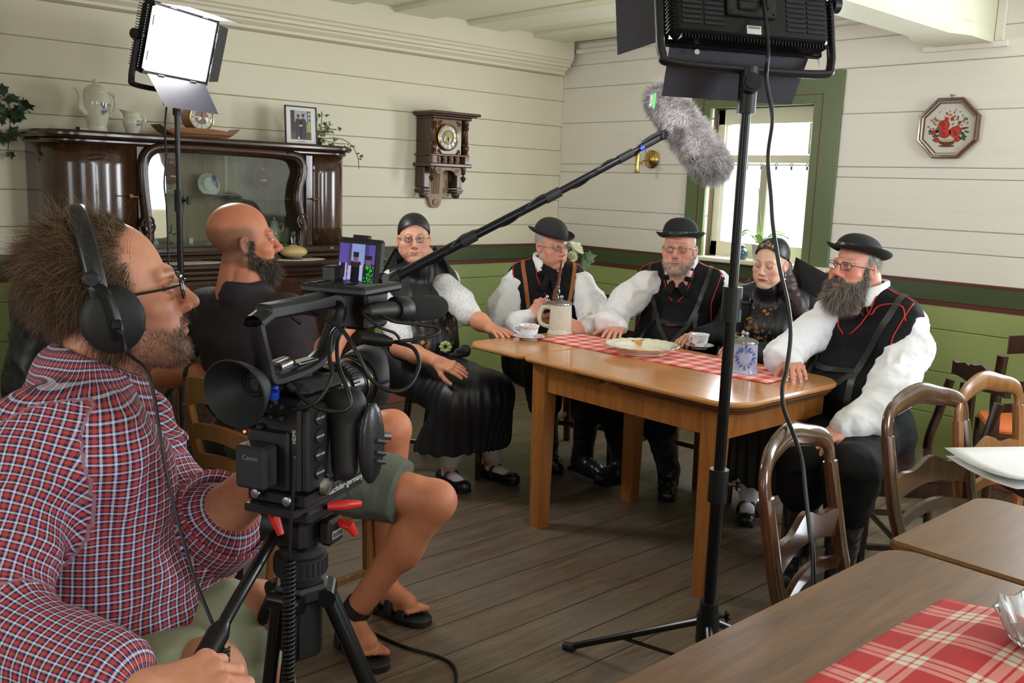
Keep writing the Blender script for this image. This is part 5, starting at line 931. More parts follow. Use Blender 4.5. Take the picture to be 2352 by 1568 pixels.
 if bald_stubble is not None:C=mixc(C,hexc(*bald_stubble)[:3],0.8*scalp_side(V)*(0.85+0.2*vnoise(V*260,8)))  # cropped hair tone on the sides of the scalp
 return V,F,np.clip(C,0,1)
def beard_mask(V):
 x,y,z=np.abs(V[:,0]),V[:,1],V[:,2];line=-0.020-0.50*np.clip(y-0.004,0,0.1)-0.012*np.sin(np.clip(y/0.08,0,1)*PI);jaw=sm(-(z-line),-0.004,0.008)*sm(y,-0.012,0.006)*sm(z,-0.165,-0.125)
 burn=sm(-np.abs(y-0.010),-0.016,-0.006)*sm(-(z-0.008),0.0,0.012)*(x>0.05)*(z>-0.06);must=sm(-(np.abs(z+0.0565)+0.22*x),-0.016,-0.009)*(y>0.072)*sm(-x,-0.036,-0.028);mouthh=sm(-np.sqrt((x/0.026)**2+((z+0.0725)/0.0105)**2),-1.15,-0.9);return np.clip(np.maximum(np.maximum(jaw,burn),must)-mouthh*(y>0.06),0,1)
def scalp_side(V):
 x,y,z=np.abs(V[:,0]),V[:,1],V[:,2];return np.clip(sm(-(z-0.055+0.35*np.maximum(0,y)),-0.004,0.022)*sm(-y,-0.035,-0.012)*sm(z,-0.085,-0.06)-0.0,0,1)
def fringe_hair(V):
 x,y,z=np.abs(V[:,0]),V[:,1],V[:,2];return np.clip(sm(-y,-0.028,-0.012)*sm(z,-0.075,-0.05)*(1-((x>0.07)&(z<0.02)&(z>-0.05)&(y>-0.035)&(y<0.012))),0,1)
class Head:
 def __init__(s,pos,az,pitch,roll,sc):s.p=np.asarray(pos,float);s.R=head_frame(az,pitch,roll);s.s=sc
 def w(s,V):return s.p+(np.asarray(V,float)*s.s)@s.R.T
 def d(s,v):return s.R@np.asarray(v,float)
def eyes(parent,H,gaze=(0,0),iris=(80,96,110),lid=0.0,lidc=None):
 for s in(-1,1):
  c=A3(s*0.0315,0.0735,0.0);r=0.0122;n=20;V,F,Cc=[],[],[];m=11;g=rotz(math.radians(gaze[0]))@rotx(math.radians(gaze[1]))
  mb=MB();prof=[(r*math.sin(t),r*math.cos(t))for t in np.linspace(0.0,PI*0.75,m)];mb.lathe([(a,b)for a,b in prof[::-1]],(0,0,0),n,cap=False);U=mb.v[0];ang=np.arccos(np.clip(U[:,2]/r,-1,1))
  col=np.where((ang<0.17)[:,None],A3(0.01,0.01,0.01),np.where((ang<0.46)[:,None],A3(*hexc(*iris)[:3]),A3(0.72,0.68,0.66)));mb.c[0]=col;U2=U@(g@np.column_stack([(1,0,0),(0,0,1),(0,1,0)])).T+c;mb.v[0]=H.w(U2);mb.build('eye',M_eye,parent,angle=180)
 if lid>0.9:
  mb=MB()
  for s in(-1,1):
   c=A3(s*0.0315,0.0735,-0.0005);r=0.0129;P=[[H.w(c+A3(r*math.sin(a)*math.cos(b),r*math.cos(a)*math.cos(b),r*math.sin(b)))for b in np.linspace(-0.5,1.0,8)]for a in np.linspace(-1.3,1.3,12)];mb.grid(np.array(P),lidc if lidc is not None else SK['pale'])
  mb.build('eyelid',M_skin,parent,angle=180)
M_hairm=vcol('hair_strands',0.45,spec=0.3)
def add_hair(name,parent,H,V,F,mask,n,L,dirfn,cols,w=0.0007,seg=4,curl=0.35,grav=0.3,seed=1,thr=0.35):
 rg=np.random.default_rng(seed);wgt=np.clip(mask(V),0,1);fw=wgt[F].mean(1);ar=np.linalg.norm(np.cross(V[F[:,2]]-V[F[:,0]],V[F[:,3]]-V[F[:,1]]),axis=1);p=np.where(fw>thr,fw*ar,0)
 if p.sum()<=0:return None
 idx=rg.choice(len(F),n,p=p/p.sum());b=rg.random((n,2));q=V[F[idx]];P=(q[:,0]*(1-b[:,:1])+q[:,1]*b[:,:1])*(1-b[:,1:])+(q[:,3]*(1-b[:,:1])+q[:,2]*b[:,:1])*b[:,1:];N=vnormals(V,F)[F[idx,0]]
 D=dirfn(P,N,rg);Lr=(L(P)if callable(L)else L)*rg.uniform(0.6,1.2,n)*H.s;cc=np.array([hexc(*c)[:3]for c in cols]);C=cc[rg.integers(0,len(cc),n)]*rg.uniform(0.75,1.2,(n,1))
 mb=MB();strands(mb,H.w(P),D@H.R.T,Lr,w,seg,curl,grav,seed,C);return mb.build(name,M_hairm,parent,angle=180)
def glasses(parent,H,shape='oval',mat=None,w=0.0014,dz=-0.002,rx=0.0215,rz=0.0155,lensy=0.099):
 mat=mat or plain('silver_wire',hexc(150,146,140),0.3,0.9);mb=MB();MLS=[]
 for s in(-1,1):
  ml=MB();MLS.append(ml);a=np.linspace(0,2*PI,33);q=4.0 if shape=='rect' else(2.0 if shape=='round' else 2.5);ca,sa=np.cos(a),np.sin(a);X=s*0.0325+rx*np.sign(ca)*np.abs(ca)**(2/q);Zz=dz+rz*np.sign(sa)*np.abs(sa)**(2/q);Yy=lensy-0.18*np.maximum(0,np.abs(X)-0.03);P=H.w(np.stack([X,Yy,Zz],1));mb.tube(P,w,6,False);c=P.mean(0);ml.add(np.vstack([P[:-1],c]),[(i,(i+1)%32,32)for i in range(32)])
  xo=s*(0.0325+rx);yo=lensy-0.18*max(0,abs(xo)-0.03);mb.tube(H.w(spline([(xo,yo,dz+rz*0.45),(s*0.072,yo-0.025,dz+0.006),(s*0.082,0.0,dz+0.004),(s*0.083,-0.02,dz-0.008)],18)),w*1.1,6)
 mb.tube(H.w(spline([(-0.0325+rx,lensy-0.001,dz+rz*0.25),(0,lensy+0.006,dz+rz*0.45),(0.0325-rx,lensy-0.001,dz+rz*0.25)],8)),w,6);g=mb.build('glasses',mat,parent);[q.build('lens',glass('spectacle_lens',alpha=0.1),g,smooth=False)for q in MLS];return g
def felt_hat(parent,H,col,name='hat',cz=0.058,tilt=(-4,0),crown=(0.089,0.106,0.085),brim=0.042,roll=0.022,band=True,dome=2.6,felt=0.85):
 Rt=rotx(math.radians(tilt[0]))@roty(math.radians(tilt[1]));m=plain(name+'_felt_%d_%d'%(col[0],col[2]),hexc(*col),felt,0,0.12,60,bump=0.15);n=48;a=np.arange(n)*2*PI/n;rows=[]
 def ring(rx,ry,z):return np.stack([rx*np.cos(a),-0.008+ry*np.sin(a),z if np.ndim(z)else np.full(n,z)],1)
 for q in np.linspace(0.0,1,16):cs,sn=math.cos(q*PI/2)**(2/dome),max(0.0,math.sin(q*PI/2))**(2/dome);rows.append(ring(crown[0]*max(sn,0.002),crown[1]*max(sn,0.002),crown[2]*cs))
 side=np.abs(np.cos(a))
 for t in np.linspace(0.15,1,6):rows.append(ring(crown[0]+brim*t*0.9,crown[1]+brim*t,(roll*t**2*(0.35+0.65*side)-0.008*t*(1-side))+0.001))
 for t in np.linspace(1,0.1,5):rows.append(ring(crown[0]+brim*t*0.9,crown[1]+brim*t,(roll*t**2*(0.35+0.65*side)-0.008*t*(1-side))-0.0035))
 rows.append(ring(crown[0]-0.004,crown[1]-0.004,0.004));P=np.array(rows);P=np.transpose(P,(0,1,2));P=np.concatenate([P,P[:,:1]],1);V=P.reshape(-1,3)@Rt.T+A3(0,0,cz);mb=MB();mb.grid(H.w(V).reshape(P.shape));hat=mb.build(name,m,parent,angle=60)
 if band:
  mb=MB();P=np.array([ring(crown[0]+0.0025*e,crown[1]+0.0025*e,z)for e,z in((0.3,0.003),(1,0.005),(1,0.021),(0.3,0.023))]);P=np.concatenate([P,P[:,:1]],1);V=P.reshape(-1,3)@Rt.T+A3(0,0,cz);mb.grid(H.w(V).reshape(P.shape));mb.build('hat_band',plain('hat_ribbon',hexc(24,24,28),0.35),hat)
 return hat
def hand(vox,wrist,ydir,zdir,side,elbow,skin,sc=1.0,curl=(0.25,0.3,0.35,0.4),bend=0.35,spread=0.10,thumb=(0.5,0.25),rf=(0.033,0.027),age=1.0,nails=True,curls=None):
 Fm=frame(ydir,zdir);Fm[:,0]*=1.0;el=Fm.T@(np.asarray(elbow)-wrist)/sc;P={}
 S=Sdf(np.minimum((-0.075,-0.03,-0.095),el-0.055),np.maximum((0.075,0.195,0.06),el+0.055),vox/sc);c=lambda x,y,z:A3(x*side,y,z)
 ed=nrm(el);S.cap(el,el*0.55,rf[0],rf[0]*0.98,k=0.01);S.cap(el*0.55,A3(0,-0.004,0),rf[0]*0.98,rf[1],k=0.02);S.cap(c(0.006,-0.01,0),c(-0.006,0.012,0),rf[1]*0.95,0.024,k=0.015,flat=((0,0,1),0.72))
 S.box(c(0.001,0.050,-0.002),(0.037,0.042,0.0125),0.011,k=0.014);S.cap(c(0.022,0.012,-0.008),c(0.030,0.045,-0.010),0.016,0.013,k=0.012)
 base=[(0.031,0.090),(0.0105,0.096),(-0.010,0.092),(-0.029,0.083)];ln=[0.073,0.081,0.075,0.059];rad=[0.0094,0.0096,0.0090,0.0080];tips=[]
 for i in range(4):
  b=c(base[i][0],base[i][1]-0.008,0.001);cu=curl[i];an=0.0;pts=[b];d0=(1.5-i)*spread;seg=(0.46,0.30,0.24)
  for j,q in enumerate(seg):
   an-=(cu*(0.75,1.15,0.8)[j])if curls is None else curls[i][j];dv=A3(math.sin(d0)*side*math.cos(an),math.cos(d0)*math.cos(an),math.sin(an));pts.append(pts[-1]+dv*ln[i]*q)
  S.chain(pts,[rad[i]*1.05,rad[i],rad[i]*0.93,rad[i]*0.80],k=0.0035);S.ell(pts[0]+A3(0,0,0.006),(0.009,0.010,0.006),k=0.008);tips.append((pts[-1],pts[-1]-pts[-2],rad[i]))
 t0=c(0.030,0.020,-0.008);t1=t0+c(math.sin(thumb[0]+0.25),math.cos(thumb[0]+0.25),-thumb[1])*0.042;t2=t1+c(math.sin(thumb[0]),math.cos(thumb[0]),-thumb[1]*1.2)*0.033;t3=t2+c(math.sin(thumb[0]-0.3),math.cos(thumb[0]-0.3),-thumb[1]*1.2)*0.026
 S.chain([t0,t1,t2,t3],[0.0145,0.0118,0.0110,0.0098],k=0.006);tips.append((t3,t3-t2,0.0095))
 V,F=S.net();V=relax(V,F,1,0.4);n=len(V);C=np.tile(skin,(n,1))*(1+0.05*vnoise(V*90,2))[:,None];kn=np.zeros(n)
 for i in range(4):kn=np.maximum(kn,np.exp(-(np.linalg.norm(V-(c(base[i][0],base[i][1],0.006)),axis=1)/0.011)**2))
 C=mixc(C,A3(*hexc(196,100,84)[:3]),0.3*kn)
 for tpt,dv,r in tips:
  up=nrm(np.cross(np.cross(dv,(0,0,1)),dv));C=mixc(C,A3(*hexc(214,128,112)[:3]),0.35*sm(-np.linalg.norm(V-tpt,axis=1),-0.02,-0.01))
  if nails:C=mixc(C,A3(*hexc(232,190,176)[:3]),0.7*sm(-np.linalg.norm(V-tpt-up*r*0.75,axis=1),-0.0062,-0.0045))
 W=np.asarray(wrist)+(V*sc)@Fm.T;return W,F,np.clip(C,0,1)
def body_mesh(parent,pieces):
 mb=MB()
 for V,F,C in pieces:mb.add(V,F,C)
 return mb.build('body',M_skin,parent,angle=180)
class Torso:
 """Seated trunk frame: origin between the shoulders, x to the person's right, y forward, z up along the spine."""
 def __init__(s,chest,az,lean=0.0,roll=0.0,h=1.0,w=1.0,belly=1.0):s.p=np.asarray(chest,float);s.R=rotz(az-PI/2)@rotx(math.radians(-lean))@roty(math.radians(roll));s.h=h;s.w_=w;s.b=belly
 def w(s,x,y,z):return s.p+s.R@A3(x*s.w_,y,z*s.h)
 def add(s,S,e=0.0,k=0.05,neck=True,low=-0.5,sh=1.0):
  w,b=s.w_,s.b;S.cap(s.w(-0.085,0.0,-0.10),s.w(0.085,0.0,-0.10),0.112+e,k=k,flat=(s.R[:,1],0.92));S.cap(s.w(-0.08,0.01,-0.24),s.w(0.08,0.01,-0.24),0.108+e,k=k)
  S.ell(s.w(0,0.025+0.035*b,-0.34),(0.165*w*(0.9+0.1*b)+e,0.115+0.03*b+e,0.15+e),s.R,k=k);S.cap(s.w(-0.085,-0.01,low),s.w(0.085,-0.01,low),0.125+e,k=k)
  S.cap(s.w(-0.155*sh,-0.01,-0.02),s.w(0.155*sh,-0.01,-0.02),0.060+e,k=0.05,flat=(s.R[:,1],0.9));S.cap(s.w(-0.10,-0.015,0.0),s.w(0,-0.012,0.06),0.045+e,k=0.04);S.cap(s.w(0.10,-0.015,0.0),s.w(0,-0.012,0.06),0.045+e,k=0.04)
  if neck:S.cap(s.w(0,-0.01,0.0),s.w(0,0.012,0.12),0.060,0.055,k=0.03)
 def box(s,pad=0.32):c=s.w(0,0,-0.25);return c-A3(pad,pad,0.42),c+A3(pad,pad,0.45)
def pieces_box(pts,pad):P=np.array(pts);return P.min(0)-pad,P.max(0)+pad
def snap(V,N,pts,off=0.004):
 out=[]
 for p in pts:i=np.argmin(((V-p)**2).sum(1));out.append(V[i]+N[i]*off)
 return np.array(out)
def strap(mb,V,N,pts,width=0.022,th=0.0035,off=0.003,n=40):
 C=spline(pts,n);I=[np.argmin(((V-p)**2).sum(1))for p in C];P=V[I]+N[I]*off;Nn=N[I];k=np.ones(5)/5
 for ax in range(3):P[:,ax]=np.convolve(np.pad(P[:,ax],2,'edge'),k,'valid');Nn[:,ax]=np.convolve(np.pad(Nn[:,ax],2,'edge'),k,'valid')
 T=np.gradient(P,axis=0);T/=np.linalg.norm(T,axis=1,keepdims=True)+1e-9;B=np.cross(T,Nn);B/=np.linalg.norm(B,axis=1,keepdims=True)+1e-9;Nn=np.cross(B,T);G=np.stack([P-B*width/2,P-B*width/2+Nn*th,P+B*width/2+Nn*th,P+B*width/2,P-B*width/2],1);mb.grid(G)
def piping(mb,V,N,pts,r=0.0028,n=44,off=0.002):
 C=spline(pts,n);I=[np.argmin(((V-p)**2).sum(1))for p in C];P=V[I]+N[I]*off;k=np.ones(5)/5
 for ax in range(3):P[:,ax]=np.convolve(np.pad(P[:,ax],2,'edge'),k,'valid')
 mb.tube(P,r,6)
M_linen=plain('white_linen',hexc(236,236,240),0.75,0,0.02,8,bump=0.12);M_wool=plain('black_wool',hexc(19,19,22),0.8,0,0.15,30,bump=0.1,spec=0.25);M_satin=plain('black_satin',hexc(22,22,27),0.46,0,0.15,20);M_leather=plain('black_leather',hexc(30,30,34),0.3,0,0.15,30,bump=0.08);M_tanleather=plain('brown_leather',hexc(150,88,44),0.5,0,0.12,30);M_piping=plain('red_piping',hexc(196,40,34),0.6)
def sleeve(S,pts,rs,k=0.04):
 S.chain(pts,rs,k=k)
def build_sdf(S,name,mat,parent,amp=0.0,scale=14,seed=0,it=1,stretch=None,colfn=None):
 V,F=S.net();V=relax(V,F,it,0.5)
 if amp:V=wrinkle(V,F,amp,scale,seed,stretch);V=relax(V,F,1,0.3)
 mb=MB();mb.add(V,F,colfn(V)if colfn else None);o=mb.build(name,mat,parent,angle=180);return o,V,vnormals(V,F)
def seated_legs(S,hips,knees,ankles,e=0.0,r=(0.088,0.066,0.056,0.042),shin=True):
 for h,k_,a in zip(hips,knees,ankles):
  S.cap(h,k_,r[0]+e,r[1]+e,k=0.05)
  if shin:S.cap(k_,a,r[1]+e,r[3]+e,k=0.02);S.cap(k_+(a-k_)*0.1,k_+(a-k_)*0.45,r[2]+e,r[2]*1.02+e,k=0.03)
def boot(parent,ankle,toe_dir,mat,L=0.26,h=0.10,name='shoe',shaft=None):
 d=nrm([toe_dir[0],toe_dir[1],0]);a=np.array([ankle[0],ankle[1],0.0]);S=Sdf(a-A3(0.32,0.32,0.02),a+A3(0.32,0.32,0.5 if shaft is not None else 0.2),0.006);S.cap(a-d*0.05+(0,0,0.045),a+d*0.10+(0,0,0.042),0.040,0.042,k=0.02);S.cap(a+d*0.10+(0,0,0.038),a+d*(L-0.10)+(0,0,0.034),0.042,0.034,k=0.02,flat=((0,0,1),0.85));S.cap(a+(0,0,0.05),a-d*0.01+(0,0,h),0.045,0.045,k=0.03)
 if shaft is not None:S.cap(a-d*0.01+(0,0,h),shaft,0.052,0.072,k=0.03)
 S.box(a+d*0.045+(0,0,0.009),(L*0.5-0.005,0.040,0.009),0.006,np.column_stack([d,np.cross((0,0,1),d),(0,0,1)]),k=0.004);S.cut((0,0,0.0015),(0,0,-1));o,V,N=build_sdf(S,name,mat,parent,0.003 if shaft is not None else 0,24,3);return o
def core_piece(T,arms,legs,skin,vox=0.010,low=True):
 pts=[T.w(0,0,0.14),T.w(0.2,0.16,-0.6),T.w(-0.2,-0.16,-0.6)]+[p for a in arms for p in a]+[p for l in legs for p in l];lo,hi=pieces_box(pts,0.14);S=Sdf(lo,hi,vox);T.add(S,-0.012)
 for a in arms:S.chain(a,[0.042,0.035,0.030][:len(a)],k=0.03)
 for l in legs:S.chain(l,[0.075,0.058,0.036][:len(l)],k=0.03)
 V,F=S.net();V=relax(V,F,1);return V,F,np.tile(skin,(len(V),1))
def collar(parent,T,H,mat,r=0.070,h=0.070,op=0.9,name='collar',z=0.05,front=0.02):
 n=40;a=np.linspace(-PI+op*0.5,PI-op*0.5,n);mb=MB();rows=[]
 for k,(dr,dz)in enumerate(((0.012,0.0),(0.004,h*0.6),(0.008,h),(0.013,h*0.95),(0.020,0.3*h),(0.026,-0.004))):
  rows.append([T.w((r+dr)*math.sin(q)/T.w_,-0.008-(r+dr)*math.cos(q)+0.012,(z+dz-0.05*max(0,-math.cos(q))*0.6)/T.h)for q in a])
 mb.grid(np.array(rows));return mb.build(name,mat,parent,angle=180,solid=0.002)
def man(name_loc,label,H,T,arms,hands,knees,ankles,skin,headkw,sleeves,belly_strap=None,gaze=(0,0),iris=(90,100,110),boots=True,sk_seed=0,vest_e=0.022):
 o=thing('person',(name_loc[0],name_loc[1],0),label,'person');hv,hf,hc=head_mesh(0.0024,skin,**headkw);hips=[T.w(0.09,0.02,-0.5),T.w(-0.09,0.02,-0.5)]
 pcs=[(H.w(hv),hf,hc),core_piece(T,arms,[[h,k,a]for h,k,a in zip(hips,knees,ankles)],skin)]+hands;body_mesh(o,pcs);eyes(o,H,gaze,iris)
 lo,hi=pieces_box([T.w(0,0,0.08),T.w(0.16,0.2,-0.5),T.w(-0.16,-0.18,-0.5)]+[p for s in sleeves for p in s[0]],0.13);S=Sdf(lo,hi,0.0075);T.add(S,0.004,neck=False,sh=0.95)
 for pts,rs in sleeves:
  S.chain(pts,rs,k=0.045)
 build_sdf(S,'shirt',M_linen,o,0.0075,16,11+sk_seed,1)
 lo,hi=T.box(0.36);S=Sdf(lo,hi,0.0075);T.add(S,vest_e,neck=False,sh=0.90);S.cut(T.w(0,0.0,-0.56),T.R@A3(0,0,-1))
 for sgn in(-1,1):S.cap(T.w(sgn*0.275,0.0,-0.04),T.w(sgn*0.25,0.0,-0.22),0.085,0.06,k=0.012,op='sub')
 S.cap(T.w(0,0.075,0.085),T.w(0,0.13,-0.04),0.060,0.02,k=0.012,op='sub');S.cap(T.w(0,0.0,0.06),T.w(0,0.0,0.15),0.064,k=0.01,op='sub')
 vo,V,N=build_sdf(S,'waistcoat',M_wool,o,0.003,11,5+sk_seed,2);mp=MB()
 for sgn in(-1,1):
  piping(mp,V,N,[T.w(sgn*0.185,0.0,0.05),T.w(sgn*0.185,0.09,-0.03),T.w(sgn*0.182,0.13,-0.12),T.w(sgn*0.21,0.10,-0.26),T.w(sgn*0.235,0.03,-0.30)]);piping(mp,V,N,[T.w(sgn*0.062,0.02,0.07),T.w(sgn*0.066,0.09,0.03),T.w(sgn*0.04,0.15,-0.05),T.w(sgn*0.012,0.17,-0.09)])
  piping(mp,V,N,[T.w(sgn*0.07,0.0,0.075),T.w(sgn*0.182,0.0,0.05)])
 lab(mp.build('piping',M_piping,vo,angle=180),'red piping along the waistcoat edges')
 lo,hi=pieces_box([T.w(0,0,-0.42)]+hips+knees+ankles,0.17);S=Sdf(lo,hi,0.009);S.cap(T.w(-0.09,-0.01,-0.48),T.w(0.09,-0.01,-0.48),0.14,k=0.05);seated_legs(S,hips,knees,[k+(a-k)*0.35 for k,a in zip(knees,ankles)],0.012,r=(0.098,0.082,0.07,0.075));build_sdf(S,'breeches',M_wool,o,0.006,12,8)
 if boots:
  for k,a in zip(knees,ankles):
   d=nrm(A3(*(k-hips[0])[:2],0));boot(o,a,d,M_leather,0.27,0.11,'boot',a+(k-a)*0.72);mb=MB();q=a+(k-a)*0.70;mb.tube([q,q+(k-a)*0.07],0.081,20);lab(mb.build('stocking_top',plain('cream_knit',hexc(214,206,188),0.85),o,angle=180),'cream stocking edge above the boot')
 collar(o,T,H,M_linen);return o,V,N,vo
def neckerchief(o,T,s=1.0):
 lo,hi=pieces_box([T.w(0.1,0.2,0.1),T.w(-0.1,-0.1,-0.2)],0.08);S=Sdf(lo,hi,0.005);a=np.linspace(-2.0,2.0,9);P=[T.w(0.062*math.sin(q),0.012+0.068*math.cos(q),0.066-0.018*math.cos(q))for q in a];S.chain(P,[0.015]*9,k=0.01);S.ell(T.w(0,0.098,0.036),(0.022,0.016,0.018),T.R,k=0.01)
 for q,r in(((-0.04,0.135,-0.045),0.022),((0.035,0.138,-0.05),0.022),((0.055,0.11,0.022),0.014),((-0.058,0.11,0.018),0.014)):S.cap(T.w(0,0.10,0.032),T.w(*q),0.013,r,k=0.012,flat=(T.R[:,1],0.45))
 build_sdf(S,'neckerchief',M_wool,o,0.004,30,2)
Hd=Head(spot(1266,563,5.0),facing(spot(1266,563,5),40),-4,3,0.97);Tt=Torso(spot(1258,632,5.07),facing(spot(1256,650,5),5),3,0,1.0,1.02,0.9)
R_sh,L_sh=spot(1178,655,5.05),spot(1338,655,5.05);R_el,L_el=spot(1160,762,4.92),spot(1362,752,4.85);R_wr,L_wr=spot(1218,728,4.72),spot(1340,755,4.66)
vd=nrm(CAM_P-R_wr);rh=hand(0.0022,R_wr,spot(1252,684,4.68)-R_wr,vd*0.6+RIGHT*-0.7,1,R_el,SK['rosy'],1.05,curl=(0.85,0.95,1.0,1.05),thumb=(0.15,0.75));lh=hand(0.0022,L_wr,(s1+A3(0,0,0.06))-L_wr+RIGHT*-0.01,vd*0.6+RIGHT*0.75+A3(0,0,0.35),-1,L_el,SK['rosy'],1.05,curl=(0.45,0.5,0.55,0.6),spread=0.07,thumb=(0.5,0.15))
kn=[A3(3.33,3.40,0.50),A3(3.40,3.12,0.50)];an=[A3(3.42,3.42,0.09),A3(3.48,3.22,0.09)];p2=spot(1256,850,5.1)
o2,V2,N2,vo2=man(p2,'person in dark felt hat holding a pipe and an off-white stein',Hd,Tt,[[R_sh,R_el],[L_sh,L_el]],[rh,lh],kn,an,SK['rosy'],dict(mouth='closed',hair=fringe_hair,hairc=(168,160,152),old=1.3,cheek=0.4,browc=(180,168,156),nose=1.1),[([R_sh,spot(1155,705,5.0),R_el,spot(1195,745,4.78),R_wr],[0.062,0.072,0.070,0.058,0.036]),([L_sh,spot(1358,700,5.0),L_el,spot(1355,755,4.72),L_wr+RIGHT*0.01],[0.062,0.074,0.072,0.055,0.036])],gaze=(-6,0))
felt_hat(o2,Hd,(38,37,38),cz=0.060,tilt=(-7,-6),brim=0.038,roll=0.024,band=False,dome=2.2,crown=(0.089,0.106,0.092));glasses(o2,Hd,'oval');neckerchief(o2,Tt)
ms=MB()
for sgn in(-1,1):strap(ms,V2,N2,[Tt.w(sgn*0.135,-0.02,0.07),Tt.w(sgn*0.132,0.10,0.01),Tt.w(sgn*0.112,0.17,-0.16),Tt.w(sgn*0.112,0.18,-0.26),Tt.w(sgn*0.115,0.18,-0.36)]);strap(ms,V2,N2,[Tt.w(sgn*0.105,0.18,-0.215),Tt.w(sgn*0.06,0.20,-0.30),Tt.w(sgn*0.04,0.2,-0.38)],0.018,off=0.004)
strap(ms,V2,N2,[Tt.w(-0.112,0.18,-0.20),Tt.w(0,0.2,-0.205),Tt.w(0.112,0.18,-0.20)],0.024,off=0.005);lab(ms.build('suspenders',M_tanleather,o2,angle=60),'brown leather suspenders with a cross strap')
mo=Hd.w((0.006,0.102,-0.071));pe=spot(1276,687,4.66);pipe=thing('tobacco_pipe',pe,'long brown tobacco pipe hanging from the mouth of the man in the felt hat','pipe')
C=spline([mo,mo+(pe-mo)*0.12+vd*0.012,mo+(pe-mo)*0.45,mo+(pe-mo)*0.72],24);mb=MB();mb.tube(C,np.linspace(0.004,0.010,len(C)),10);mb.build('stem',plain('pipe_stem',hexc(96,44,30),0.15,coat=0.6),pipe)
ax_=nrm(pe-mo);q=mo+(pe-mo)*0.70;Fp=frame(np.cross(ax_,RIGHT),ax_);mb=MB();mb.lathe(curve_prof([(0.0,-0.004),(0.011,0.0),(0.012,0.01),(0.017,0.03),(0.018,0.05),(0.013,0.07),(0.010,0.078),(0.017,0.09),(0.018,0.105),(0.012,0.118),(0,0.122)],40),q,20,Fp);mb.build('bowl',wood('pipe_briar',hexc(110,52,30),hexc(58,26,16),'z',0.15,coat=0.6),pipe)
Hd=Head(spot(1560,571,4.68),facing(spot(1560,571,4.68),-10),2,0,1.02);Tt=Torso(spot(1562,640,4.80),facing(spot(1560,650,4.8),-8),5,0,1.0,1.1,1.5)
R_sh,L_sh=spot(1484,650,4.78),spot(1644,650,4.80);R_el,L_el=spot(1404,738,4.70),spot(1672,765,4.82);R_wr,L_wr=spot(1424,753,4.60),spot(1640,838,4.80)
vd=nrm(CAM_P-R_wr);rh=hand(0.0022,R_wr+A3(0,0,0.005),onz(1388,782,0.772)-R_wr,A3(0,0,1)+vd*0.3,1,R_el+A3(0,0,0.03),SK['rosy'],1.0,curl=(0.22,0.25,0.28,0.3),spread=0.1,thumb=(0.75,0.2))
lh=hand(0.0026,L_wr,-RIGHT*1.0+vd*0.6+A3(0,0,-0.6),A3(0,0,1)+vd*0.4,-1,L_el,SK['rosy'],1.0,curl=(0.3,)*4)
kn=[A3(3.42,3.02,0.50),A3(3.46,2.78,0.50)];an=[A3(3.56,3.03,0.09),A3(3.60,2.75,0.09)]
o3,V3,N3,vo3=man(spot(1562,900,4.85),'person in black bowler hat with round glasses and short grey beard',Hd,Tt,[[R_sh,R_el],[L_sh,L_el]],[rh,lh],kn,an,SK['rosy'],dict(mouth='closed',hair=fringe_hair,hairc=(178,174,170),stub=0.55,stubc=(190,180,172),old=1.2,cheek=0.35,browc=(150,134,122)),[([R_sh,spot(1440,693,4.76),R_el,spot(1392,740,4.62),R_wr+A3(0,0,0.008)],[0.066,0.074,0.062,0.048,0.036]),([L_sh,spot(1668,700,4.8),L_el,L_wr],[0.066,0.068,0.06,0.036])],gaze=(8,0),sk_seed=3)
felt_hat(o3,Hd,(18,18,24),cz=0.058,tilt=(3,2),brim=0.034,roll=0.024,band=True,crown=(0.088,0.104,0.095));glasses(o3,Hd,'round',rx=0.0195,rz=0.0175,mat=plain('bronze_wire',hexc(130,112,92),0.3,0.9));neckerchief(o3,Tt)
add_hair('beard',o3,Hd,*head_mesh(0.005,SK['rosy'],ear=False)[:2],beard_mask,1300,0.012,lambda P,N,rg:N*0.8+A3(0,0.2,-1)+rg.normal(0,.3,P.shape),[(206,200,194),(168,160,154),(140,130,124)],0.0008,3,0.3,0.2,21)
ms=MB();strap(ms,V3,N3,[Tt.w(0.14,-0.02,0.07),Tt.w(0.13,0.10,0.0),Tt.w(0.095,0.19,-0.13),Tt.w(0.0,0.25,-0.30),Tt.w(-0.005,0.25,-0.31)]);strap(ms,V3,N3,[Tt.w(-0.14,-0.02,0.07),Tt.w(-0.13,0.10,0.0),Tt.w(-0.10,0.19,-0.13),Tt.w(0.0,0.25,-0.30),Tt.w(0.06,0.25,-0.42)]);strap(ms,V3,N3,[Tt.w(0.10,0.19,-0.13),Tt.w(0.15,0.2,-0.28),Tt.w(0.18,0.2,-0.40)]);strap(ms,V3,N3,[Tt.w(-0.11,0.19,-0.13),Tt.w(-0.125,0.2,-0.28),Tt.w(-0.13,0.2,-0.40)]);lab(ms.build('suspenders',M_leather,o3,angle=60),'black leather suspenders meeting in a Y');ms=MB();strap(ms,V3,N3,[Tt.w(0.07,0.2,-0.155),Tt.w(0,0.22,-0.165),Tt.w(-0.07,0.2,-0.155)],0.028,off=0.004);xb=ms.build('chest_band',M_satin,o3,angle=60)
mb=MB();nb=np.argmin(((V3-Tt.w(0.0,0.25,-0.162))**2).sum(1));cc_=V3[nb]+N3[nb]*0.012
for i in range(6):mb.tube(spline([cc_+RIGHT*(0.009*(i-2.5)-0.003)+(0,0,-0.004),cc_+RIGHT*(0.009*(i-2.5))+(0,0,0.005),cc_+RIGHT*(0.009*(i-2.5)+0.004)+(0,0,-0.003)],6),0.0012,5)
lab(mb.build('monogram',M_piping,xb),'small red stitched letters')
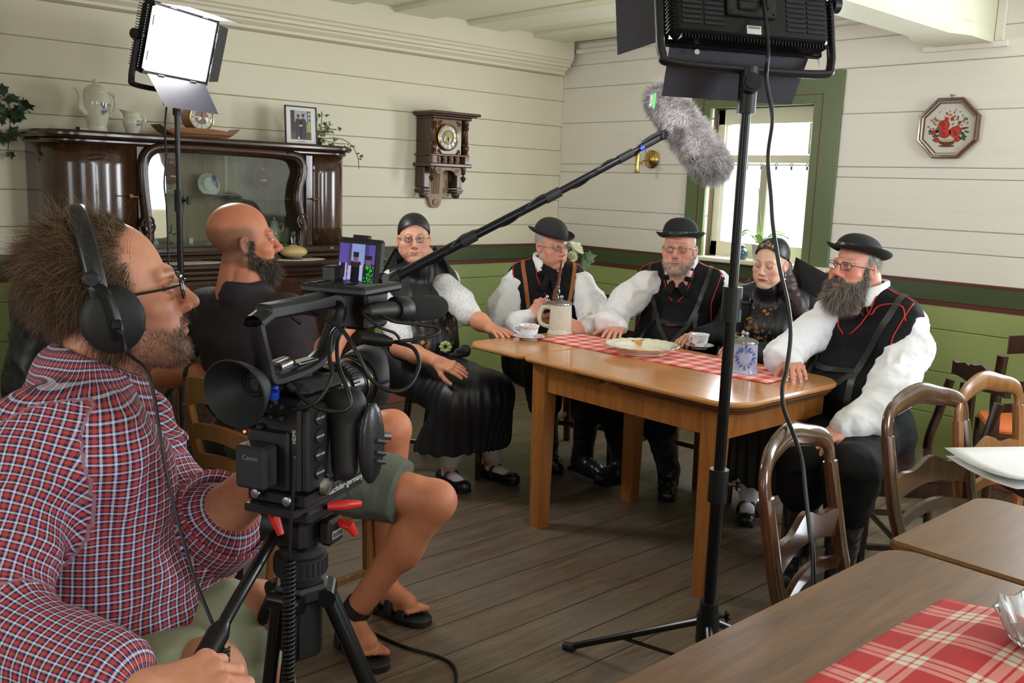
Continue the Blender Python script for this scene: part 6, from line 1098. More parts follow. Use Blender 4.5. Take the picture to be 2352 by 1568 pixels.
Hd=Head(spot(1962,613,3.78),facing(spot(1962,613,3.78),-36),6,-2,1.0);Tt=Torso(spot(1990,708,3.84),facing(spot(2003,728,3.86),-32),2,0,1.05,1.12,1.35)
R_sh,L_sh=spot(1898,728,3.90),spot(2086,745,3.76);R_el,L_el=spot(1806,812,3.85),spot(2048,905,3.62);R_wr,L_wr=spot(1818,835,3.75),spot(1930,985,3.52)
vd=nrm(CAM_P-R_wr);rh=hand(0.002,R_wr+A3(0,0,0.01),onz(1838,882,0.772)-R_wr,A3(0,0,1)+vd*0.5,1,R_el+A3(0,0,0.01),SK['rosy'],1.05,rf=(0.036,0.028),curl=(0.24,0.28,0.3,0.34),spread=0.08,thumb=(0.45,0.3));lh=hand(0.002,L_wr,spot(1868,1020,3.48)-L_wr,A3(0,0,1)+vd*0.4,-1,L_el,SK['rosy'],1.05,curl=(0.5,0.55,0.55,0.6),spread=0.05,thumb=(0.3,0.4))
kn=[A3(3.16,1.78,0.50),A3(3.12,1.56,0.50)];an=[A3(3.22,1.80,0.09),A3(3.18,1.60,0.09)]
o5,V5,N5,vo5=man(spot(2060,1000,3.8),'person in a black hat with a full grey beard, hand on knee',Hd,Tt,[[R_sh,R_el],[L_sh,L_el]],[rh,lh],kn,an,SK['rosy'],dict(mouth='smile',hair=fringe_hair,hairc=(160,152,144),stub=0.85,stubc=(140,130,124),old=1.2,cheek=0.75,browc=(140,124,112),nose=1.12),[([R_sh,spot(1862,765,3.92),R_el,spot(1790,822,3.80),R_wr+A3(0,0,0.006)],[0.068,0.070,0.062,0.052,0.042]),([L_sh,spot(2090,800,3.72),L_el+A3(0,0,0.03),spot(2000,955,3.56),spot(1955,975,3.53),L_wr+(L_el-L_wr)*0.05],[0.070,0.080,0.082,0.066,0.054,0.040])],gaze=(-4,2),sk_seed=7)
felt_hat(o5,Hd,(17,16,19),cz=0.058,tilt=(7,0),brim=0.038,roll=0.026,band=True,crown=(0.089,0.106,0.078),dome=2.3);glasses(o5,Hd,'rect',rx=0.0225,rz=0.0155,w=0.0016,mat=plain('dark_wire',hexc(84,80,78),0.3,0.9))
hv5,hf5,_=head_mesh(0.005,SK['rosy'],ear=False)
add_hair('beard',o5,Hd,hv5,hf5,beard_mask,5200,lambda P:0.026+0.050*sm(-P[:,2],0.055,0.11)*(P[:,1]>0.0),lambda P,N,rg:N*0.65+A3(0,0.25,-0.9)*sm(-P[:,2],0.03,0.08)[:,None]+A3(0,0.0,-0.55)+rg.normal(0,.18,P.shape),[(150,140,130),(116,104,96),(84,74,68),(176,168,160)],0.0009,5,0.5,0.35,31)
add_hair('hair',o5,Hd,hv5,hf5,fringe_hair,1500,0.03,lambda P,N,rg:N*0.35+A3(0,-0.4,-1)+rg.normal(0,.2,P.shape),[(170,162,154),(140,130,122),(196,190,182)],0.0008,4,0.4,0.2,33)
ms=MB();strap(ms,V5,N5,[Tt.w(-0.14,-0.03,0.08),Tt.w(-0.14,0.09,0.0),Tt.w(-0.085,0.19,-0.20),Tt.w(-0.09,0.24,-0.33),Tt.w(-0.10,0.24,-0.42)],0.026);strap(ms,V5,N5,[Tt.w(0.14,-0.03,0.08),Tt.w(0.15,0.09,0.0),Tt.w(0.12,0.19,-0.20),Tt.w(0.09,0.24,-0.36)],0.026);strap(ms,V5,N5,[Tt.w(-0.085,0.19,-0.205),Tt.w(0.02,0.22,-0.205),Tt.w(0.12,0.19,-0.20)],0.026);strap(ms,V5,N5,[Tt.w(-0.08,0.2,-0.215),Tt.w(-0.01,0.24,-0.30),Tt.w(0.04,0.25,-0.37)],0.024);lab(ms.build('suspenders',M_leather,o5,angle=60),'black leather suspenders with a cross strap')
mb=MB();lab_=[Tt.w(-0.02,0.1,0.06),Tt.w(-0.07,0.13,0.01),Tt.w(-0.085,0.1,0.04),Tt.w(-0.16,0.05,0.04),Tt.w(-0.19,0.06,-0.02)];piping(mb,V5,N5,lab_,0.003);lab(mb.build('collar_piping',M_piping,vo5,angle=180),'red piping on the collar flap')
M_blouse=None
t=NT('dotted_white_blouse');v=t.coord();vo=t.n('ShaderNodeTexVoronoi');vo.inputs['Scale'].default_value=210;t.l(v,vo.inputs['Vector']);t.set(Base_Color=t.ramp(vo.outputs['Distance'],[(0.24,hexc(70,70,76)),(0.34,hexc(228,228,230))]),Roughness=0.75);M_blouse=t.m
M_shawl=vcol('embroidered_black_silk',0.42,0.15,120);M_purple=plain('purple_fringe',hexc(88,44,150),0.5,0,0.25,60)
BLK=A3(*hexc(20,20,24)[:3]);AMBER=[A3(*hexc(*c)[:3])for c in((176,124,62),(206,160,96),(120,92,50),(160,96,60))]
def embroider(parent,V,N,centres,r,seed):
 mb=MB();rg=np.random.default_rng(seed)
 for c in centres:
  i=np.argmin(((V-c)**2).sum(1));c=V[i]+N[i]*0.002;u=nrm(np.cross(N[i],(0,0.1,1)));w=np.cross(u,N[i]);R=r*rg.uniform(0.6,1.2);t0=rg.uniform(0,6);col=AMBER[rg.integers(0,4)]*rg.uniform(0.8,1.2);n=rg.integers(3,6)
  for k in range(n):
   q=t0+2*PI*k/n;d=math.cos(q)*u+math.sin(q)*w;e=np.cross(N[i],d);mb.add([c,c+d*R*0.5+e*R*0.28,c+d*R,c+d*R*0.5-e*R*0.28],[(0,1,2,3)],col)
 lab(mb.build('embroidery',vcol('thread_surface',0.6),parent,smooth=False,solid=0.0012),'gold thread flowers')
def cap_mesh(parent,H,front=58,side=98,back=118,grow=1.05,colfn=None,mat=None,name='cap',ridge=0.0):
 n,m=60,26;P=[];a=np.linspace(-PI,PI,n+1)
 for t in np.linspace(0.0,1,m):
  tb=np.radians(np.where(np.cos(a)>0,side+(front-side)*np.cos(a)**1.5*(np.cos(a)>0),side+(back-side)*np.abs(np.cos(a))));th=np.maximum(tb*t,0.002);g=grow+0.012*np.sin(th*3)
  P.append(np.stack([0.0785*g*np.sin(th)*np.sin(a),-0.018+0.098*g*np.sin(th)*np.cos(a),0.036+0.087*g*np.cos(th)],1))
 mb=MB();P=np.array(np.nan_to_num(P));mb.grid(H.w(P.reshape(-1,3)).reshape(P.shape),colfn(P.reshape(-1,3))if colfn else None);return mb.build(name,mat or M_satin,parent,angle=180,solid=0.003)
def woman(loc,label,H,T,arms,hands,headkw,skin,hipsk,feet,sleeves,sl_mat,shawl_c,seed,skirt_hem,lid=0.0,gaze=(0,0),r_emb=0.012,stock=True):
 o=thing('person',(loc[0],loc[1],0),label,'person');hv,hf,hc=head_mesh(0.0023,skin,female=True,**headkw);hips=[T.w(0.09,0.02,-0.48),T.w(-0.09,0.02,-0.48)];knees=hipsk
 body_mesh(o,[(H.w(hv),hf,hc),core_piece(T,arms,[[h,k,f+A3(0,0,0.08)]for h,k,f in zip(hips,knees,feet)],skin)]+hands);eyes(o,H,gaze,(96,80,66),lid,skin*0.96)
 lo,hi=pieces_box([T.w(0,0,0.06),T.w(0.16,0.2,-0.45),T.w(-0.16,-0.18,-0.45)]+[p for s in sleeves for p in s[0]],0.12);S=Sdf(lo,hi,0.0075);T.add(S,0.004,neck=False)
 for pts,rs in sleeves:S.chain(pts,rs,k=0.03)
 build_sdf(S,'blouse',sl_mat,o,0.003,15,seed)
 lo,hi=T.box(0.34);hi=np.maximum(hi,H.p);S=Sdf(lo,hi,0.006);T.add(S,0.018,neck=False,sh=0.82);S.cap(T.w(0.06,0.10,-0.12),T.w(-0.06,0.10,-0.12),0.075,k=0.05);S.cap(T.w(0,0.01,0.02),H.w((0,-0.016,-0.135)),0.070,0.061*H.s,k=0.03);S.cut(T.w(0,0,-0.43),T.R@A3(0,0,-1))
 for sgn in(-1,1):S.cap(T.w(sgn*0.30,0.0,0.0),T.w(sgn*0.235,0.02,-0.25),0.085,0.06,k=0.02,op='sub')
 V,F=S.net();V=relax(V,F,2);N=vnormals(V,F);loc_=(V-T.p)@T.R;V=V+N*(0.0028*np.sin(loc_[:,0]*150+0.6*np.sin(loc_[:,2]*20))*sm(loc_[:,1],-0.02,0.06)*sm(-np.abs(loc_[:,0]),-0.15,-0.04))[:,None];N=vnormals(V,F)
 Lv=(V-T.p)@T.R;cs=[V[np.argmin((Lv[:,0]-x*T.w_)**2+(Lv[:,2]-z*T.h)**2+(Lv[:,1]<0.02))]for x,y,z in shawl_c];mb=MB();mb.add(V,F,None);sw=mb.build('shawl',M_satin,o,angle=180);embroider(sw,V,N,cs,r_emb,seed)
 lo,hi=pieces_box([T.w(0,0,-0.34)]+hips+knees+skirt_hem,0.20);S=Sdf(lo,hi,0.009);S.cap(T.w(-0.09,0.0,-0.46),T.w(0.09,0.0,-0.46),0.135,k=0.06);S.cap(T.w(0,0.02,-0.30),T.w(0,0.02,-0.46),0.14,0.17,k=0.06)
 for h,k_,hm in zip(hips,knees,skirt_hem):S.cap(h,k_,0.108,0.098,k=0.09);S.cap(k_,hm,0.098,0.122,k=0.07)
 mk,mh=(knees[0]+knees[1])/2,(skirt_hem[0]+skirt_hem[1])/2;S.cap((hips[0]+hips[1])/2,mk,0.12,0.10,k=0.08);S.cap(mk,mh,0.10,0.12,k=0.08);S.cut((skirt_hem[0]+skirt_hem[1])/2+A3(0,0,-0.005),(0,0,-1));S.cut(T.w(0,0,-0.30),T.R@A3(0,0,1))
 V,F=S.net();V=relax(V,F,2);N=vnormals(V,F);ang=np.arctan2(V[:,1]-mk[1]-0.1,V[:,0]-mk[0]-0.1);V=V+N*(0.006*np.sin(ang*30+2*vnoise(V*5,3))*sm(-V[:,2],-0.62,-0.40)+0.006*vnoise(V*11,7))[:,None];mb=MB();mb.add(V,F);mb.build('skirt',M_satin,o,angle=180)
 if stock:
  for k_,f in zip(knees,feet):
   mb=MB();a_=f+A3(0,0,0.06);top=a_+(k_-a_)*0.72;C=[a_+A3(0,0,-0.02),a_+A3(0,0,0.05),a_+(top-a_)*0.5,top];mb.tube(spline(C,20),np.interp(np.linspace(0,1,19 if False else len(spline(C,20))),[0,0.15,0.6,1],[0.036,0.038,0.058,0.055]),16)
   d=nrm(A3(*(k_-hips[0])[:2],0));mb.tube([a_+A3(0,0,-0.012),a_+d*0.10+A3(0,0,-0.030)],0.036,12);lab(mb.build('stocking',plain('white_knit',hexc(222,218,224),0.85,0,0.06,120,bump=0.5),o,angle=180),'white patterned knit stocking')
   S=Sdf(f-A3(0.28,0.28,0.01),f+A3(0.28,0.28,0.12),0.0055);S.cap(f-d*0.05+A3(0,0,0.036),f+d*0.14+A3(0,0,0.030),0.041,0.038,k=0.02,flat=((0,0,1),0.85));S.cap(f+A3(0,0,0.085)-d*0.01,f+d*0.10+A3(0,0,0.075),0.040,0.034,k=0.012,op='sub');S.box(f+d*0.045+A3(0,0,0.008),(0.12,0.036,0.008),0.006,np.column_stack([d,np.cross((0,0,1),d),(0,0,1)]),k=0.006);S.cut((0,0,0.0015),(0,0,-1));build_sdf(S,'shoe',M_leather,o)
   mb=MB();b=np.cross((0,0,1),d);aa=np.linspace(-0.15*PI,1.15*PI,16);mb.tube([a_+d*0.028+b*(0.044*math.cos(q))+A3(0,0,-0.03+0.052*math.sin(q))for q in aa],0.006,8,True,(d,1.4));lab(mb.build('shoe_strap',M_leather,o),'black strap across the instep')
 return o,T,hips
Hd=Head(spot(951,547,4.62),facing(spot(951,547,4.6),2),0,2,0.96);Tt=Torso(spot(968,638,4.76),facing(spot(962,652,4.7),22),6,0,0.97,0.98,1.5)
R_sh,L_sh=spot(906,660,4.72),spot(1022,658,4.72);R_el,L_el=spot(915,800,4.58),spot(1085,728,4.62);R_wr,L_wr=spot(1005,830,4.33),spot(1128,758,4.55)
vd=nrm(CAM_P-R_wr);rh=hand(0.0022,R_wr,spot(1062,852,4.28)-R_wr,A3(0,0,1)+vd*0.8,1,R_el,SK['tan']*1.05,0.98,curl=(0.12,0.14,0.16,0.2),spread=0.03,thumb=(0.35,0.3),rf=(0.045,0.030));lh=hand(0.0022,L_wr+A3(0,0,0.008),onz(1172,774,0.772)-L_wr,A3(0,0,1)+vd*0.35,-1,L_el,SK['tan']*1.05,0.98,curl=(0.14,0.16,0.18,0.2),spread=0.05,thumb=(0.35,0.15),rf=(0.045,0.030))
kn=[spot(1052,925,4.38),spot(1128,905,4.46)];ft=[onz(1030,1112),onz(1128,1098)];hem=[A3(2.66,3.42,0.17),A3(2.92,3.36,0.26)]
rg_=random.Random(3);emb=[(-0.05-0.10*rg_.random(),0.2,-0.03-0.36*rg_.random())for _ in range(46)]+[(0.02+0.05*rg_.random(),0.2,-0.18-0.2*rg_.random())for _ in range(12)]+[(-0.06,0.2,-0.10),(-0.09,0.2,-0.13),(-0.07,0.2,-0.17),(-0.11,0.2,-0.2)]
o1,T1,_=woman(spot(1000,900,4.8),'person in plain black cap, glasses and dotted short-sleeved blouse, forearms bare',Hd,Tt,[[R_sh,R_el],[L_sh,L_el]],[rh,lh],dict(mouth='smile',cheek=0.3,browc=(60,46,42),lip=(182,96,88),lipw=0.6,thick=1.08,old=0.9),SK['fair'],kn,ft,[([R_sh,spot(904,730,4.68),spot(915,772,4.62)],[0.066,0.072,0.066]),([L_sh,spot(1058,695,4.68),spot(1076,720,4.63)],[0.064,0.066,0.062])],M_blouse,emb,4,hem)
cap_mesh(o1,Hd,66,99,118,1.07);glasses(o1,Hd,'oval',rx=0.021,rz=0.014)
def board(parent,pts,depth,name,th=0.006):
 P=np.array([spot(a,b,depth+(q[2]if len(q)>2 else 0))for q in pts for a,b in[q[:2]]]);n=nrm(np.cross(P[1]-P[0],P[2]-P[0]));k=len(P);mb=MB();mb.add(np.vstack([P,P+n*th]),[tuple(range(k))[::-1],tuple(range(k,2*k))]+[(i,(i+1)%k,k+(i+1)%k,k+i)for i in range(k)]);return mb.build(name,plain('black_moire',hexc(16,16,19),0.45),parent,smooth=False)
board(o1,[(908,568),(876,626),(874,668),(920,690,0.02),(935,590,0.05)],4.72,'bow_wing');board(o1,[(996,566,0.05),(1018,592),(1034,616),(1036,650),(1008,676,0.02),(985,600,0.06)],4.74,'bow_wing')
mb=MB();rg_=random.Random(8)
for i in range(60):a=Tt.w(0.06-0.10*rg_.random(),0.272,-0.34-0.05*rg_.random());mb.tube(spline([a,a+A3(0,0,-0.03)+vd*0.01,a+A3(rg_.uniform(-.01,.01),rg_.uniform(-.01,.01),-0.075)+vd*0.012],6),0.0022,5)
lab(mb.build('fringe',M_purple,o1),'purple silk fringe at the waist')
mb=MB()
for i in range(8):a=i*PI/4;c=Tt.w(-0.035,0.28,-0.30);mb.lathe([(0,-0.012),(0.012,-0.004),(0.012,0.006),(0,0.012)],c+0.02*(math.cos(a)*RIGHT+math.sin(a)*A3(0,0,1)),8)
lab(mb.build('posy',plain('pale_green_posy',hexc(176,196,130),0.6),o1),'pale green posy at the waist')
S=Sdf(Tt.w(0,0,-0.5)-0.35,Tt.w(0,0,-0.3)+0.35,0.006);bw=Tt.w(-0.08,0.25,-0.36);S.ell(bw,(0.02,0.02,0.02),k=0.01)
for dx,dz in((-0.075,0.03),(0.07,0.03),(-0.05,-0.10),(0.045,-0.11)):S.cap(bw,bw+RIGHT*dx+A3(0,0,dz),0.012,0.032,k=0.01,flat=(vd,0.45))
build_sdf(S,'waist_bow',M_satin,o1,0.003,25,4)
Hd=Head(spot(1770,603,4.45),facing(spot(1770,603,4.45),-24),-9,-4,0.92);Tt=Torso(spot(1768,690,4.58),facing(spot(1768,705,4.5),-12),6,0,0.97,1.05,1.3)
R_sh,L_sh=spot(1692,705,4.55),spot(1850,712,4.55);R_el,L_el=spot(1665,762,4.52),spot(1795,815,4.40);R_wr,L_wr=spot(1604,769,4.42),spot(1690,808,4.20)
vd=nrm(CAM_P-R_wr);rh=hand(0.0022,R_wr,onz(1556,790,0.785)-R_wr,A3(0,0,1)+vd*0.7,1,R_el,SK['fair'],0.92,curl=(0.55,0.6,0.65,0.7),spread=0.05,thumb=(0.3,0.4));lh=hand(0.0022,L_wr+A3(0,0,0.01),onz(1628,815,0.79)-L_wr,A3(0,0,1)+vd*0.7,-1,L_el,SK['fair'],0.92,curl=(0.5,0.6,0.7,0.75),spread=0.05,thumb=(0.3,0.35))
kn=[A3(3.52,2.30,0.52),A3(3.50,2.08,0.52)];ft=[A3(3.62,2.30,0),onz(1722,1160)];hem=[A3(3.55,2.28,0.22),A3(3.52,2.08,0.22)]
rg_=random.Random(12);emb=[(0.07-0.14*rg_.random(),0.25,-0.01-0.22*rg_.random())for _ in range(44)]
o4,T4,_=woman(spot(1790,900,4.6),'person in black gold-starred cap and gold-flowered shawl, eyes lowered',Hd,Tt,[[R_sh,R_el],[L_sh,L_el]],[rh,lh],dict(mouth='frown',cheek=0.35,browc=(50,34,32),lip=(196,62,54),lipw=0.95,lid=1.0,old=1.1),SK['pale'],kn,ft,[([R_sh,R_el,R_wr+(R_el-R_wr)*0.05],[0.072,0.064,0.040]),([L_sh,spot(1835,770,4.5),L_el,L_wr+(L_el-L_wr)*0.1],[0.072,0.072,0.065,0.042])],M_wool,emb,9,hem,lid=1.0,r_emb=0.012)
def capcol(P):
 C=np.tile(BLK,(len(P),1));rg=np.random.default_rng(5)
 for x,z,r in((-0.005,0.105,0.013),(0.03,0.098,0.012),(-0.03,0.10,0.008)):
  d=np.hypot(P[:,0]-x,P[:,2]-z);th=np.arctan2(P[:,2]-z,P[:,0]-x);C=mixc(C,AMBER[1],(P[:,1]>0)*sm(-(d-r*(0.55+0.45*np.cos(5*th))),-0.0015,0.0015))
 s=((vnoise(P*160,3)>0.55)&(P[:,1]>0.02)&(np.abs(P[:,0])<0.045)&(P[:,2]>0.085));C=mixc(C,A3(*hexc(150,146,140)[:3]),s*0.8);s2_=((vnoise(P*60,9)>0.45)&(np.abs(P[:,0])>0.045));return mixc(C,A3(*hexc(96,84,78)[:3]),s2_*0.7)
cap_mesh(o4,Hd,54,96,122,1.08,capcol,M_shawl)
board(o4,[(1828,590,0.10),(1905,632,0.05),(1910,650,0.05),(1905,700,0.08),(1860,740,0.12),(1815,650,0.14)],4.45,'bow_wing');board(o4,[(1722,640,0.22),(1700,655,0.2),(1690,700,0.2),(1730,720,0.22)],4.45,'bow_wing')
S=Sdf(Hd.p-A3(0.3,0.3,0.35),Hd.p+A3(0.3,0.3,0.15),0.007);S.chain([Hd.w((-0.055,-0.05,-0.03)),Hd.w((-0.075,-0.04,-0.12)),spot(1842,720,4.42)],[0.035,0.042,0.035],k=0.03);build_sdf(S,'hair',plain('dark_auburn_hair',hexc(46,24,24),0.5,0,0.25,80),o4,0.006,26,6)
mb=MB();rg_=random.Random(9)
for i in range(130):a=Tt.w(0.15-0.30*rg_.random(),0.235+0.02*rg_.random(),-0.19-0.10*rg_.random()-0.02);mb.tube(spline([a,a+A3(0,0,-0.03),a+A3(rg_.uniform(-.012,.012),rg_.uniform(-.012,.012),-0.07)],5),0.0022,5)
lab(mb.build('fringe',plain('deep_purple_fringe',hexc(58,28,104),0.5,0,0.25,60),o4),'deep purple fringe round the shawl')
mb=MB()
for p_,k_ in((R_wr,0),(L_wr,1)):
 dirv=nrm((onz(1556,790,0.785)if k_==0 else onz(1628,815,0.79))-p_);sd=nrm(np.cross(dirv,(0,0,1)))
 for j,off in enumerate((-0.012,0.012)):c=p_+dirv*0.098+sd*off+A3(0,0,0.006);a=np.arange(17)*PI/8;mb.tube([c+0.0095*(math.cos(q)*sd+math.sin(q)*A3(0,0,1))for q in a],0.0017,6,False)
lab(mb.build('ring',plain('silver',hexc(200,196,188),0.2,1.0),o4),'silver finger rings')
mb=MB();c=Hd.w((-0.083,-0.008,-0.048));mb.tube([c,c+A3(0,0,-0.02)],0.002,6);mb.lathe([(0,-0.03),(0.006,-0.022),(0.004,-0.01),(0,-0.004)],c+A3(0,0,-0.012),10);mb.build('earring',plain('silver',hexc(200,196,188),0.2,1.0),o4)
pq=onz(1692,800,0.76);pz=thing('posy',pq,'small yellow and orange flower posy behind the blue-grey stein','flowers');mb=MB();rg_=random.Random(6)
for i in range(26):c=pq+A3(rg_.uniform(-.025,.025),rg_.uniform(-.025,.025),rg_.uniform(0.03,0.075));ivy_leaf(mb,c,A3(rg_.uniform(-1,1),rg_.uniform(-1,1),rg_.uniform(0,1)),A3(0,0,1),0.016,None,A3(*hexc(*rg_.choice([(206,190,50),(220,130,40),(140,170,60),(210,214,120)]))[:3]))
mb.build('blossom',M_leaf,pz,smooth=False,solid=0.0006);mb=MB();mb.lathe([(0,0),(0.02,0),(0.022,0.03),(0.018,0.04),(0,0.038)],pq,16);mb.build('pot',plain('white_vase',hexc(216,214,206),0.2),pz)
M_blk=plain('matt_black_plastic',hexc(17,17,19),0.45,0,0.12,30);M_blkg=plain('satin_black_metal',hexc(22,22,25),0.28,0.3,0.1,20);M_door=plain('grey_black_metal',hexc(58,57,66),0.5,0.2,0.06,20);M_cable=plain('black_cable',hexc(13,13,15),0.4);M_rub=plain('black_rubber',hexc(24,25,27),0.6);M_steel=plain('bright_steel',hexc(190,190,192),0.25,1.0);M_wtxt=plain('white_print',hexc(214,214,214),0.6)
def led(name,label,c,naz,tilt,w,h,power,doors,back=True):
 n=A3(math.cos(naz)*math.cos(tilt),math.sin(naz)*math.cos(tilt),-math.sin(tilt));x=nrm(np.cross(n,(0,0,1)));z=np.cross(x,n);R=np.column_stack([x,n,z]);P=lambda a,b,d:np.asarray(c)+R@A3(a,b,d);o=thing(name,np.asarray(c)-A3(0,0,h/2),label,'light panel')
 def bx(mb,lo,hi,b=0.0):mb.box(lo,hi,b);mb.v[-1]=mb.v[-1]@R.T+c
 W,Hh=w/2,h/2;mb=MB();bx(mb,(-W,-0.075,-Hh),(W,-0.012,Hh),0.02);bx(mb,(-W-0.004,-0.02,-Hh-0.004),(W+0.004,0.0,-Hh+0.012),0.002);bx(mb,(-W-0.004,-0.02,Hh-0.012),(W+0.004,0.0,Hh+0.004),0.002);bx(mb,(-W-0.004,-0.02,-Hh+0.012),(-W+0.012,0.0,Hh-0.012),0.002);bx(mb,(W-0.012,-0.02,-Hh+0.012),(W+0.004,0.0,Hh-0.012),0.002)
 for i in range(46):
  a=-W+0.022+i*(w-0.044)/45
  for s in(-1,1):bx(mb,(a-0.0018,-0.074,s*Hh-0.008),(a+0.0018,-0.035,s*Hh+0.003*(1 if s>0 else 1)),0.0)if s>0 else bx(mb,(a-0.0018,-0.074,-Hh-0.003),(a+0.0018,-0.035,-Hh+0.008),0.0)
 for i in range(24):
  d=-Hh+0.02+i*(h-0.04)/23
  for s in(-1,1):bx(mb,(s*W-0.003,-0.074,d-0.0018),(s*W+0.003,-0.03,d+0.0018),0.0)
 ho=mb.build('housing',M_blkg,o)
 mb=MB();bx(mb,(-W+0.012,-0.010,-Hh+0.012),(W-0.012,-0.004,Hh-0.012));mb.build('lit_diffuser',emit('led_light_%d'%power,(1.0,0.98,0.96,1),power),o,smooth=False)
 for side,ln,ang in doors:
  mb=MB();t=0.0015;L=w if side in 'tb' else h;s=1 if side in 'tr' else-1;e=Hh if side in 'tb' else W;ca,sa=math.cos(ang),math.sin(ang);k=0.86
  V=[]
  for q in(0,t):
   for u,f in((-L/2*0.9,0),(L/2*0.9,0),(L/2*k,1),(-L/2*k,1)):
    out,fw=s*(e+ln*f*ca+q*sa),0.004+ln*f*sa+q*ca;V.append(P(u,fw,out)if side in 'tb' else P(out,fw,u))
  mb.add(V,[(0,1,2,3),(7,6,5,4),(0,4,5,1),(1,5,6,2),(2,6,7,3),(3,7,4,0)])
  for f in(-0.25,0.25):mb.tube([P(f*L-0.02,0.004,s*e),P(f*L+0.02,0.004,s*e)]if side in 'tb' else[P(s*e,0.004,f*L-0.02),P(s*e,0.004,f*L+0.02)],0.004,8)
  mb.build('barn_door',M_door,o,smooth=False)
 mb=MB();g=W+0.022;mb.tube(spline([P(-g,-0.035,0.0),P(-g,-0.035,-Hh*0.7),P(-g+0.004,-0.035,-Hh-0.035),P(-g+0.035,-0.035,-Hh-0.058),P(0,-0.035,-Hh-0.062),P(g-0.035,-0.035,-Hh-0.058),P(g-0.004,-0.035,-Hh-0.035),P(g,-0.035,-Hh*0.7),P(g,-0.035,0.0)],64),0.011,10,True,(n,1.3));yk=mb.build('yoke',M_blk,o)
 for s in(-1,1):mb=MB();mb.tube([P(s*(W-0.005),-0.035,0),P(s*(g+0.022),-0.035,0)],0.008,10);mb.tube([P(s*(g+0.008),-0.035,0),P(s*(g+0.028),-0.035,0)],0.022,14);mb.build('tilt_knob',M_blk,o)
 if back:
  for a0,a1 in((-W*0.9,-W*0.4),(W*0.4,W*0.9)):
   mb=MB()
   for i in range(16):d=-Hh*0.75+i*Hh*0.095;bx(mb,(a0,-0.078,d),((a0+a1)/2-0.004,-0.074,d+0.006));bx(mb,((a0+a1)/2+0.004,-0.078,d),(a1,-0.074,d+0.006))
   mb.build('vent_slots',M_rub,ho,smooth=False)
  mb=MB();bx(mb,(-0.085,-0.086,-Hh*0.55),(0.06,-0.074,Hh*0.9),0.003);bx(mb,(-0.055,-0.094,-Hh*0.45),(0.0,-0.084,Hh*0.3),0.003);bx(mb,(0.02,-0.098,-Hh*0.4),(0.035,-0.084,Hh*0.3),0.003);bx(mb,(-0.05,-0.098,-Hh*0.3),(-0.005,-0.09,-Hh*0.25),0.001)
  for a in(-0.075,0.05):mb.lathe([(0,0.0),(0.004,0.0),(0.003,0.003),(0,0.003)],P(a,-0.086,-Hh*0.48),8,R@rotx(PI/2))
  mb.build('battery_plate',M_blk,ho)
  mb=MB();bx(mb,(-0.026,-0.0765,-Hh*0.86),(0.016,-0.0745,-Hh*0.70));sk=mb.build('serial_sticker',plain('sticker_white',hexc(214,212,208),0.6),ho,smooth=False);mb=MB()
  for i in range(14):bx(mb,(-0.023+i*0.0026,-0.0768,-Hh*0.76),(-0.023+i*0.0026+(0.0008,0.0016)[i%2],-0.0764,-Hh*0.715))
  mb.build('barcode',M_ink,sk,smooth=False)
 return o,P,R,x,n,z
def light_stand(name,label,base,top_z,sections,leg_dirs,hub,knobs,rad=0.016,rl=0.36,cat='light stand'):
 o=thing(name,(base[0],base[1],0),label,cat);zs=[hub]+sections+[top_z]
 for i in range(len(zs)-1):r=rad*(1.0,0.86,0.72)[min(i,2)];mb=MB();mb.tube([(base[0],base[1],zs[i]-0.1),(base[0],base[1],zs[i+1])],r,16);mb.build('pole',M_blkg,o)
 for z in sections+[hub+0.02]:
  mb=MB();mb.tube([(base[0],base[1],z-0.05),(base[0],base[1],z+0.045)],rad*1.5,16);cl=mb.build('clamp_collar',M_blk,o);mb=MB();k=nrm(A3(*knobs,0));q=A3(base[0],base[1],z);mb.tube([q+k*rad,q+k*rad*3.0],0.006,8);c=q+k*rad*3.0
  for j in range(6):mb.tube([c,c+(np.cross(k,(0,0,1))*math.cos(j*PI/3)+A3(0,0,1)*math.sin(j*PI/3))*0.017],(0.007,0.005),8)
  mb.build('clamp_knob',M_blk,cl)
 mb=MB();mb.tube([(base[0],base[1],hub-0.06),(base[0],base[1],hub+0.03)],rad*1.8,16);mb.build('hub',M_blk,o)
 for a in leg_dirs:
  d=A3(math.cos(a),math.sin(a),0);mb=MB();q=A3(base[0],base[1],hub)+d*rad;f=A3(base[0],base[1],0.012)+d*rl;mb.tube([q,f],0.011,10);mb.tube([A3(base[0],base[1],hub*0.45),q+(f-q)*0.6],0.006,8);lg=mb.build('leg',M_blkg,o);mb=MB();mb.tube([f-d*0.02+A3(0,0,0.004),f+d*0.02-A3(0,0,0.002)],0.014,10);mb.build('rubber_foot',M_rub,lg)
 return o
c=spot(420,105,4.0)
LA,PA,RA,xA,nA,zA=led('studio_light','lit white light panel with barn doors on the stand before the sideboard',c,math.radians(-58),math.radians(14),0.45,0.285,62,[('b',0.15,0.75),('l',0.12,-0.25),('r',0.055,0.45),('t',0.13,1.45)],False)
ptop=PA(0,-0.035,-0.285/2-0.064)+RIGHT*0.04
light_stand('light_stand','black telescopic light stand in front of the sideboard holding the lit panel',(ptop[0],ptop[1]),ptop[2],[1.36],[0.2,2.3,4.3],0.56,RIGHT[:2],0.0135,0.42)
mb=MB();mb.tube([ptop+(0,0,-0.10),ptop+(0,0,0.0)],0.018,12);mb.tube([ptop-RIGHT*0.005+(0,0,-0.04),ptop-RIGHT*0.05+(0,0,-0.04)],0.008,8);mb.tube([ptop-RIGHT*0.03+(0,0,-0.04),ptop-RIGHT*0.055+(0,0,-0.04)],0.022,14);mb.build('stand_socket',M_blk,LA)
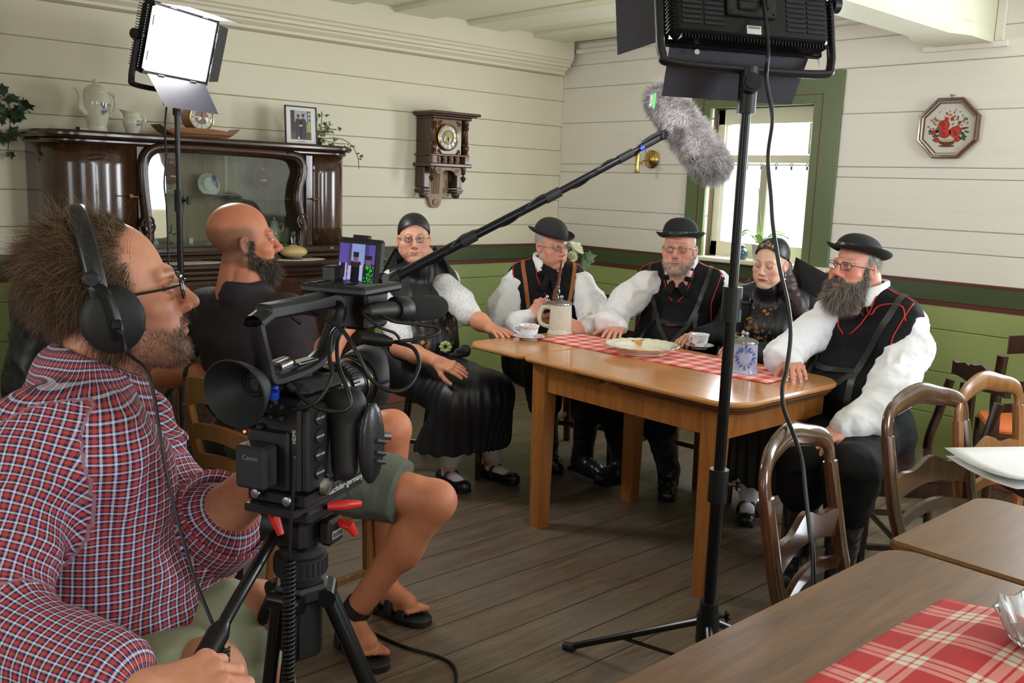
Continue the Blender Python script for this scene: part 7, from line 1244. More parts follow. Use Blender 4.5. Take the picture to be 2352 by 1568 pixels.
C=[PA(-0.1,-0.07,-0.10)]+[spot(a,b,4.02)for a,b in((388,180),(383,240),(379,300),(382,360),(377,420),(383,480),(386,560),(388,660))]+[A3(1.60,3.98,0.5),A3(1.62,3.9,0.02),A3(1.78,3.86,0.008),A3(1.72,3.74,0.008),A3(1.60,3.80,0.008)]
mb=MB();mb.tube(spline(C,110),0.0045,8);tag(mb.build('power_cable',M_cable),'thin black cable hanging beside the stand before the sideboard and coiling on the floor','cable')
c=spot(1698,4,2.50)
LB,PB,RB,xB_,nB,zB_=led('studio_light','black light panel seen from behind, hanging into the top of the frame',c,math.radians(64),math.radians(13),0.465,0.275,22,[('b',0.13,0.62),('l',0.15,1.12),('r',0.14,0.9),('t',0.13,0.9)])
q=spot(1601,120,2.46);mb=MB();e_=PB(-0.13,0.03,-0.275/2-0.035);
mb.lathe([(0,0),(0.007,0),(0.007,0.001),(0,0.001)],spot(1601,119,float((e_-CAM_P)@CAM_R[2])-0.045),14,np.column_stack([RIGHT,CAM_R[1],-CAM_R[2]]));mb.build('round_sticker',plain('sticker_white',hexc(214,212,208),0.6),LB)
ptop=PB(0,-0.035,-0.275/2-0.064);hb=0.24
light_stand('light_stand','tall black light stand in front of the table at the right, panel on top',(ptop[0],ptop[1]),ptop[2]-0.03,[0.66,1.18],[1.80,3.87,5.97],hb,RIGHT[:2],0.0185,0.46)
mb=MB();mb.tube([ptop+(0,0,-0.11),ptop+(0,0,0.01)],0.025,14);tb_=-A3(*CAM_R[2]);mb.tube([ptop+(0,0,-0.04),ptop+tb_*0.045+(0,0,-0.04)],0.026,18);mb.tube([ptop+tb_*0.045+(0,0,-0.04),ptop+tb_*0.05+(0,0,-0.04)],0.019,18);mb.build('tilt_clutch',M_blk,LB)
C=[PB(0.02,-0.085,-0.02)]+[spot(a,b,d)for a,b,d in((1764,110,2.30),(1760,180,2.32),(1774,270,2.34),(1764,360,2.34),(1771,450,2.34),(1776,520,2.34),(1790,610,2.33),(1810,700,2.32),(1816,770,2.31),(1806,850,2.30),(1797,890,2.28),(1801,940,2.26),(1824,1000,2.22),(1842,1060,2.18),(1850,1130,2.16),(1860,1220,2.14),(1868,1300,2.12))]+[A3(1.78,0.93,0.35),A3(1.8,0.95,0.012),A3(1.9,1.3,0.008)]
mb=MB();mb.tube(spline(C,140),0.0052,8);tag(mb.build('power_cable',M_cable),'black cable hanging from the dark panel down past the arch-backed chair','cable')
bp=thing('boom_pole',spot(835,676,3.0),'long black carbon boom pole reaching from the bald man to the furry microphone','boom pole');J=[(752,722,2.97),(902,640,3.0),(1080,546,3.02),(1274,446,3.05),(1442,356,3.08),(1506,322,3.09)]
for i in range(5):
 a,b=spot(*J[i]),spot(*J[i+1]);mb=MB();mb.tube([a,b],(0.0185,0.0165,0.0145,0.0120,0.0095)[i],14);sc_=mb.build('tube_section',M_blkg,bp)
 if i<4:mb=MB();d=nrm(b-a);mb.tube([b-d*0.035,b+d*0.02],(0.0215,0.0195,0.0170,0.014)[i],14);mb.build('locking_collar',M_rub,bp)
C=[];
for i in range(5):
 a,b=spot(*J[i]),spot(*J[i+1]);d=nrm(b-a);u=nrm(np.cross(d,(0,0,1)));w=np.cross(u,d);r=(0.0215,0.019,0.017,0.0145,0.012)[i]
 for t_ in np.linspace(0,1,16,endpoint=False):ph=t_*2.4*PI+i*0.8;C.append(a+(b-a)*t_+r*(math.cos(ph)*u+math.sin(ph)*w))
mb=MB();mb.tube(C,0.0028,6);mb.build('microphone_cable',M_cable,bp,angle=180)
mb=MB();a,b=spot(1470,340,3.08),spot(1540,303,3.10);mb.tube([a,b],0.012,10);mb.tube(spline([spot(1476,328,3.07),spot(1500,312,3.07),spot(1534,298,3.09)],8),0.006,8);mb.box(spot(1522,310,3.09)-0.014,spot(1522,310,3.09)+0.014,0.004);mb.build('mic_mount',M_rub,bp);mb=MB();mb.tube([spot(1471,343,3.066),spot(1480,338,3.066)],0.0075,10);lab(mb.build('blue_ring',plain('blue_plastic',hexc(30,70,190),0.4),bp),'blue marker ring')
ma,mb_=spot(1524,232,3.12),spot(1634,378,3.10);wz=thing('windshield',ma,'grey furry microphone windshield on the end of the boom pole','microphone');S=Sdf(np.minimum(ma,mb_)-0.10,np.maximum(ma,mb_)+0.10,0.006);S.cap(ma,mb_,0.054,0.056,k=0.01);S.cap(ma+(mb_-ma)*0.42,ma+(mb_-ma)*0.46,0.05,k=0.01)
V,F=S.net();V=relax(V,F,2);mb=MB();GR=A3(*hexc(140,134,134)[:3]);mb.add(V,F,np.tile(GR,(len(V),1)));mb.build('fur_body',M_hairm,wz,angle=180)
rg=np.random.default_rng(5);idx=rg.integers(0,len(F),15000);N=vnormals(V,F);P=V[F[idx,0]]+(V[F[idx,2]]-V[F[idx,0]])*rg.random((15000,1));Nn=N[F[idx,0]];cl=np.stack([vnoise(P*34,k)for k in(1,2,3)],1);D=Nn*0.95+cl*0.8+nrm(mb_-ma)*0.35+rg.normal(0,.18,P.shape);tone=np.clip(0.62+0.45*vnoise(P*26,8)+rg.normal(0,0.16,15000),0.25,1.35)[:,None]
mb=MB();strands(mb,P,D,0.026*rg.uniform(0.6,1.25,15000),0.00075,3,0.3,0.15,6,np.clip(np.array(hexc(216,210,210)[:3])*tone,0,1));fu=mb.build('fur',M_hairm,wz,angle=180);fu['kind']='stuff'
tg_=spot(1498,231,3.005);ru=nrm(CAM_R[1]*0.98+RIGHT*0.10);rr=nrm(np.cross(ru,-CAM_R[2]));mb=MB();mb.box((-0.024,-0.010,-0.001),(0.024,0.003,0.001));mb.cur=1;mb.box((-0.024,0.003,-0.001),(0.024,0.011,0.001));Rm=np.column_stack([ru,RIGHT,np.cross(ru,RIGHT)])
for i in range(2):mb.v[i]=mb.v[i]@Rm.T+tg_
fb_=mb.build('fabric_tag',[M_blk,plain('green_tag',hexc(40,160,70),0.6)],wz,smooth=False);Letters().put('Rycote',0.0125,ru,-RIGHT,tg_-RIGHT*0.0035-CAM_R[2]*0.0015).mb.build('tag_lettering',M_wtxt,fb_,smooth=False)
O=spot(690,990,1.55);fa=math.radians(26);CR=rotz(fa-PI/2);CP=lambda x,y,z:O+CR@A3(x,y,z)
vc=thing('video_camera',O-A3(0,0,0.10),'black video camera with monitor, microphone and cables in front of the cameraman','video camera')
def cb_(mb,lo,hi,b=0.004):mb.box(lo,hi,b);mb.v[-1]=mb.v[-1]@CR.T+O;return mb
def ct(mb,pts,r,n=14,**k):return mb.tube([CP(*p)for p in pts],r,n,**k)
FW=CR@rotx(-PI/2)
mb=MB();cb_(mb,(-0.058,-0.07,-0.085),(0.050,0.075,0.07),0.008);cb_(mb,(-0.05,-0.078,-0.08),(0.03,-0.066,0.02),0.004);cb_(mb,(0.046,-0.068,-0.08),(0.062,-0.01,0.06),0.005);cb_(mb,(-0.045,-0.05,0.065),(0.045,0.07,0.092),0.012);bd=mb.build('body',M_blk,vc)
mb=MB();cb_(mb,(-0.045,-0.115,-0.07),(0.012,-0.077,0.0),0.005);bt=mb.build('battery',M_rub,vc);Letters().put('Canon',0.011,CR[:,0],(0,0,1),CP(-0.014,-0.1155,-0.018)).mb.build('battery_lettering',plain('grey_print',hexc(120,120,122),0.5),bt,smooth=False)
mb=MB()
for i in range(4):mb.lathe([(0,0),(0.012,0),(0.011,0.003),(0,0.003)],CP(0.0625,-0.040,0.04-i*0.030),18,CR@roty(PI/2))
cvx=mb.build('socket_cover',M_rub,vc);L_=Letters()
for i,s_ in enumerate(('SYNC OUT','GENLOCK','TIME CODE','HD/SD SDI')):L_.put(s_,0.0048,CR[:,1],(0,0,1),CP(0.0658,-0.040,0.04-i*0.030))
L_.put('HDMI',0.009,(0,0,1),-CR[:,0],CP(0.037,-0.0704,0.012));L_.put('DC IN',0.006,(0,0,1),-CR[:,0],CP(0.037,-0.0704,-0.055));L_.mb.build('socket_lettering',M_wtxt,vc,smooth=False)
mb=MB();rg_=random.Random(3)
for i in range(10):a,z=-0.05+(i%4)*0.02,0.055-(i//4)*0.018;cb_(mb,(a,-0.081,z),(a+0.011,-0.069,z+0.008),0.002)
mb.build('button',M_rub,vc);mb=MB();mb.lathe([(0,-0.003),(0.003,0),(0,0.003)],CP(-0.050,-0.0815,0.012),8);mb.build('tally_lamp',emit('red_tally',(1,0.06,0.04,1),6),vc)
mb=MB();ax=CR@rotx(PI/2+0.12);mb.lathe([(0.026,-0.02),(0.028,0.02),(0.029,0.05),(0.024,0.058),(0.026,0.066)],CP(-0.025,-0.02,0.097),28,ax);mb.build('viewfinder',M_rub,vc);mb=MB();mb.lathe([(0.025,0.0),(0.032,0.012),(0.044,0.035),(0.053,0.055),(0.051,0.057),(0.040,0.036),(0.028,0.014),(0.02,0.006),(0.0,0.006)],CP(-0.025,-0.082,0.094),36,ax,sx=1.1,sy=1.05);ec=mb.build('eyecup',M_rub,vc);mb=MB()
for r in(0.013,0.019):a=np.arange(25)*PI/12;mb.tube([CP(-0.025,-0.088,0.094)+ax@A3(r*math.cos(q),r*math.sin(q),0.004)for q in a],0.0012,6,False)
mb.build('eyepiece_ring',M_blkg,ec)
lc=(-0.004,0.075,0.052);mb=MB();mb.lathe([(0.046,-0.01),(0.046,0.012),(0.040,0.014),(0.040,0.03),(0.044,0.032),(0.044,0.052),(0.041,0.054),(0.041,0.075),(0.046,0.085),(0.046,0.105),(0.03,0.105),(0.0,0.10)],CP(*lc),40,FW)
for i in range(40):a=i*2*PI/40;ct(mb,[(lc[0]+0.0445*math.cos(a),lc[1]+0.034,lc[2]+0.0445*math.sin(a)),(lc[0]+0.0445*math.cos(a),lc[1]+0.05,lc[2]+0.0445*math.sin(a))],0.0016,6)
ln_=mb.build('lens',M_blkg,vc,angle=25);mb=MB();a=np.arange(41)*2*PI/40;mb.tube([CP(lc[0]+0.0445*math.cos(q),lc[1]+0.078,lc[2]+0.0445*math.sin(q))for q in a],0.0012,6,False);lab(mb.build('gold_ring',M_brass,ln_),'thin gold ring on the lens')
a=np.linspace(0,2*PI,49);mb=MB();mb.grid(np.array([[CP(lc[0]+r*math.cos(q),lc[1]+0.10+f*(0.045+0.020*math.cos(2*q+PI)),lc[2]+r*math.sin(q))for f,r in((0,0.049),(0.5,0.054),(1,0.059))]for q in a]));mb.build('lens_hood',M_rub,vc,angle=180,solid=0.003)
hp=[(-0.11,0.195),(-0.065,0.208),(0.03,0.212),(0.105,0.214),(0.125,0.19),(0.105,0.150),(0.075,0.118),(0.03,0.102),(-0.03,0.098),(-0.075,0.10),(-0.088,0.13),(-0.102,0.17),(-0.11,0.195)]
mb=MB();mb.tube(spline([CP(-0.008,y,z)for y,z in hp],90),0.0135,10,False,(CR[:,0],1.25));cb_(mb,(-0.024,-0.09,0.196),(0.008,0.10,0.222),0.006);cb_(mb,(-0.02,-0.05,0.085),(0.006,0.03,0.106),0.004);mb.build('handle',M_blk,vc);mb=MB();cb_(mb,(-0.018,-0.005,0.112),(0.004,0.05,0.118),0.002);ct(mb,[(-0.008,-0.05,0.116),(-0.008,-0.02,0.119)],0.009,12);lab(mb.build('shoe_plate',M_steel,vc),'bright metal plate under the handle')
mb=MB();cb_(mb,(-0.055,0.075,0.222),(0.075,0.21,0.238),0.005);cb_(mb,(-0.04,0.16,0.15),(0.03,0.24,0.222),0.006);cb_(mb,(-0.045,0.13,0.236),(-0.02,0.165,0.265),0.003);au=mb.build('audio_unit',M_blk,vc);mb=MB()
for i in range(6):cb_(mb,(-0.045+(i%3)*0.028,0.085+(i//3)*0.022,0.237),(-0.025+(i%3)*0.028,0.099+(i//3)*0.022,0.2405),0.0015)
mb.build('key',M_blkg,au);mb=MB();cb_(mb,(0.04,0.10,0.2375),(0.066,0.165,0.2385),0.0);mb.build('label_strip',plain('grey_label',hexc(120,118,112),0.5),au)
mO=spot(819,606,1.66);na=math.radians(190);MR=rotz(na+PI/2)@rotx(math.radians(-6));mw,mh=0.050,0.038
def mbx(mb,lo,hi,b=0.0):mb.box(lo,hi,b);mb.v[-1]=mb.v[-1]@MR.T+mO;return mb
mb=MB();mbx(mb,(-mw-0.004,0.0,-mh-0.006),(mw+0.004,0.018,mh+0.008),0.005);mbx(mb,(-0.02,0.003,mh+0.004),(0.02,0.014,mh+0.014),0.002);mo_=mb.build('monitor',M_blk,vc)
t=NT('monitor_picture');t.set(Base_Color=(0.01,0.01,0.012,1),Roughness=0.15);at=t.n('ShaderNodeAttribute',attribute_name='Col');t.l(at.outputs['Color'],t.b.inputs['Emission Color']);t.set(Emission_Strength=0.75);M_scr=t.m
mb=MB();k_=[0]
def sq(u0,u1,v0,v1,col):mb.add([mO+MR@A3(-mw+2*mw*a,-0.0008-0.0001*k_[0],-mh+2*mh*b)for a,b in((u0,v0),(u1,v0),(u1,v1),(u0,v1))],[(0,1,2,3)],A3(*hexc(*col)[:3]));k_[0]+=1
sq(0.04,0.96,0.03,0.97,(96,84,170));sq(0.36,0.70,0.45,0.97,(150,170,230));sq(0.28,0.36,0.35,0.97,(70,66,120));sq(0.70,0.80,0.4,0.97,(70,66,120));sq(0.04,0.96,0.03,0.2,(130,110,190));sq(0.06,0.26,0.10,0.50,(196,190,236));sq(0.10,0.22,0.16,0.50,(20,18,30));sq(0.36,0.62,0.06,0.56,(18,18,28));sq(0.30,0.38,0.12,0.45,(200,196,240));sq(0.60,0.68,0.12,0.48,(200,196,240));sq(0.43,0.55,0.54,0.70,(128,92,130));sq(0.42,0.56,0.66,0.78,(16,14,24));sq(0.70,0.96,0.05,0.52,(14,40,20));sq(0.75,0.88,0.50,0.64,(120,86,130));sq(0.73,0.90,0.62,0.72,(16,14,24));rg_=random.Random(2)
for i in range(34):a,b=rg_.uniform(0.70,0.94),rg_.uniform(0.05,0.46);sq(a,a+0.03,b,b+0.03,(40,214,70))
sq(0.32,0.36,0.30,0.34,(200,200,40));mb.build('screen_picture',M_scr,mo_,smooth=False)
mb=MB();ct(mb,[(-0.02,0.19,0.23),(-0.02,0.2,0.262)],0.008,10);mb.tube([CP(-0.02,0.2,0.255),mO+MR@A3(0,0.008,-mh)],0.007,10);mb.tube([mO+MR@A3(0.03,0.012,-0.02),mO+MR@A3(0.06,0.015,-0.02)],0.01,8);mb.build('monitor_arm',M_blk,mo_)
a,b=spot(836,716,1.58),spot(1020,704,1.80);d=nrm(b-a);mb=MB();Fm_=frame(np.cross(d,(0,0,1)),d);ml_=np.linalg.norm(b-a);mb.lathe([(0.004,0),(0.012,0.006),(0.016,0.03),(0.017,0.09),(0.013,0.094),(0.013,0.11)],a,24,Fm_);mb.lathe([(0.021,0.085),(0.024,0.09),(0.024,0.12),(0.021,0.125)],a,24,Fm_);mi=mb.build('microphone',M_blk,vc);mb=MB();mb.lathe(curve_prof([(0.014,0.12),(0.020,0.125),(0.0235,0.16),(0.0235,ml_-0.04),(0.018,ml_-0.012),(0.0,ml_-0.002)],30),a,28,Fm_);mb.build('foam_cover',plain('black_foam',hexc(24,23,25),0.95,0,0.2,300,bump=0.6),mi)
mb=MB();cb_(mb,(0.0,0.17,0.205),(0.03,0.24,0.235),0.005);ct(mb,[(0.01,0.20,0.18),(0.01,0.20,0.21)],0.008,10);mb.build('mic_holder',M_rub,vc)
mb=MB();mb.tube([spot(826,774,1.56),spot(880,782,1.58),spot(900,786,1.585)],(0.0115,0.0115,0.007),12);mb.build('audio_plug',M_blkg,vc)
mb=MB();S=Sdf((-0.1,-0.12,-0.14),(0.2,0.16,0.14),0.005);S.cap((0.075,0.015,0.05),(0.08,0.01,-0.055),0.026,0.022,k=0.01);S.cap((0.06,0.02,0.05),(0.085,0.02,0.055),0.024,k=0.02);V,F=S.net();V=relax(V,F,2);mb.add(V@CR.T+O,F);mb.build('grip',M_rub,vc,angle=180)
mb=MB();S=Sdf((0.02,-0.06,-0.14),(0.2,0.16,0.12),0.005);S.ell((0.118,0.03,-0.012),(0.012,0.030,0.072),rotz(-0.25),k=0.01);V,F=S.net();V=relax(V,F,2);mb.add(V@CR.T+O,F);hs=mb.build('hand_strap',M_leather,vc,angle=180);mb=MB()
for z in(-0.005,-0.025,-0.04):ct(mb,[(0.13,0.025,z),(0.132,0.05,z-0.008)],0.004,8)
mb.build('strap_stitching',M_rub,hs);mb=MB();ct(mb,[(0.10,0.07,-0.01),(0.125,0.085,-0.012)],0.007,12);mb.build('strap_post',M_steel,hs)
mb=MB();cb_(mb,(-0.055,-0.07,-0.105),(0.058,0.14,-0.085),0.003);cb_(mb,(-0.048,-0.09,-0.118),(0.05,0.12,-0.104),0.003);pl_=mb.build('base_plate',M_blk,vc);Letters().put('sachtler-germany',0.0155,CR[:,1],(0,0,1),CP(0.0585,0.05,-0.096)).mb.build('plate_lettering',M_wtxt,pl_,smooth=False)
for q_,k_w,rx_ in(((0.0585,-0.02,-0.078),1,roty(PI/2)),((-0.03,-0.079,-0.088),0.5,rotx(PI/2)),((0.03,-0.079,-0.092),0.5,rotx(PI/2))):mb=MB();mb.lathe([(a_*k_w,b_*k_w)for a_,b_ in((0,0.0),(0.0165,0),(0.0175,0.004),(0.015,0.01),(0.006,0.012),(0,0.012))],CP(*q_),24,CR@rx_);mb.build('clamp_wheel',M_steel,vc)
mb=MB();ct(mb,[(-0.05,-0.07,-0.075),(-0.064,-0.082,-0.073)],0.004,8);lab(mb.build('blue_lever',plain('blue_plastic',hexc(30,70,190),0.4),vc),'small blue lever')
mb=MB();q=spot(628,897,1.47);mb.tube([q,spot(628,914,1.475)],0.0095,14);mb.tube([spot(632,880,1.475),q],(0.006,0.009),12);lab(mb.build('connector_cap',plain('blue_plastic',hexc(30,70,190),0.4),vc),'bright blue connector sleeve')
mb=MB();mb.tube([spot(628,915,1.475),spot(636,935,1.478)],0.007,10);mb.tube([spot(662,884,1.475),spot(676,898,1.474)],0.0055,10);mb.tube([spot(628,882,1.474),spot(628,890,1.474)],0.0075,12);mb.build('connector',M_rub,vc)
def wire(pts,r=0.0036,n=60,name='video_cable'):mb=MB();mb.tube(spline([spot(*p)for p in pts],n),r,8);return mb.build(name,M_cable,vc,angle=180)
wire([(690,742,1.60),(668,720,1.585),(720,722,1.55),(780,752,1.52),(820,810,1.50),(850,868,1.50),(895,897,1.50),(938,888,1.51),(962,840,1.53),(950,800,1.55),(910,785,1.58)]);wire([(778,748,1.56),(760,772,1.52),(757,820,1.49),(762,862,1.47),(742,905,1.46),(712,932,1.455),(668,940,1.46),(640,930,1.476)]);wire([(790,752,1.56),(775,785,1.53),(778,840,1.49),(800,900,1.46),(804,930,1.455),(780,945,1.45),(735,938,1.455),(700,918,1.46),(676,898,1.474)]);wire([(836,722,1.575),(870,750,1.57),(905,764,1.58),(918,778,1.585)],0.0026);wire([(872,722,1.60),(905,738,1.60),(960,745,1.62),(1002,752,1.63),(1004,766,1.62),(960,778,1.60),(900,786,1.585)],0.003);wire([(676,1045,1.45),(674,1120,1.46),(668,1200,1.47),(664,1290,1.48)],0.003,30)
tp=thing('tripod',(O[0],O[1],0),'black video tripod with fluid head and red levers carrying the video camera','tripod');TP=lambda x,y,z:O+CR@A3(x,y,0)+A3(0,0,z)
def tbx(mb,lo,hi,b=0.004):mb.box(lo,hi,b);mb.v[-1]=mb.v[-1]@CR.T+O;return mb
mb=MB();tbx(mb,(-0.05,-0.05,-0.142),(0.05,0.07,-0.119),0.005);tbx(mb,(-0.035,-0.04,-0.20),(0.035,0.045,-0.14),0.012);mb.lathe([(0.03,-0.17),(0.036,-0.165),(0.036,0.06),(0.03,0.066)],TP(0.0,0.0,-0.17)-A3(0,0,-0.0),24,CR@roty(PI/2)@np.diag((1.0,1.0,0.35)));hd_=mb.build('fluid_head',M_blk,tp)
for p0_,p1_,p2_ in(((0.052,0.0,-0.122),(0.075,0.02,-0.122),(0.085,0.05,-0.128)),((-0.02,-0.055,-0.128),(0.0,-0.07,-0.13),(0.01,-0.07,-0.155)),((0.06,0.02,-0.155),(0.085,0.02,-0.158),(0.088,0.03,-0.175))):mb=MB();ct(mb,[p0_,p1_,p2_],(0.007,0.009,0.006),10);lab(mb.build('lever',plain('red_plastic',hexc(206,38,30),0.35),tp),'red locking lever')
mb=MB();tbx(mb,(0.04,-0.01,-0.19),(0.065,0.035,-0.145),0.006);ek=mb.build('drag_control',M_blk,tp);mb=MB();tbx(mb,(0.0652,-0.004,-0.178),(0.066,0.028,-0.164));mb.build('scale_plate',plain('silver_label',hexc(170,168,158),0.4),ek);mb=MB()
for i in range(5):tbx(mb,(0.0661,-0.002+i*0.006,-0.176),(0.0664,0.002+i*0.006,-0.167))
mb.build('scale_marks',M_ink,ek)
hc=TP(0,0,0);mb=MB();mb.lathe([(0.03,-0.195),(0.036,-0.2),(0.036,-0.212),(0.044,-0.214),(0.044,-0.246),(0.036,-0.25),(0.033,-0.27),(0.02,-0.275)],hc,32)
for i in range(28):a=i*2*PI/28;mb.tube([hc+(0.044*math.cos(a),0.044*math.sin(a),-0.218),hc+(0.044*math.cos(a),0.044*math.sin(a),-0.242)],0.0022,6)
mb.build('bowl',M_rub,tp);mb=MB();mb.lathe([(0.045,-0.262),(0.05,-0.268),(0.05,-0.285),(0.03,-0.30)],hc,6);mb.box(hc+(-0.03,-0.03,-0.40),hc+(0.03,0.03,-0.28),0.01);mb.build('spider',M_blk,tp)
for az,sp,dark in((-0.62,0.30,0),(1.75,0.42,0),(3.65,0.16,0)):
 d=A3(math.cos(az),math.sin(az),0);s_=np.cross(d,(0,0,1));top=hc+d*0.045+A3(0,0,-0.285);ft_=A3(hc[0],hc[1],0.02)+d*(0.05+sp);mb=MB()
 for k in(-1,1):mb.tube([top+s_*0.016*k,top+(ft_-top)*0.55+s_*0.016*k],0.0115,12)
 mb.tube([top+(ft_-top)*0.40,ft_],0.0125,12);mb.tube([top+(ft_-top)*0.50-s_*0.024,top+(ft_-top)*0.50+s_*0.024],0.017,12);mb.tube([top-s_*0.03,top+s_*0.03],0.016,12);lg=mb.build('leg',M_blkg,tp);mb=MB();mb.tube([ft_+A3(0,0,0.012),ft_-A3(0,0,0.008)],(0.016,0.022),12);mb.build('rubber_foot',M_rub,lg)
pa,pb,pc_=TP(-0.02,-0.045,-0.17),spot(545,1375,1.36),spot(438,1568,1.27);mb=MB();mb.tube([pa,pb,pb+(pc_-pb)*0.3],0.0095,12);mb.tube([pb+(pc_-pb)*0.3,pb+(pc_-pb)*0.42,pc_+(pc_-pb)*0.15],(0.010,0.0165,0.0165),14);mb.build('pan_bar',M_blkg,tp)
def coil(a,b,r,turns,w,name,label=None):
 d=nrm(b-a);u=nrm(np.cross(d,(0.3,1,0)));v_=np.cross(d,u);t_=np.linspace(0,1,turns*10);P=a+(b-a)*t_[:,None]+r*(np.cos(t_*turns*2*PI)[:,None]*u+np.sin(t_*turns*2*PI)[:,None]*v_);mb=MB();mb.tube(P,w,6);return mb.build(name,M_cable,vc if label is None else None,angle=180)
coil(spot(664,1290,1.48),spot(662,1640,1.48),0.0085,34,0.0026,'coiled_cable')
def floor_cable(px,label,r=0.005,z=0.006):mb=MB();mb.tube(spline([onz(a,b,z)for a,b in px],60),r,8);tag(mb.build('floor_cable',M_cable,angle=180),label,'cable')
floor_cable([(860,1455),(930,1485),(1000,1505),(1038,1525),(1048,1560),(1035,1600)],'black cable curving on the floor right of the tripod leg');floor_cable([(415,1090),(440,1068),(462,1085),(455,1110),(425,1118),(410,1100),(420,1130),(470,1122),(520,1140),(570,1160)],'black cable looped on the floor beside the cameraman\'s collar')
fp=onz(510,1140);lp_=thing('monopod',fp,'thin black pole with a pale collar leaning by the light stand near the sideboard','pole');tpz=spot(424,880,4.28);mb=MB();mb.tube([tpz,tpz+(fp+A3(0,0,0.01)-tpz)*0.55],0.014,10);mb.tube([tpz,fp+A3(0,0,0.012)],0.009,10);mb.build('tube',M_blkg,lp_);mb=MB();q=tpz+(fp-tpz)*0.55;d=nrm(fp-tpz);mb.tube([q-d*0.02,q+d*0.025],0.017,12);lab(mb.build('collar',plain('pale_plastic',hexc(176,160,126),0.5),lp_),'pale beige collar')
M_polo=plain('aubergine_polo_knit',hexc(47,38,44),0.85,0,0.08,40,bump=0.1);M_short=plain('olive_shorts_cotton',hexc(88,94,80),0.8,0,0.06,25,bump=0.15);M_sandal=plain('dark_sandal_leather',hexc(34,32,33),0.6,0,0.1,30)
def limb(pts,rs,skin,vox=0.0055,k=0.02,calf=None,foot=None):
 P=np.array(pts);S=Sdf(P.min(0)-0.13,P.max(0)+0.13,vox);S.chain(pts,rs,k=k)
 if calf is not None:S.ell(*calf,k=0.03)
 if foot is not None:
  a,d=foot;S.cap(a,a+d*0.09+A3(0,0,-0.045),0.034,0.034,k=0.02);S.cap(a-d*0.035+A3(0,0,-0.045),a+d*0.10+A3(0,0,-0.05),0.032,0.03,k=0.02);b=np.cross((0,0,1),d)
  for i in range(5):q=a+d*(0.125-0.008*abs(i-1))+b*(0.034-0.016*i)+A3(0,0,-0.062);S.cap(q-d*0.03,q+d*(0.038 if i==0 else 0.024),0.013 if i==0 else 0.010,0.012 if i==0 else 0.0085,k=0.004)
 V,F=S.net();V=relax(V,F,1);C=np.tile(skin,(len(V),1))*(1+0.06*vnoise(V*40,3))[:,None];return V,F,C
SKB=A3(*hexc(202,128,94)[:3]);Hd=Head(spot(560,550,3.05),math.radians(-18),4,2,1.03);Tt=Torso(spot(570,712,3.08),math.radians(18),-9,0,1.0,1.1,0.9)
pb=A3(1.40,2.62,0);ob=thing('person',pb,'bald bearded person in a dark polo shirt and olive shorts, seated holding the boom pole','person')
R_sh,L_sh=spot(668,728,2.98),spot(468,718,3.16);R_el,R_wr=spot(702,872,2.88),spot(788,752,2.96);L_el,L_wr=spot(366,858,3.26),spot(448,856,3.14)
hipR,hipL=spot(655,1065,2.94),spot(665,1010,3.12);knR,knL=spot(1000,1150,2.80),spot(900,985,3.06);ankR,ankL=spot(806,1322,2.93),spot(885,1282,3.20);dR,dL=nrm(onz(815,1465)-onz(760,1425)),nrm(onz(960,1330)-onz(895,1310))
ankR[2]=0.105;ankL[2]=0.105
hv,hf,hc=head_mesh(0.0019,SKB,mouth='open',stub=0.95,stubc=(74,62,56),bald_stubble=(116,84,70),browc=(96,66,50),cheek=0.25,old=1.1,jaw=1.08,lip=(186,104,88));gs=spot(834,680,3.0);vd=nrm(CAM_P-R_wr)
bdir=nrm(spot(902,640,3.0)-spot(752,722,2.97));rh=hand(0.0022,R_wr,gs+A3(0,0,-0.02)-R_wr,vd*0.8+RIGHT*0.5-A3(0,0,0.3),1,R_el,SKB,1.05,curl=(1.0,1.05,1.1,1.1),thumb=(0.2,0.9),rf=(0.046,0.031));lh=hand(0.0024,L_wr,spot(500,880,3.08)-L_wr,vd*0.5+A3(0,0,0.8),-1,L_el,SKB,1.05,curl=(0.5,0.5,0.55,0.6),rf=(0.046,0.031))
lgR=limb([hipR,knR,ankR],[0.085,0.062,0.038],SKB,calf=(knR+(ankR-knR)*0.33,(0.055,0.055,0.09)),foot=(ankR,dR));lgL=limb([hipL,knL,ankL],[0.085,0.062,0.038],SKB,calf=(knL+(ankL-knL)*0.33,(0.055,0.055,0.09)),foot=(ankL,dL))
body_mesh(ob,[(Hd.w(hv),hf,hc),core_piece(Tt,[[R_sh,R_el],[L_sh,L_el]],[],SKB),rh,lh,lgR,lgL,limb([R_sh,R_el],[0.05,0.046],SKB),limb([L_sh,L_el],[0.05,0.046],SKB)]);eyes(ob,Hd,(0,0),(70,54,40))
mb=MB();P=np.array([[Hd.w((0.016*math.sin(a),0.092+0.004*math.cos(a),z))for z in(-0.0665,-0.0715)]for a in np.linspace(-1.2,1.2,10)]);mb.grid(P);mb.build('teeth',plain('tooth_white',hexc(222,212,196),0.3),ob,angle=180)
add_hair('beard',ob,Hd,hv,hf,beard_mask,5200,lambda P:0.012+0.026*sm(P[:,1],0.0,0.06)*sm(-P[:,2],0.05,0.10),lambda P,N,rg:N*0.8+A3(0,0.15,-0.9)+rg.normal(0,.25,P.shape),[(74,60,52),(58,48,42),(104,90,80),(150,140,130),(84,70,62)],0.0007,3,0.4,0.25,41)
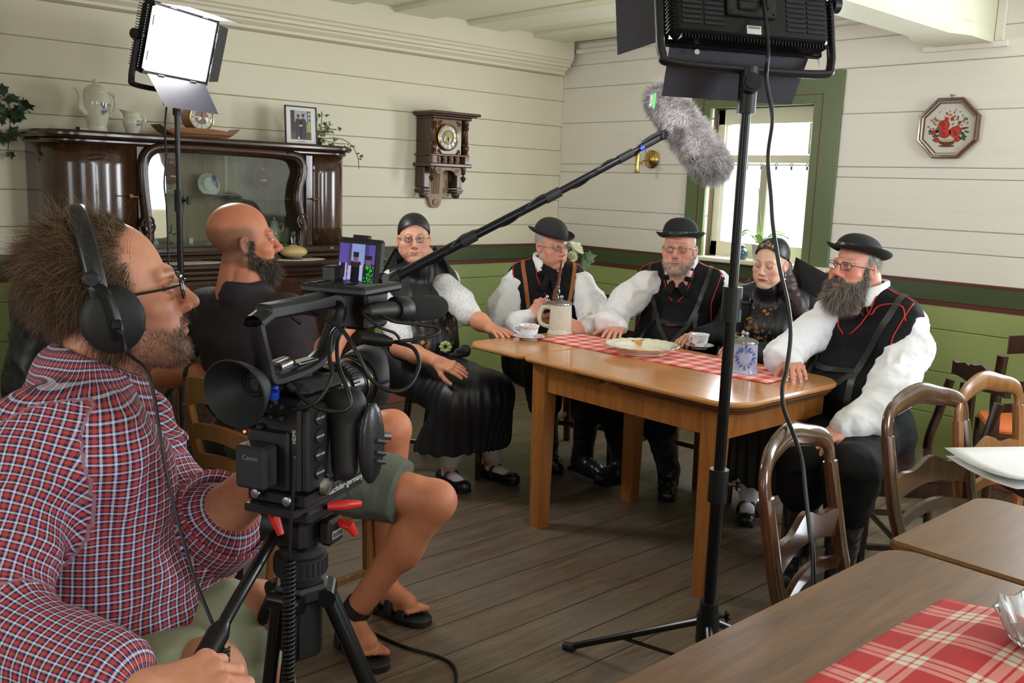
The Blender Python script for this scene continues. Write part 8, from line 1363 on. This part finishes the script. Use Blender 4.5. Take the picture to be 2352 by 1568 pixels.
lo,hi=pieces_box([Tt.w(0,0,0.08),Tt.w(0.2,0.2,-0.58),Tt.w(-0.2,-0.2,-0.58),R_sh,L_sh],0.16);S=Sdf(lo,hi,0.006);Tt.add(S,0.012,neck=False);S.chain([R_sh,R_sh+(R_el-R_sh)*0.62],[0.070,0.068],k=0.04);S.chain([L_sh,L_sh+(L_el-L_sh)*0.62],[0.070,0.068],k=0.04);S.cap(Tt.w(0,0,0.06),Tt.w(0,0.02,0.2),0.058,k=0.01,op='sub');build_sdf(S,'polo_shirt',M_polo,ob,0.005,9,14)
n=36;a=np.linspace(-PI+0.35,PI-0.35,n);mb=MB();mb.grid(np.array([[Tt.w((0.064+dr)*math.sin(q)/Tt.w_,0.006-(0.066+dr)*math.cos(q),0.052+dz-0.02*max(0,-math.cos(q)))for q in a]for dr,dz in((0.0,0.0),(0.0,0.045),(0.006,0.052),(0.020,0.02),(0.030,-0.012))]));mb.build('polo_collar',M_polo,ob,angle=180,solid=0.003)
lo,hi=pieces_box([hipR,hipL,knR,knL,Tt.w(0,0,-0.4)],0.17);S=Sdf(lo,hi,0.006);S.cap(Tt.w(-0.09,0,-0.50),Tt.w(0.09,0,-0.50),0.135,k=0.05);S.cap((hipR+hipL)/2,Tt.w(0,0,-0.48),0.12,0.13,k=0.05);S.cap(hipR,hipR+(knR-hipR)*0.78,0.115,0.100,k=0.03);S.cap(hipL,hipL+(knL-hipL)*0.62,0.115,0.092,k=0.03);S.cut(hipR+(knR-hipR)*0.79,knR-hipR);
so_,V,N=build_sdf(S,'shorts',M_short,ob,0.006,10,6,2);mb=MB();dK=nrm(knR-hipR)
for q0 in(0.25,):
 up=nrm(np.cross(dK,np.cross((0,0,1),dK)));sd=nrm(vd-dK*(vd@dK));c0=hipR+(knR-hipR)*0.40+sd*0.09;cor=[c0+dK*x+np.cross(dK,sd)*y for x,y in((-0.075,-0.06),(0.075,-0.06),(0.075,0.06),(-0.075,0.06),(-0.075,-0.06))];pts=[cor[i]+(cor[i+1]-cor[i])*f for i in range(4)for f in np.linspace(0,1,8,endpoint=False)]+[cor[0]];mb.tube(snap(V,N,pts,0.001),0.0016,5);fl=[c0+dK*-0.045+np.cross(dK,sd)*y for y in np.linspace(-0.06,0.06,8)];mb.tube(snap(V,N,fl,0.001),0.0016,5)
mb.build('pocket_seam',plain('dark_olive_thread',hexc(58,62,52),0.8),so_,angle=180)
for a_,d in((ankR,dR),(ankL,dL)):
 b=np.cross((0,0,1),d);f=A3(a_[0],a_[1],0);mb=MB();out=[(-0.065,0.0),(-0.05,0.034),(0.0,0.038),(0.09,0.052),(0.15,0.05),(0.185,0.025),(0.19,0),(0.178,-0.03),(0.13,-0.046),(0.05,-0.04),(-0.045,-0.034)];mb.prism([(x,y)for x,y in spline([(x,y,0)for x,y in out+out[:1]],66)[:-1,:2]],0.024,(np.column_stack([d,b,(0,0,1)]),f),0.003);sn=mb.build('sandal',M_sandal,ob)
 for x,w_,h_,tw in((0.10,0.047,0.058,1.6),(0.045,0.044,0.085,1.4),(-0.01,0.046,0.115,1.2)):
  mb=MB();q=np.linspace(-0.1,PI+0.1,18);mb.tube([f+d*x+b*(w_*math.cos(t_))+A3(0,0,0.016+(h_-0.012)*max(0,math.sin(t_)))for t_ in q],0.0045,8,True,(d,4.0));mb.build('sandal_strap',M_sandal,sn,angle=180)
def bracelet(p,d,r,w,name,label):mb=MB();d=nrm(d);mb.lathe([(r,-w/2),(r+0.004,-w/2),(r+0.004,w/2),(r,w/2)],p,24,np.column_stack([nrm(np.cross(d,(0.2,1,0.1))),np.cross(d,nrm(np.cross(d,(0.2,1,0.1)))),d]),cap=False);lab(mb.build(name,M_rub,ob),label)
bracelet(ankR+(knR-ankR)*0.09,knR-ankR,0.043,0.034,'ankle_band','black band round the ankle');bracelet(L_wr+(L_el-L_wr)*0.05,L_el-L_wr,0.031,0.03,'wrist_watch','dark wrist watch')
SKC=A3(*hexc(212,148,118)[:3]);Hd=Head(spot(262,672,1.62),math.radians(-19),9,0,1.12);Tt=Torso(spot(205,955,1.62),math.radians(-10),3,0,1.06,1.06,0.9);H9=Hd
oc_=thing('person',(Tt.w(0,0,-0.5)[0],Tt.w(0,0,-0.5)[1],0),'person in a red and blue checked shirt with headphones and glasses operating the video camera','person')
R_sh,L_sh=spot(95,1010,1.46),spot(300,985,1.78);R_el,R_wr=spot(-60,1450,1.30),spot(335,1602,1.22);L_el,L_wr=spot(440,1262,1.74),spot(592,1105,1.62)
def chair_hair(V):
 x,y,z=np.abs(V[:,0]),V[:,1],V[:,2];top=sm(z,0.035,0.06)*sm(-(y-0.045+0.5*np.maximum(0,x-0.03)),0.0,0.02);back=sm(-y,-0.02,0.0)*sm(z,-0.10,-0.07);return np.clip(np.maximum(top,back)+0.6*sm(-np.abs(y-0.015),-0.02,-0.008)*(x>0.06)*(z>-0.03)*(z<0.05),0,1)
hv,hf,hc=head_mesh(0.0016,SKC,mouth='closed',stub=0.5,stubc=(124,100,86),hair=chair_hair,hairc=(88,66,50),browc=(110,84,66),lid=0.7,cheek=0.3,old=1.0,nose=1.12,jaw=1.1)
vd=nrm(CAM_P-R_wr);rh=hand(0.0016,R_wr,spot(465,1562,1.25)-R_wr,A3(0,0,1)*0.75+vd*0.7,1,R_el,SKC*1.02,1.08,curl=(0.75,0.85,0.9,0.95),spread=0.04,thumb=(0.2,0.75),rf=(0.046,0.033));lh=hand(0.002,L_wr,spot(612,1050,1.57)-L_wr,-RIGHT+vd*0.3,-1,L_el,SKC,1.05,curl=(0.7,)*4,thumb=(0.3,0.5),rf=(0.052,0.036))
hp_,kn_=spot(350,1600,1.68),spot(585,1415,1.70);an_=kn_+A3(0.06,-0.02,-kn_[2]+0.1);hp2,kn2=spot(200,1700,1.52),spot(470,1560,1.45);an2=kn2+A3(0.05,0,-kn2[2]+0.1)
body_mesh(oc_,[(Hd.w(hv),hf,hc),core_piece(Tt,[[R_sh,R_el],[L_sh,L_el]],[],SKC),rh,lh,limb([hp_,kn_,an_],[0.08,0.062,0.045],SKC),limb([hp2,kn2,an2],[0.08,0.06,0.045],SKC)]);eyes(oc_,Hd,(4,-4),(80,70,60))
def sweep(P,N,rg):
 b=A3(0,-1,0.05)*sm(P[:,2],0.02,0.08)[:,None]+A3(0,-0.45,-1)*sm(-P[:,2],-0.08,-0.02)[:,None];b=b+0.28*np.stack([vnoise(P*50,k)for k in(1,2,3)],1);b=b-N*(b*N).sum(1,keepdims=True);return b/(np.linalg.norm(b,axis=1,keepdims=True)+1e-6)+N*(0.30+0.30*vnoise(P*28,5))[:,None]
add_hair('hair',oc_,Hd,hv,hf,chair_hair,11000,lambda P:0.036+0.024*sm(-P[:,1],-0.03,0.06),sweep,[(92,68,50),(70,52,40),(116,88,64),(134,106,80)],0.00055,5,0.4,0.35,51)
add_hair('flyaway_hair',oc_,Hd,hv,hf,lambda V:0.9*(V[:,1]<0.035)*(V[:,2]>-0.02)*(V[:,1]+0.6*V[:,2]<0.075),900,0.055,lambda P,N,rg:N*0.9+A3(0,-0.35,0.5)+rg.normal(0,.3,P.shape),[(150,124,96),(120,96,72)],0.0004,5,0.6,0.1,53)
add_hair('stubble',oc_,Hd,hv,hf,beard_mask,4200,lambda P:0.0055+0.007*sm(P[:,1],0.05,0.08),lambda P,N,rg:N*0.6+A3(0,0.1,-1)+rg.normal(0,.3,P.shape),[(112,90,76),(84,66,56),(170,150,132)],0.00032,2,0.3,0.2,52)
glasses(oc_,Hd,'rect',plain('dark_frame',hexc(30,26,27),0.25),0.0022,-0.004,0.0235,0.0165,0.101)
hpn=thing('headphones',Hd.p,'black closed headphones on the head of the cameraman','headphones');a=np.linspace(-0.12*PI,1.12*PI,40);arc=np.stack([0.106*np.cos(a),-0.030+0.012*np.abs(np.cos(a)),0.012+0.119*np.sin(a)],1);arc[:,2]+=0.006*np.sin(a);mb=MB();mb.tube(Hd.w(arc),0.006,10,True,(Hd.d((0,1,0)),2.6));mb.tube(Hd.w(arc[6:-6]*A3(0.95,1,0.95)),0.005,8,True,(Hd.d((0,1,0)),2.4));mb.build('headband',M_leather,hpn,angle=180)
for s in(-1,1):
 Rl=Hd.R@np.column_stack([(0,1,0),(0,0,1),(1,0,0)])@np.diag((1,1,s));c=Hd.w((s*0.078,-0.008,-0.028));mb=MB();mb.lathe([(r*Hd.s,h)for r,h in((0.030,0.0),(0.042,0.002),(0.046,0.010),(0.042,0.018),(0.041,0.020),(0.043,0.026),(0.039,0.034),(0.03,0.040),(0.012,0.044),(0,0.044))],c,40,Rl,sy=1.12);cp=mb.build('ear_cup',M_rub,hpn);mb=MB();P=[Hd.w((s*x,y,z))for x,y,z in((0.103,-0.026,0.03),(0.116,-0.012,0.018),(0.122,-0.006,-0.005),(0.126,-0.004,-0.035),(0.122,-0.004,-0.055))];mb.tube(spline(P,20),0.0055,8,True,(Hd.d((0,1,0)),1.8));q=Hd.w((s*0.128,-0.004,-0.03));mb.box(q-0.008,q+0.008,0.003);mb.build('arm',M_blkg,hpn);mb=MB();mb.lathe([(0,-0.006),(0.014,-0.006),(0.014,0.004),(0.010,0.008),(0,0.008)],Hd.w((s*0.106,-0.024,0.036)),20,Rl);mb.build('pivot',M_blk,hpn)
mb=MB();mb.tube(spline([Hd.w((0.128,0.0,-0.04)),Hd.w((0.128,0.004,-0.075)),spot(338,850,1.44),spot(356,920,1.43),spot(370,1010,1.42),spot(388,1110,1.42),spot(410,1200,1.41),spot(445,1320,1.38),spot(480,1410,1.35),spot(508,1470,1.34),spot(512,1490,1.34)],90),0.0028,7);mb.build('cord',M_cable,hpn,angle=180)
cw_=coil(spot(512,1488,1.34),spot(505,1640,1.34),0.0085,16,0.0026,'coiled_cord','x');cw_.parent=hpn;cw_.location=cw_.location-Vector(hpn.location)
t=NT('checked_shirt_cotton');at=t.n('ShaderNodeAttribute',attribute_name='weave');sp=t.n('ShaderNodeSeparateXYZ');t.l(at.outputs['Vector'],sp.inputs[0])
def wb(o):
 f=t.math('FRACT',t.math('MULTIPLY',o,1/0.0138));r=t.n('ShaderNodeValToRGB');r.color_ramp.interpolation='CONSTANT';el=r.color_ramp.elements
 st=[(0.0,hexc(186,70,56)),(0.34,hexc(30,28,78)),(0.62,hexc(222,224,244)),(0.82,hexc(30,28,78))]
 while len(el)<4:el.new(0.9)
 for e,(p,c)in zip(el,st):e.position=p;e.color=c
 t.l(f,r.inputs[0]);return r.outputs[0]
t.set(Base_Color=t.mix(0.5,wb(sp.outputs[0]),wb(sp.outputs[1])),Roughness=0.85);M_plaid=t.m
def weave(o,V,T,arms):
 L=(V-T.p)@T.R;u=np.arctan2(L[:,0]/T.w_,L[:,1])*0.165;w=L[:,2].copy();dmin=np.hypot(L[:,0]/1.15,L[:,1])*0+9.0;tors=np.maximum(0,np.abs(L[:,0])-0.16*T.w_)*1.0
 for A,B in arms:
  d=segd(V,A,B);ab=nrm(B-A);al=(V-A)@ab;x=nrm(np.cross(ab,(0,0,1)));y=np.cross(x,ab);q=V-A-al[:,None]*ab;an=np.arctan2(q@y,q@x);m=(d<dmin)&(d<0.105)&((tors>0.012)|(al>0.10));u=np.where(m,an*0.075,u);w=np.where(m,al,w);dmin=np.where(m,d,dmin)
 me=o.data;at=me.attributes.new('weave','FLOAT_VECTOR','POINT');at.data.foreach_set('vector',np.column_stack([u,w,0*u]).ravel())
lo,hi=pieces_box([Tt.w(0,0,0.1),Tt.w(0.2,0.2,-0.62),Tt.w(-0.2,-0.2,-0.62),R_sh,L_sh,R_el,R_wr,L_el],0.14);S=Sdf(lo,hi,0.006);Tt.add(S,0.022,neck=False,low=-0.52);S.chain([R_sh,R_el,R_el+(R_wr-R_el)*0.75],[0.080,0.076,0.062],k=0.05);S.chain([L_sh,L_el,L_el+(L_wr-L_el)*0.36],[0.080,0.084,0.082],k=0.045);S.cap(Tt.w(0,0.0,0.06),Tt.w(0,0.03,0.2),0.060,k=0.01,op='sub');V,F=S.net();V=relax(V,F,2,0.5);V0=V.copy();V=wrinkle(V,F,0.0075,9,4);V=relax(V,F,1,0.3);mb=MB();mb.add(V,F);sh_=mb.build('checked_shirt',M_plaid,oc_,angle=180);weave(sh_,V0,Tt,[(R_sh,R_el),(R_el,R_wr),(L_sh,L_el),(L_el,L_wr)]);Ns=vnormals(V,F)
n=40;a=np.linspace(-PI+0.22,PI-0.22,n);rows=[[Tt.w((0.066+dr)*math.sin(q)/Tt.w_,0.010-(0.070+dr)*math.cos(q),(0.062+dz-0.035*max(0,-math.cos(q)))/Tt.h)for q in a]for dr,dz in((0.002,-0.01),(0.0,0.03),(0.004,0.045),(0.012,0.04),(0.024,0.005),(0.036,-0.035))];mb=MB();mb.grid(np.array(rows));cl_=mb.build('shirt_collar',M_plaid,oc_,angle=180,solid=0.002);cl_.data.attributes.new('weave','FLOAT_VECTOR','POINT').data.foreach_set('vector',np.array([[q*0.07,j*0.02,0]for j in range(6)for q in a]).ravel())
a0,dc_=L_el+(L_wr-L_el)*0.26,nrm(L_wr-L_el);e1=nrm(np.cross(dc_,(0,0,1)));e2=np.cross(e1,dc_);q=np.linspace(0,2*PI,41);mb=MB();PR=[(-0.01,0.076),(0.0,0.090),(0.07,0.092),(0.075,0.088),(0.05,0.076)];mb.grid(np.array([[a0+dc_*h+r*(math.cos(x)*e1+math.sin(x)*e2)for x in q]for h,r in PR]));cf=mb.build('rolled_cuff',M_plaid,oc_,angle=180,solid=0.002);cf.data.attributes.new('weave','FLOAT_VECTOR','POINT').data.foreach_set('vector',np.array([[x*0.078,h,0]for h,r in PR for x in q]).ravel())
mb=MB()
for z in(-0.03,-0.12,-0.21,-0.30,-0.39):p=snap(V,Ns,[Tt.w(0.0,0.25,z)],0.002)[0];mb.lathe([(0,0),(0.0055,0),(0.005,0.002),(0,0.0015)],p,12,Tt.R@rotx(-PI/2))
mb.build('shirt_button',plain('pearl_button',hexc(214,208,210),0.3),sh_)
lo,hi=pieces_box([hp_,kn_,hp2,kn2,Tt.w(0,0,-0.5)],0.17);S=Sdf(lo,hi,0.0075);S.cap(Tt.w(-0.09,0,-0.54),Tt.w(0.09,0,-0.54),0.13,k=0.05);S.cap(hp_,hp_+(kn_-hp_)*0.66,0.125,0.112,k=0.03);S.cap(hp2,hp2+(kn2-hp2)*0.7,0.12,0.105,k=0.03);build_sdf(S,'khaki_shorts',plain('khaki_cotton',hexc(164,168,140),0.8,0,0.05,20,bump=0.15),oc_,0.008,8,3)
sto=thing('stool',(hp_[0]-0.08,hp_[1]-0.02,0),'plain dark stool under the cameraman','stool');q=A3(sto.location[0],sto.location[1],0);mb=MB();zt=max(0.35,float(min(hp_[2],hp2[2]))-0.13);mb.lathe([(0,zt-0.03),(0.17,zt-0.03),(0.18,zt-0.015),(0.17,zt),(0,zt)],q,32);mb.build('seat',M_ch_red,sto)
for i in range(4):a=i*PI/2+0.5;mb=MB();mb.tube([q+A3(0.11*math.cos(a),0.11*math.sin(a),zt-0.02),q+A3(0.16*math.cos(a),0.16*math.sin(a),0)],(0.018,0.014),10);mb.build('leg',M_ch_red,sto)
SKD=A3(*hexc(176,108,74)[:3]);Hd=Head(spot(158,716,2.55),math.radians(-25),-2,0,0.98);Tt=Torso(spot(150,838,2.62),math.radians(-20),4,0,0.95,0.95,0.8);og=thing('person',(Tt.p[0],Tt.p[1],0),'person with long black hair and dark green top seen past the cameraman\'s hair','person');hv,hf,hc=head_mesh(0.003,SKD,female=True,browc=(40,30,26));kn=[Tt.w(0.09,0.42,-0.48),Tt.w(-0.09,0.42,-0.48)];hips=[Tt.w(0.09,0.02,-0.48),Tt.w(-0.09,0.02,-0.48)];an=[A3(k[0],k[1],0.06)for k in kn]
R_sh,L_sh=Tt.w(0.19,0,-0.03),Tt.w(-0.19,0,-0.03);R_el,L_el=Tt.w(0.21,0.02,-0.30),Tt.w(-0.21,0.02,-0.30);hl=[hand(0.003,Tt.w(s*0.12,0.22,-0.40),Tt.R[:,1]+A3(0,0,-0.3),(0,0,1),s,e,SKD,0.95)for s,e in((1,R_el),(-1,L_el))];body_mesh(og,[(Hd.w(hv),hf,hc),core_piece(Tt,[[R_sh,R_el],[L_sh,L_el]],[[h,k,a]for h,k,a in zip(hips,kn,an)],SKD)]+hl);eyes(og,Hd)
lo,hi=pieces_box([Tt.w(0.2,0.2,0.1),Tt.w(-0.2,-0.2,-0.55),R_el,L_el],0.13);S=Sdf(lo,hi,0.008);Tt.add(S,0.012,neck=False);S.chain([R_sh,R_el],[0.066,0.055],k=0.04);S.chain([L_sh,L_el],[0.066,0.055],k=0.04);build_sdf(S,'green_top',plain('dark_green_knit',hexc(24,46,42),0.85),og,0.005,10,3)
S=Sdf(Hd.p-A3(0.3,0.3,0.5),Hd.p+0.2,0.007);S.ell(Hd.w((0,-0.025,0.04)),(0.088,0.105,0.09),Hd.R,k=0.02);S.cap(Hd.w((0.0,-0.06,0.0)),Hd.w((0.02,-0.11,-0.22)),0.075,0.055,k=0.05);S.cap(Hd.w((0.06,-0.05,0.0)),Hd.w((0.07,-0.09,-0.2)),0.04,0.035,k=0.05);S.ell(Hd.w((0,0.08,-0.03)),(0.06,0.06,0.08),Hd.R,k=0.02,op='sub');build_sdf(S,'hair',plain('black_hair',hexc(14,13,13),0.45,0,0.2,60),og,0.006,14,4)
S=Sdf(*pieces_box(hips+kn+an,0.15),0.009);S.cap(hips[0],hips[1],0.13,k=0.05);seated_legs(S,hips,kn,an,0.012);build_sdf(S,'trousers',M_wool,og,0.004,10,2)
dup(c2,(Tt.p[0]-0.02,Tt.p[1]+0.0,0),math.radians(-110),'brown chair under the black-haired person at the left edge')
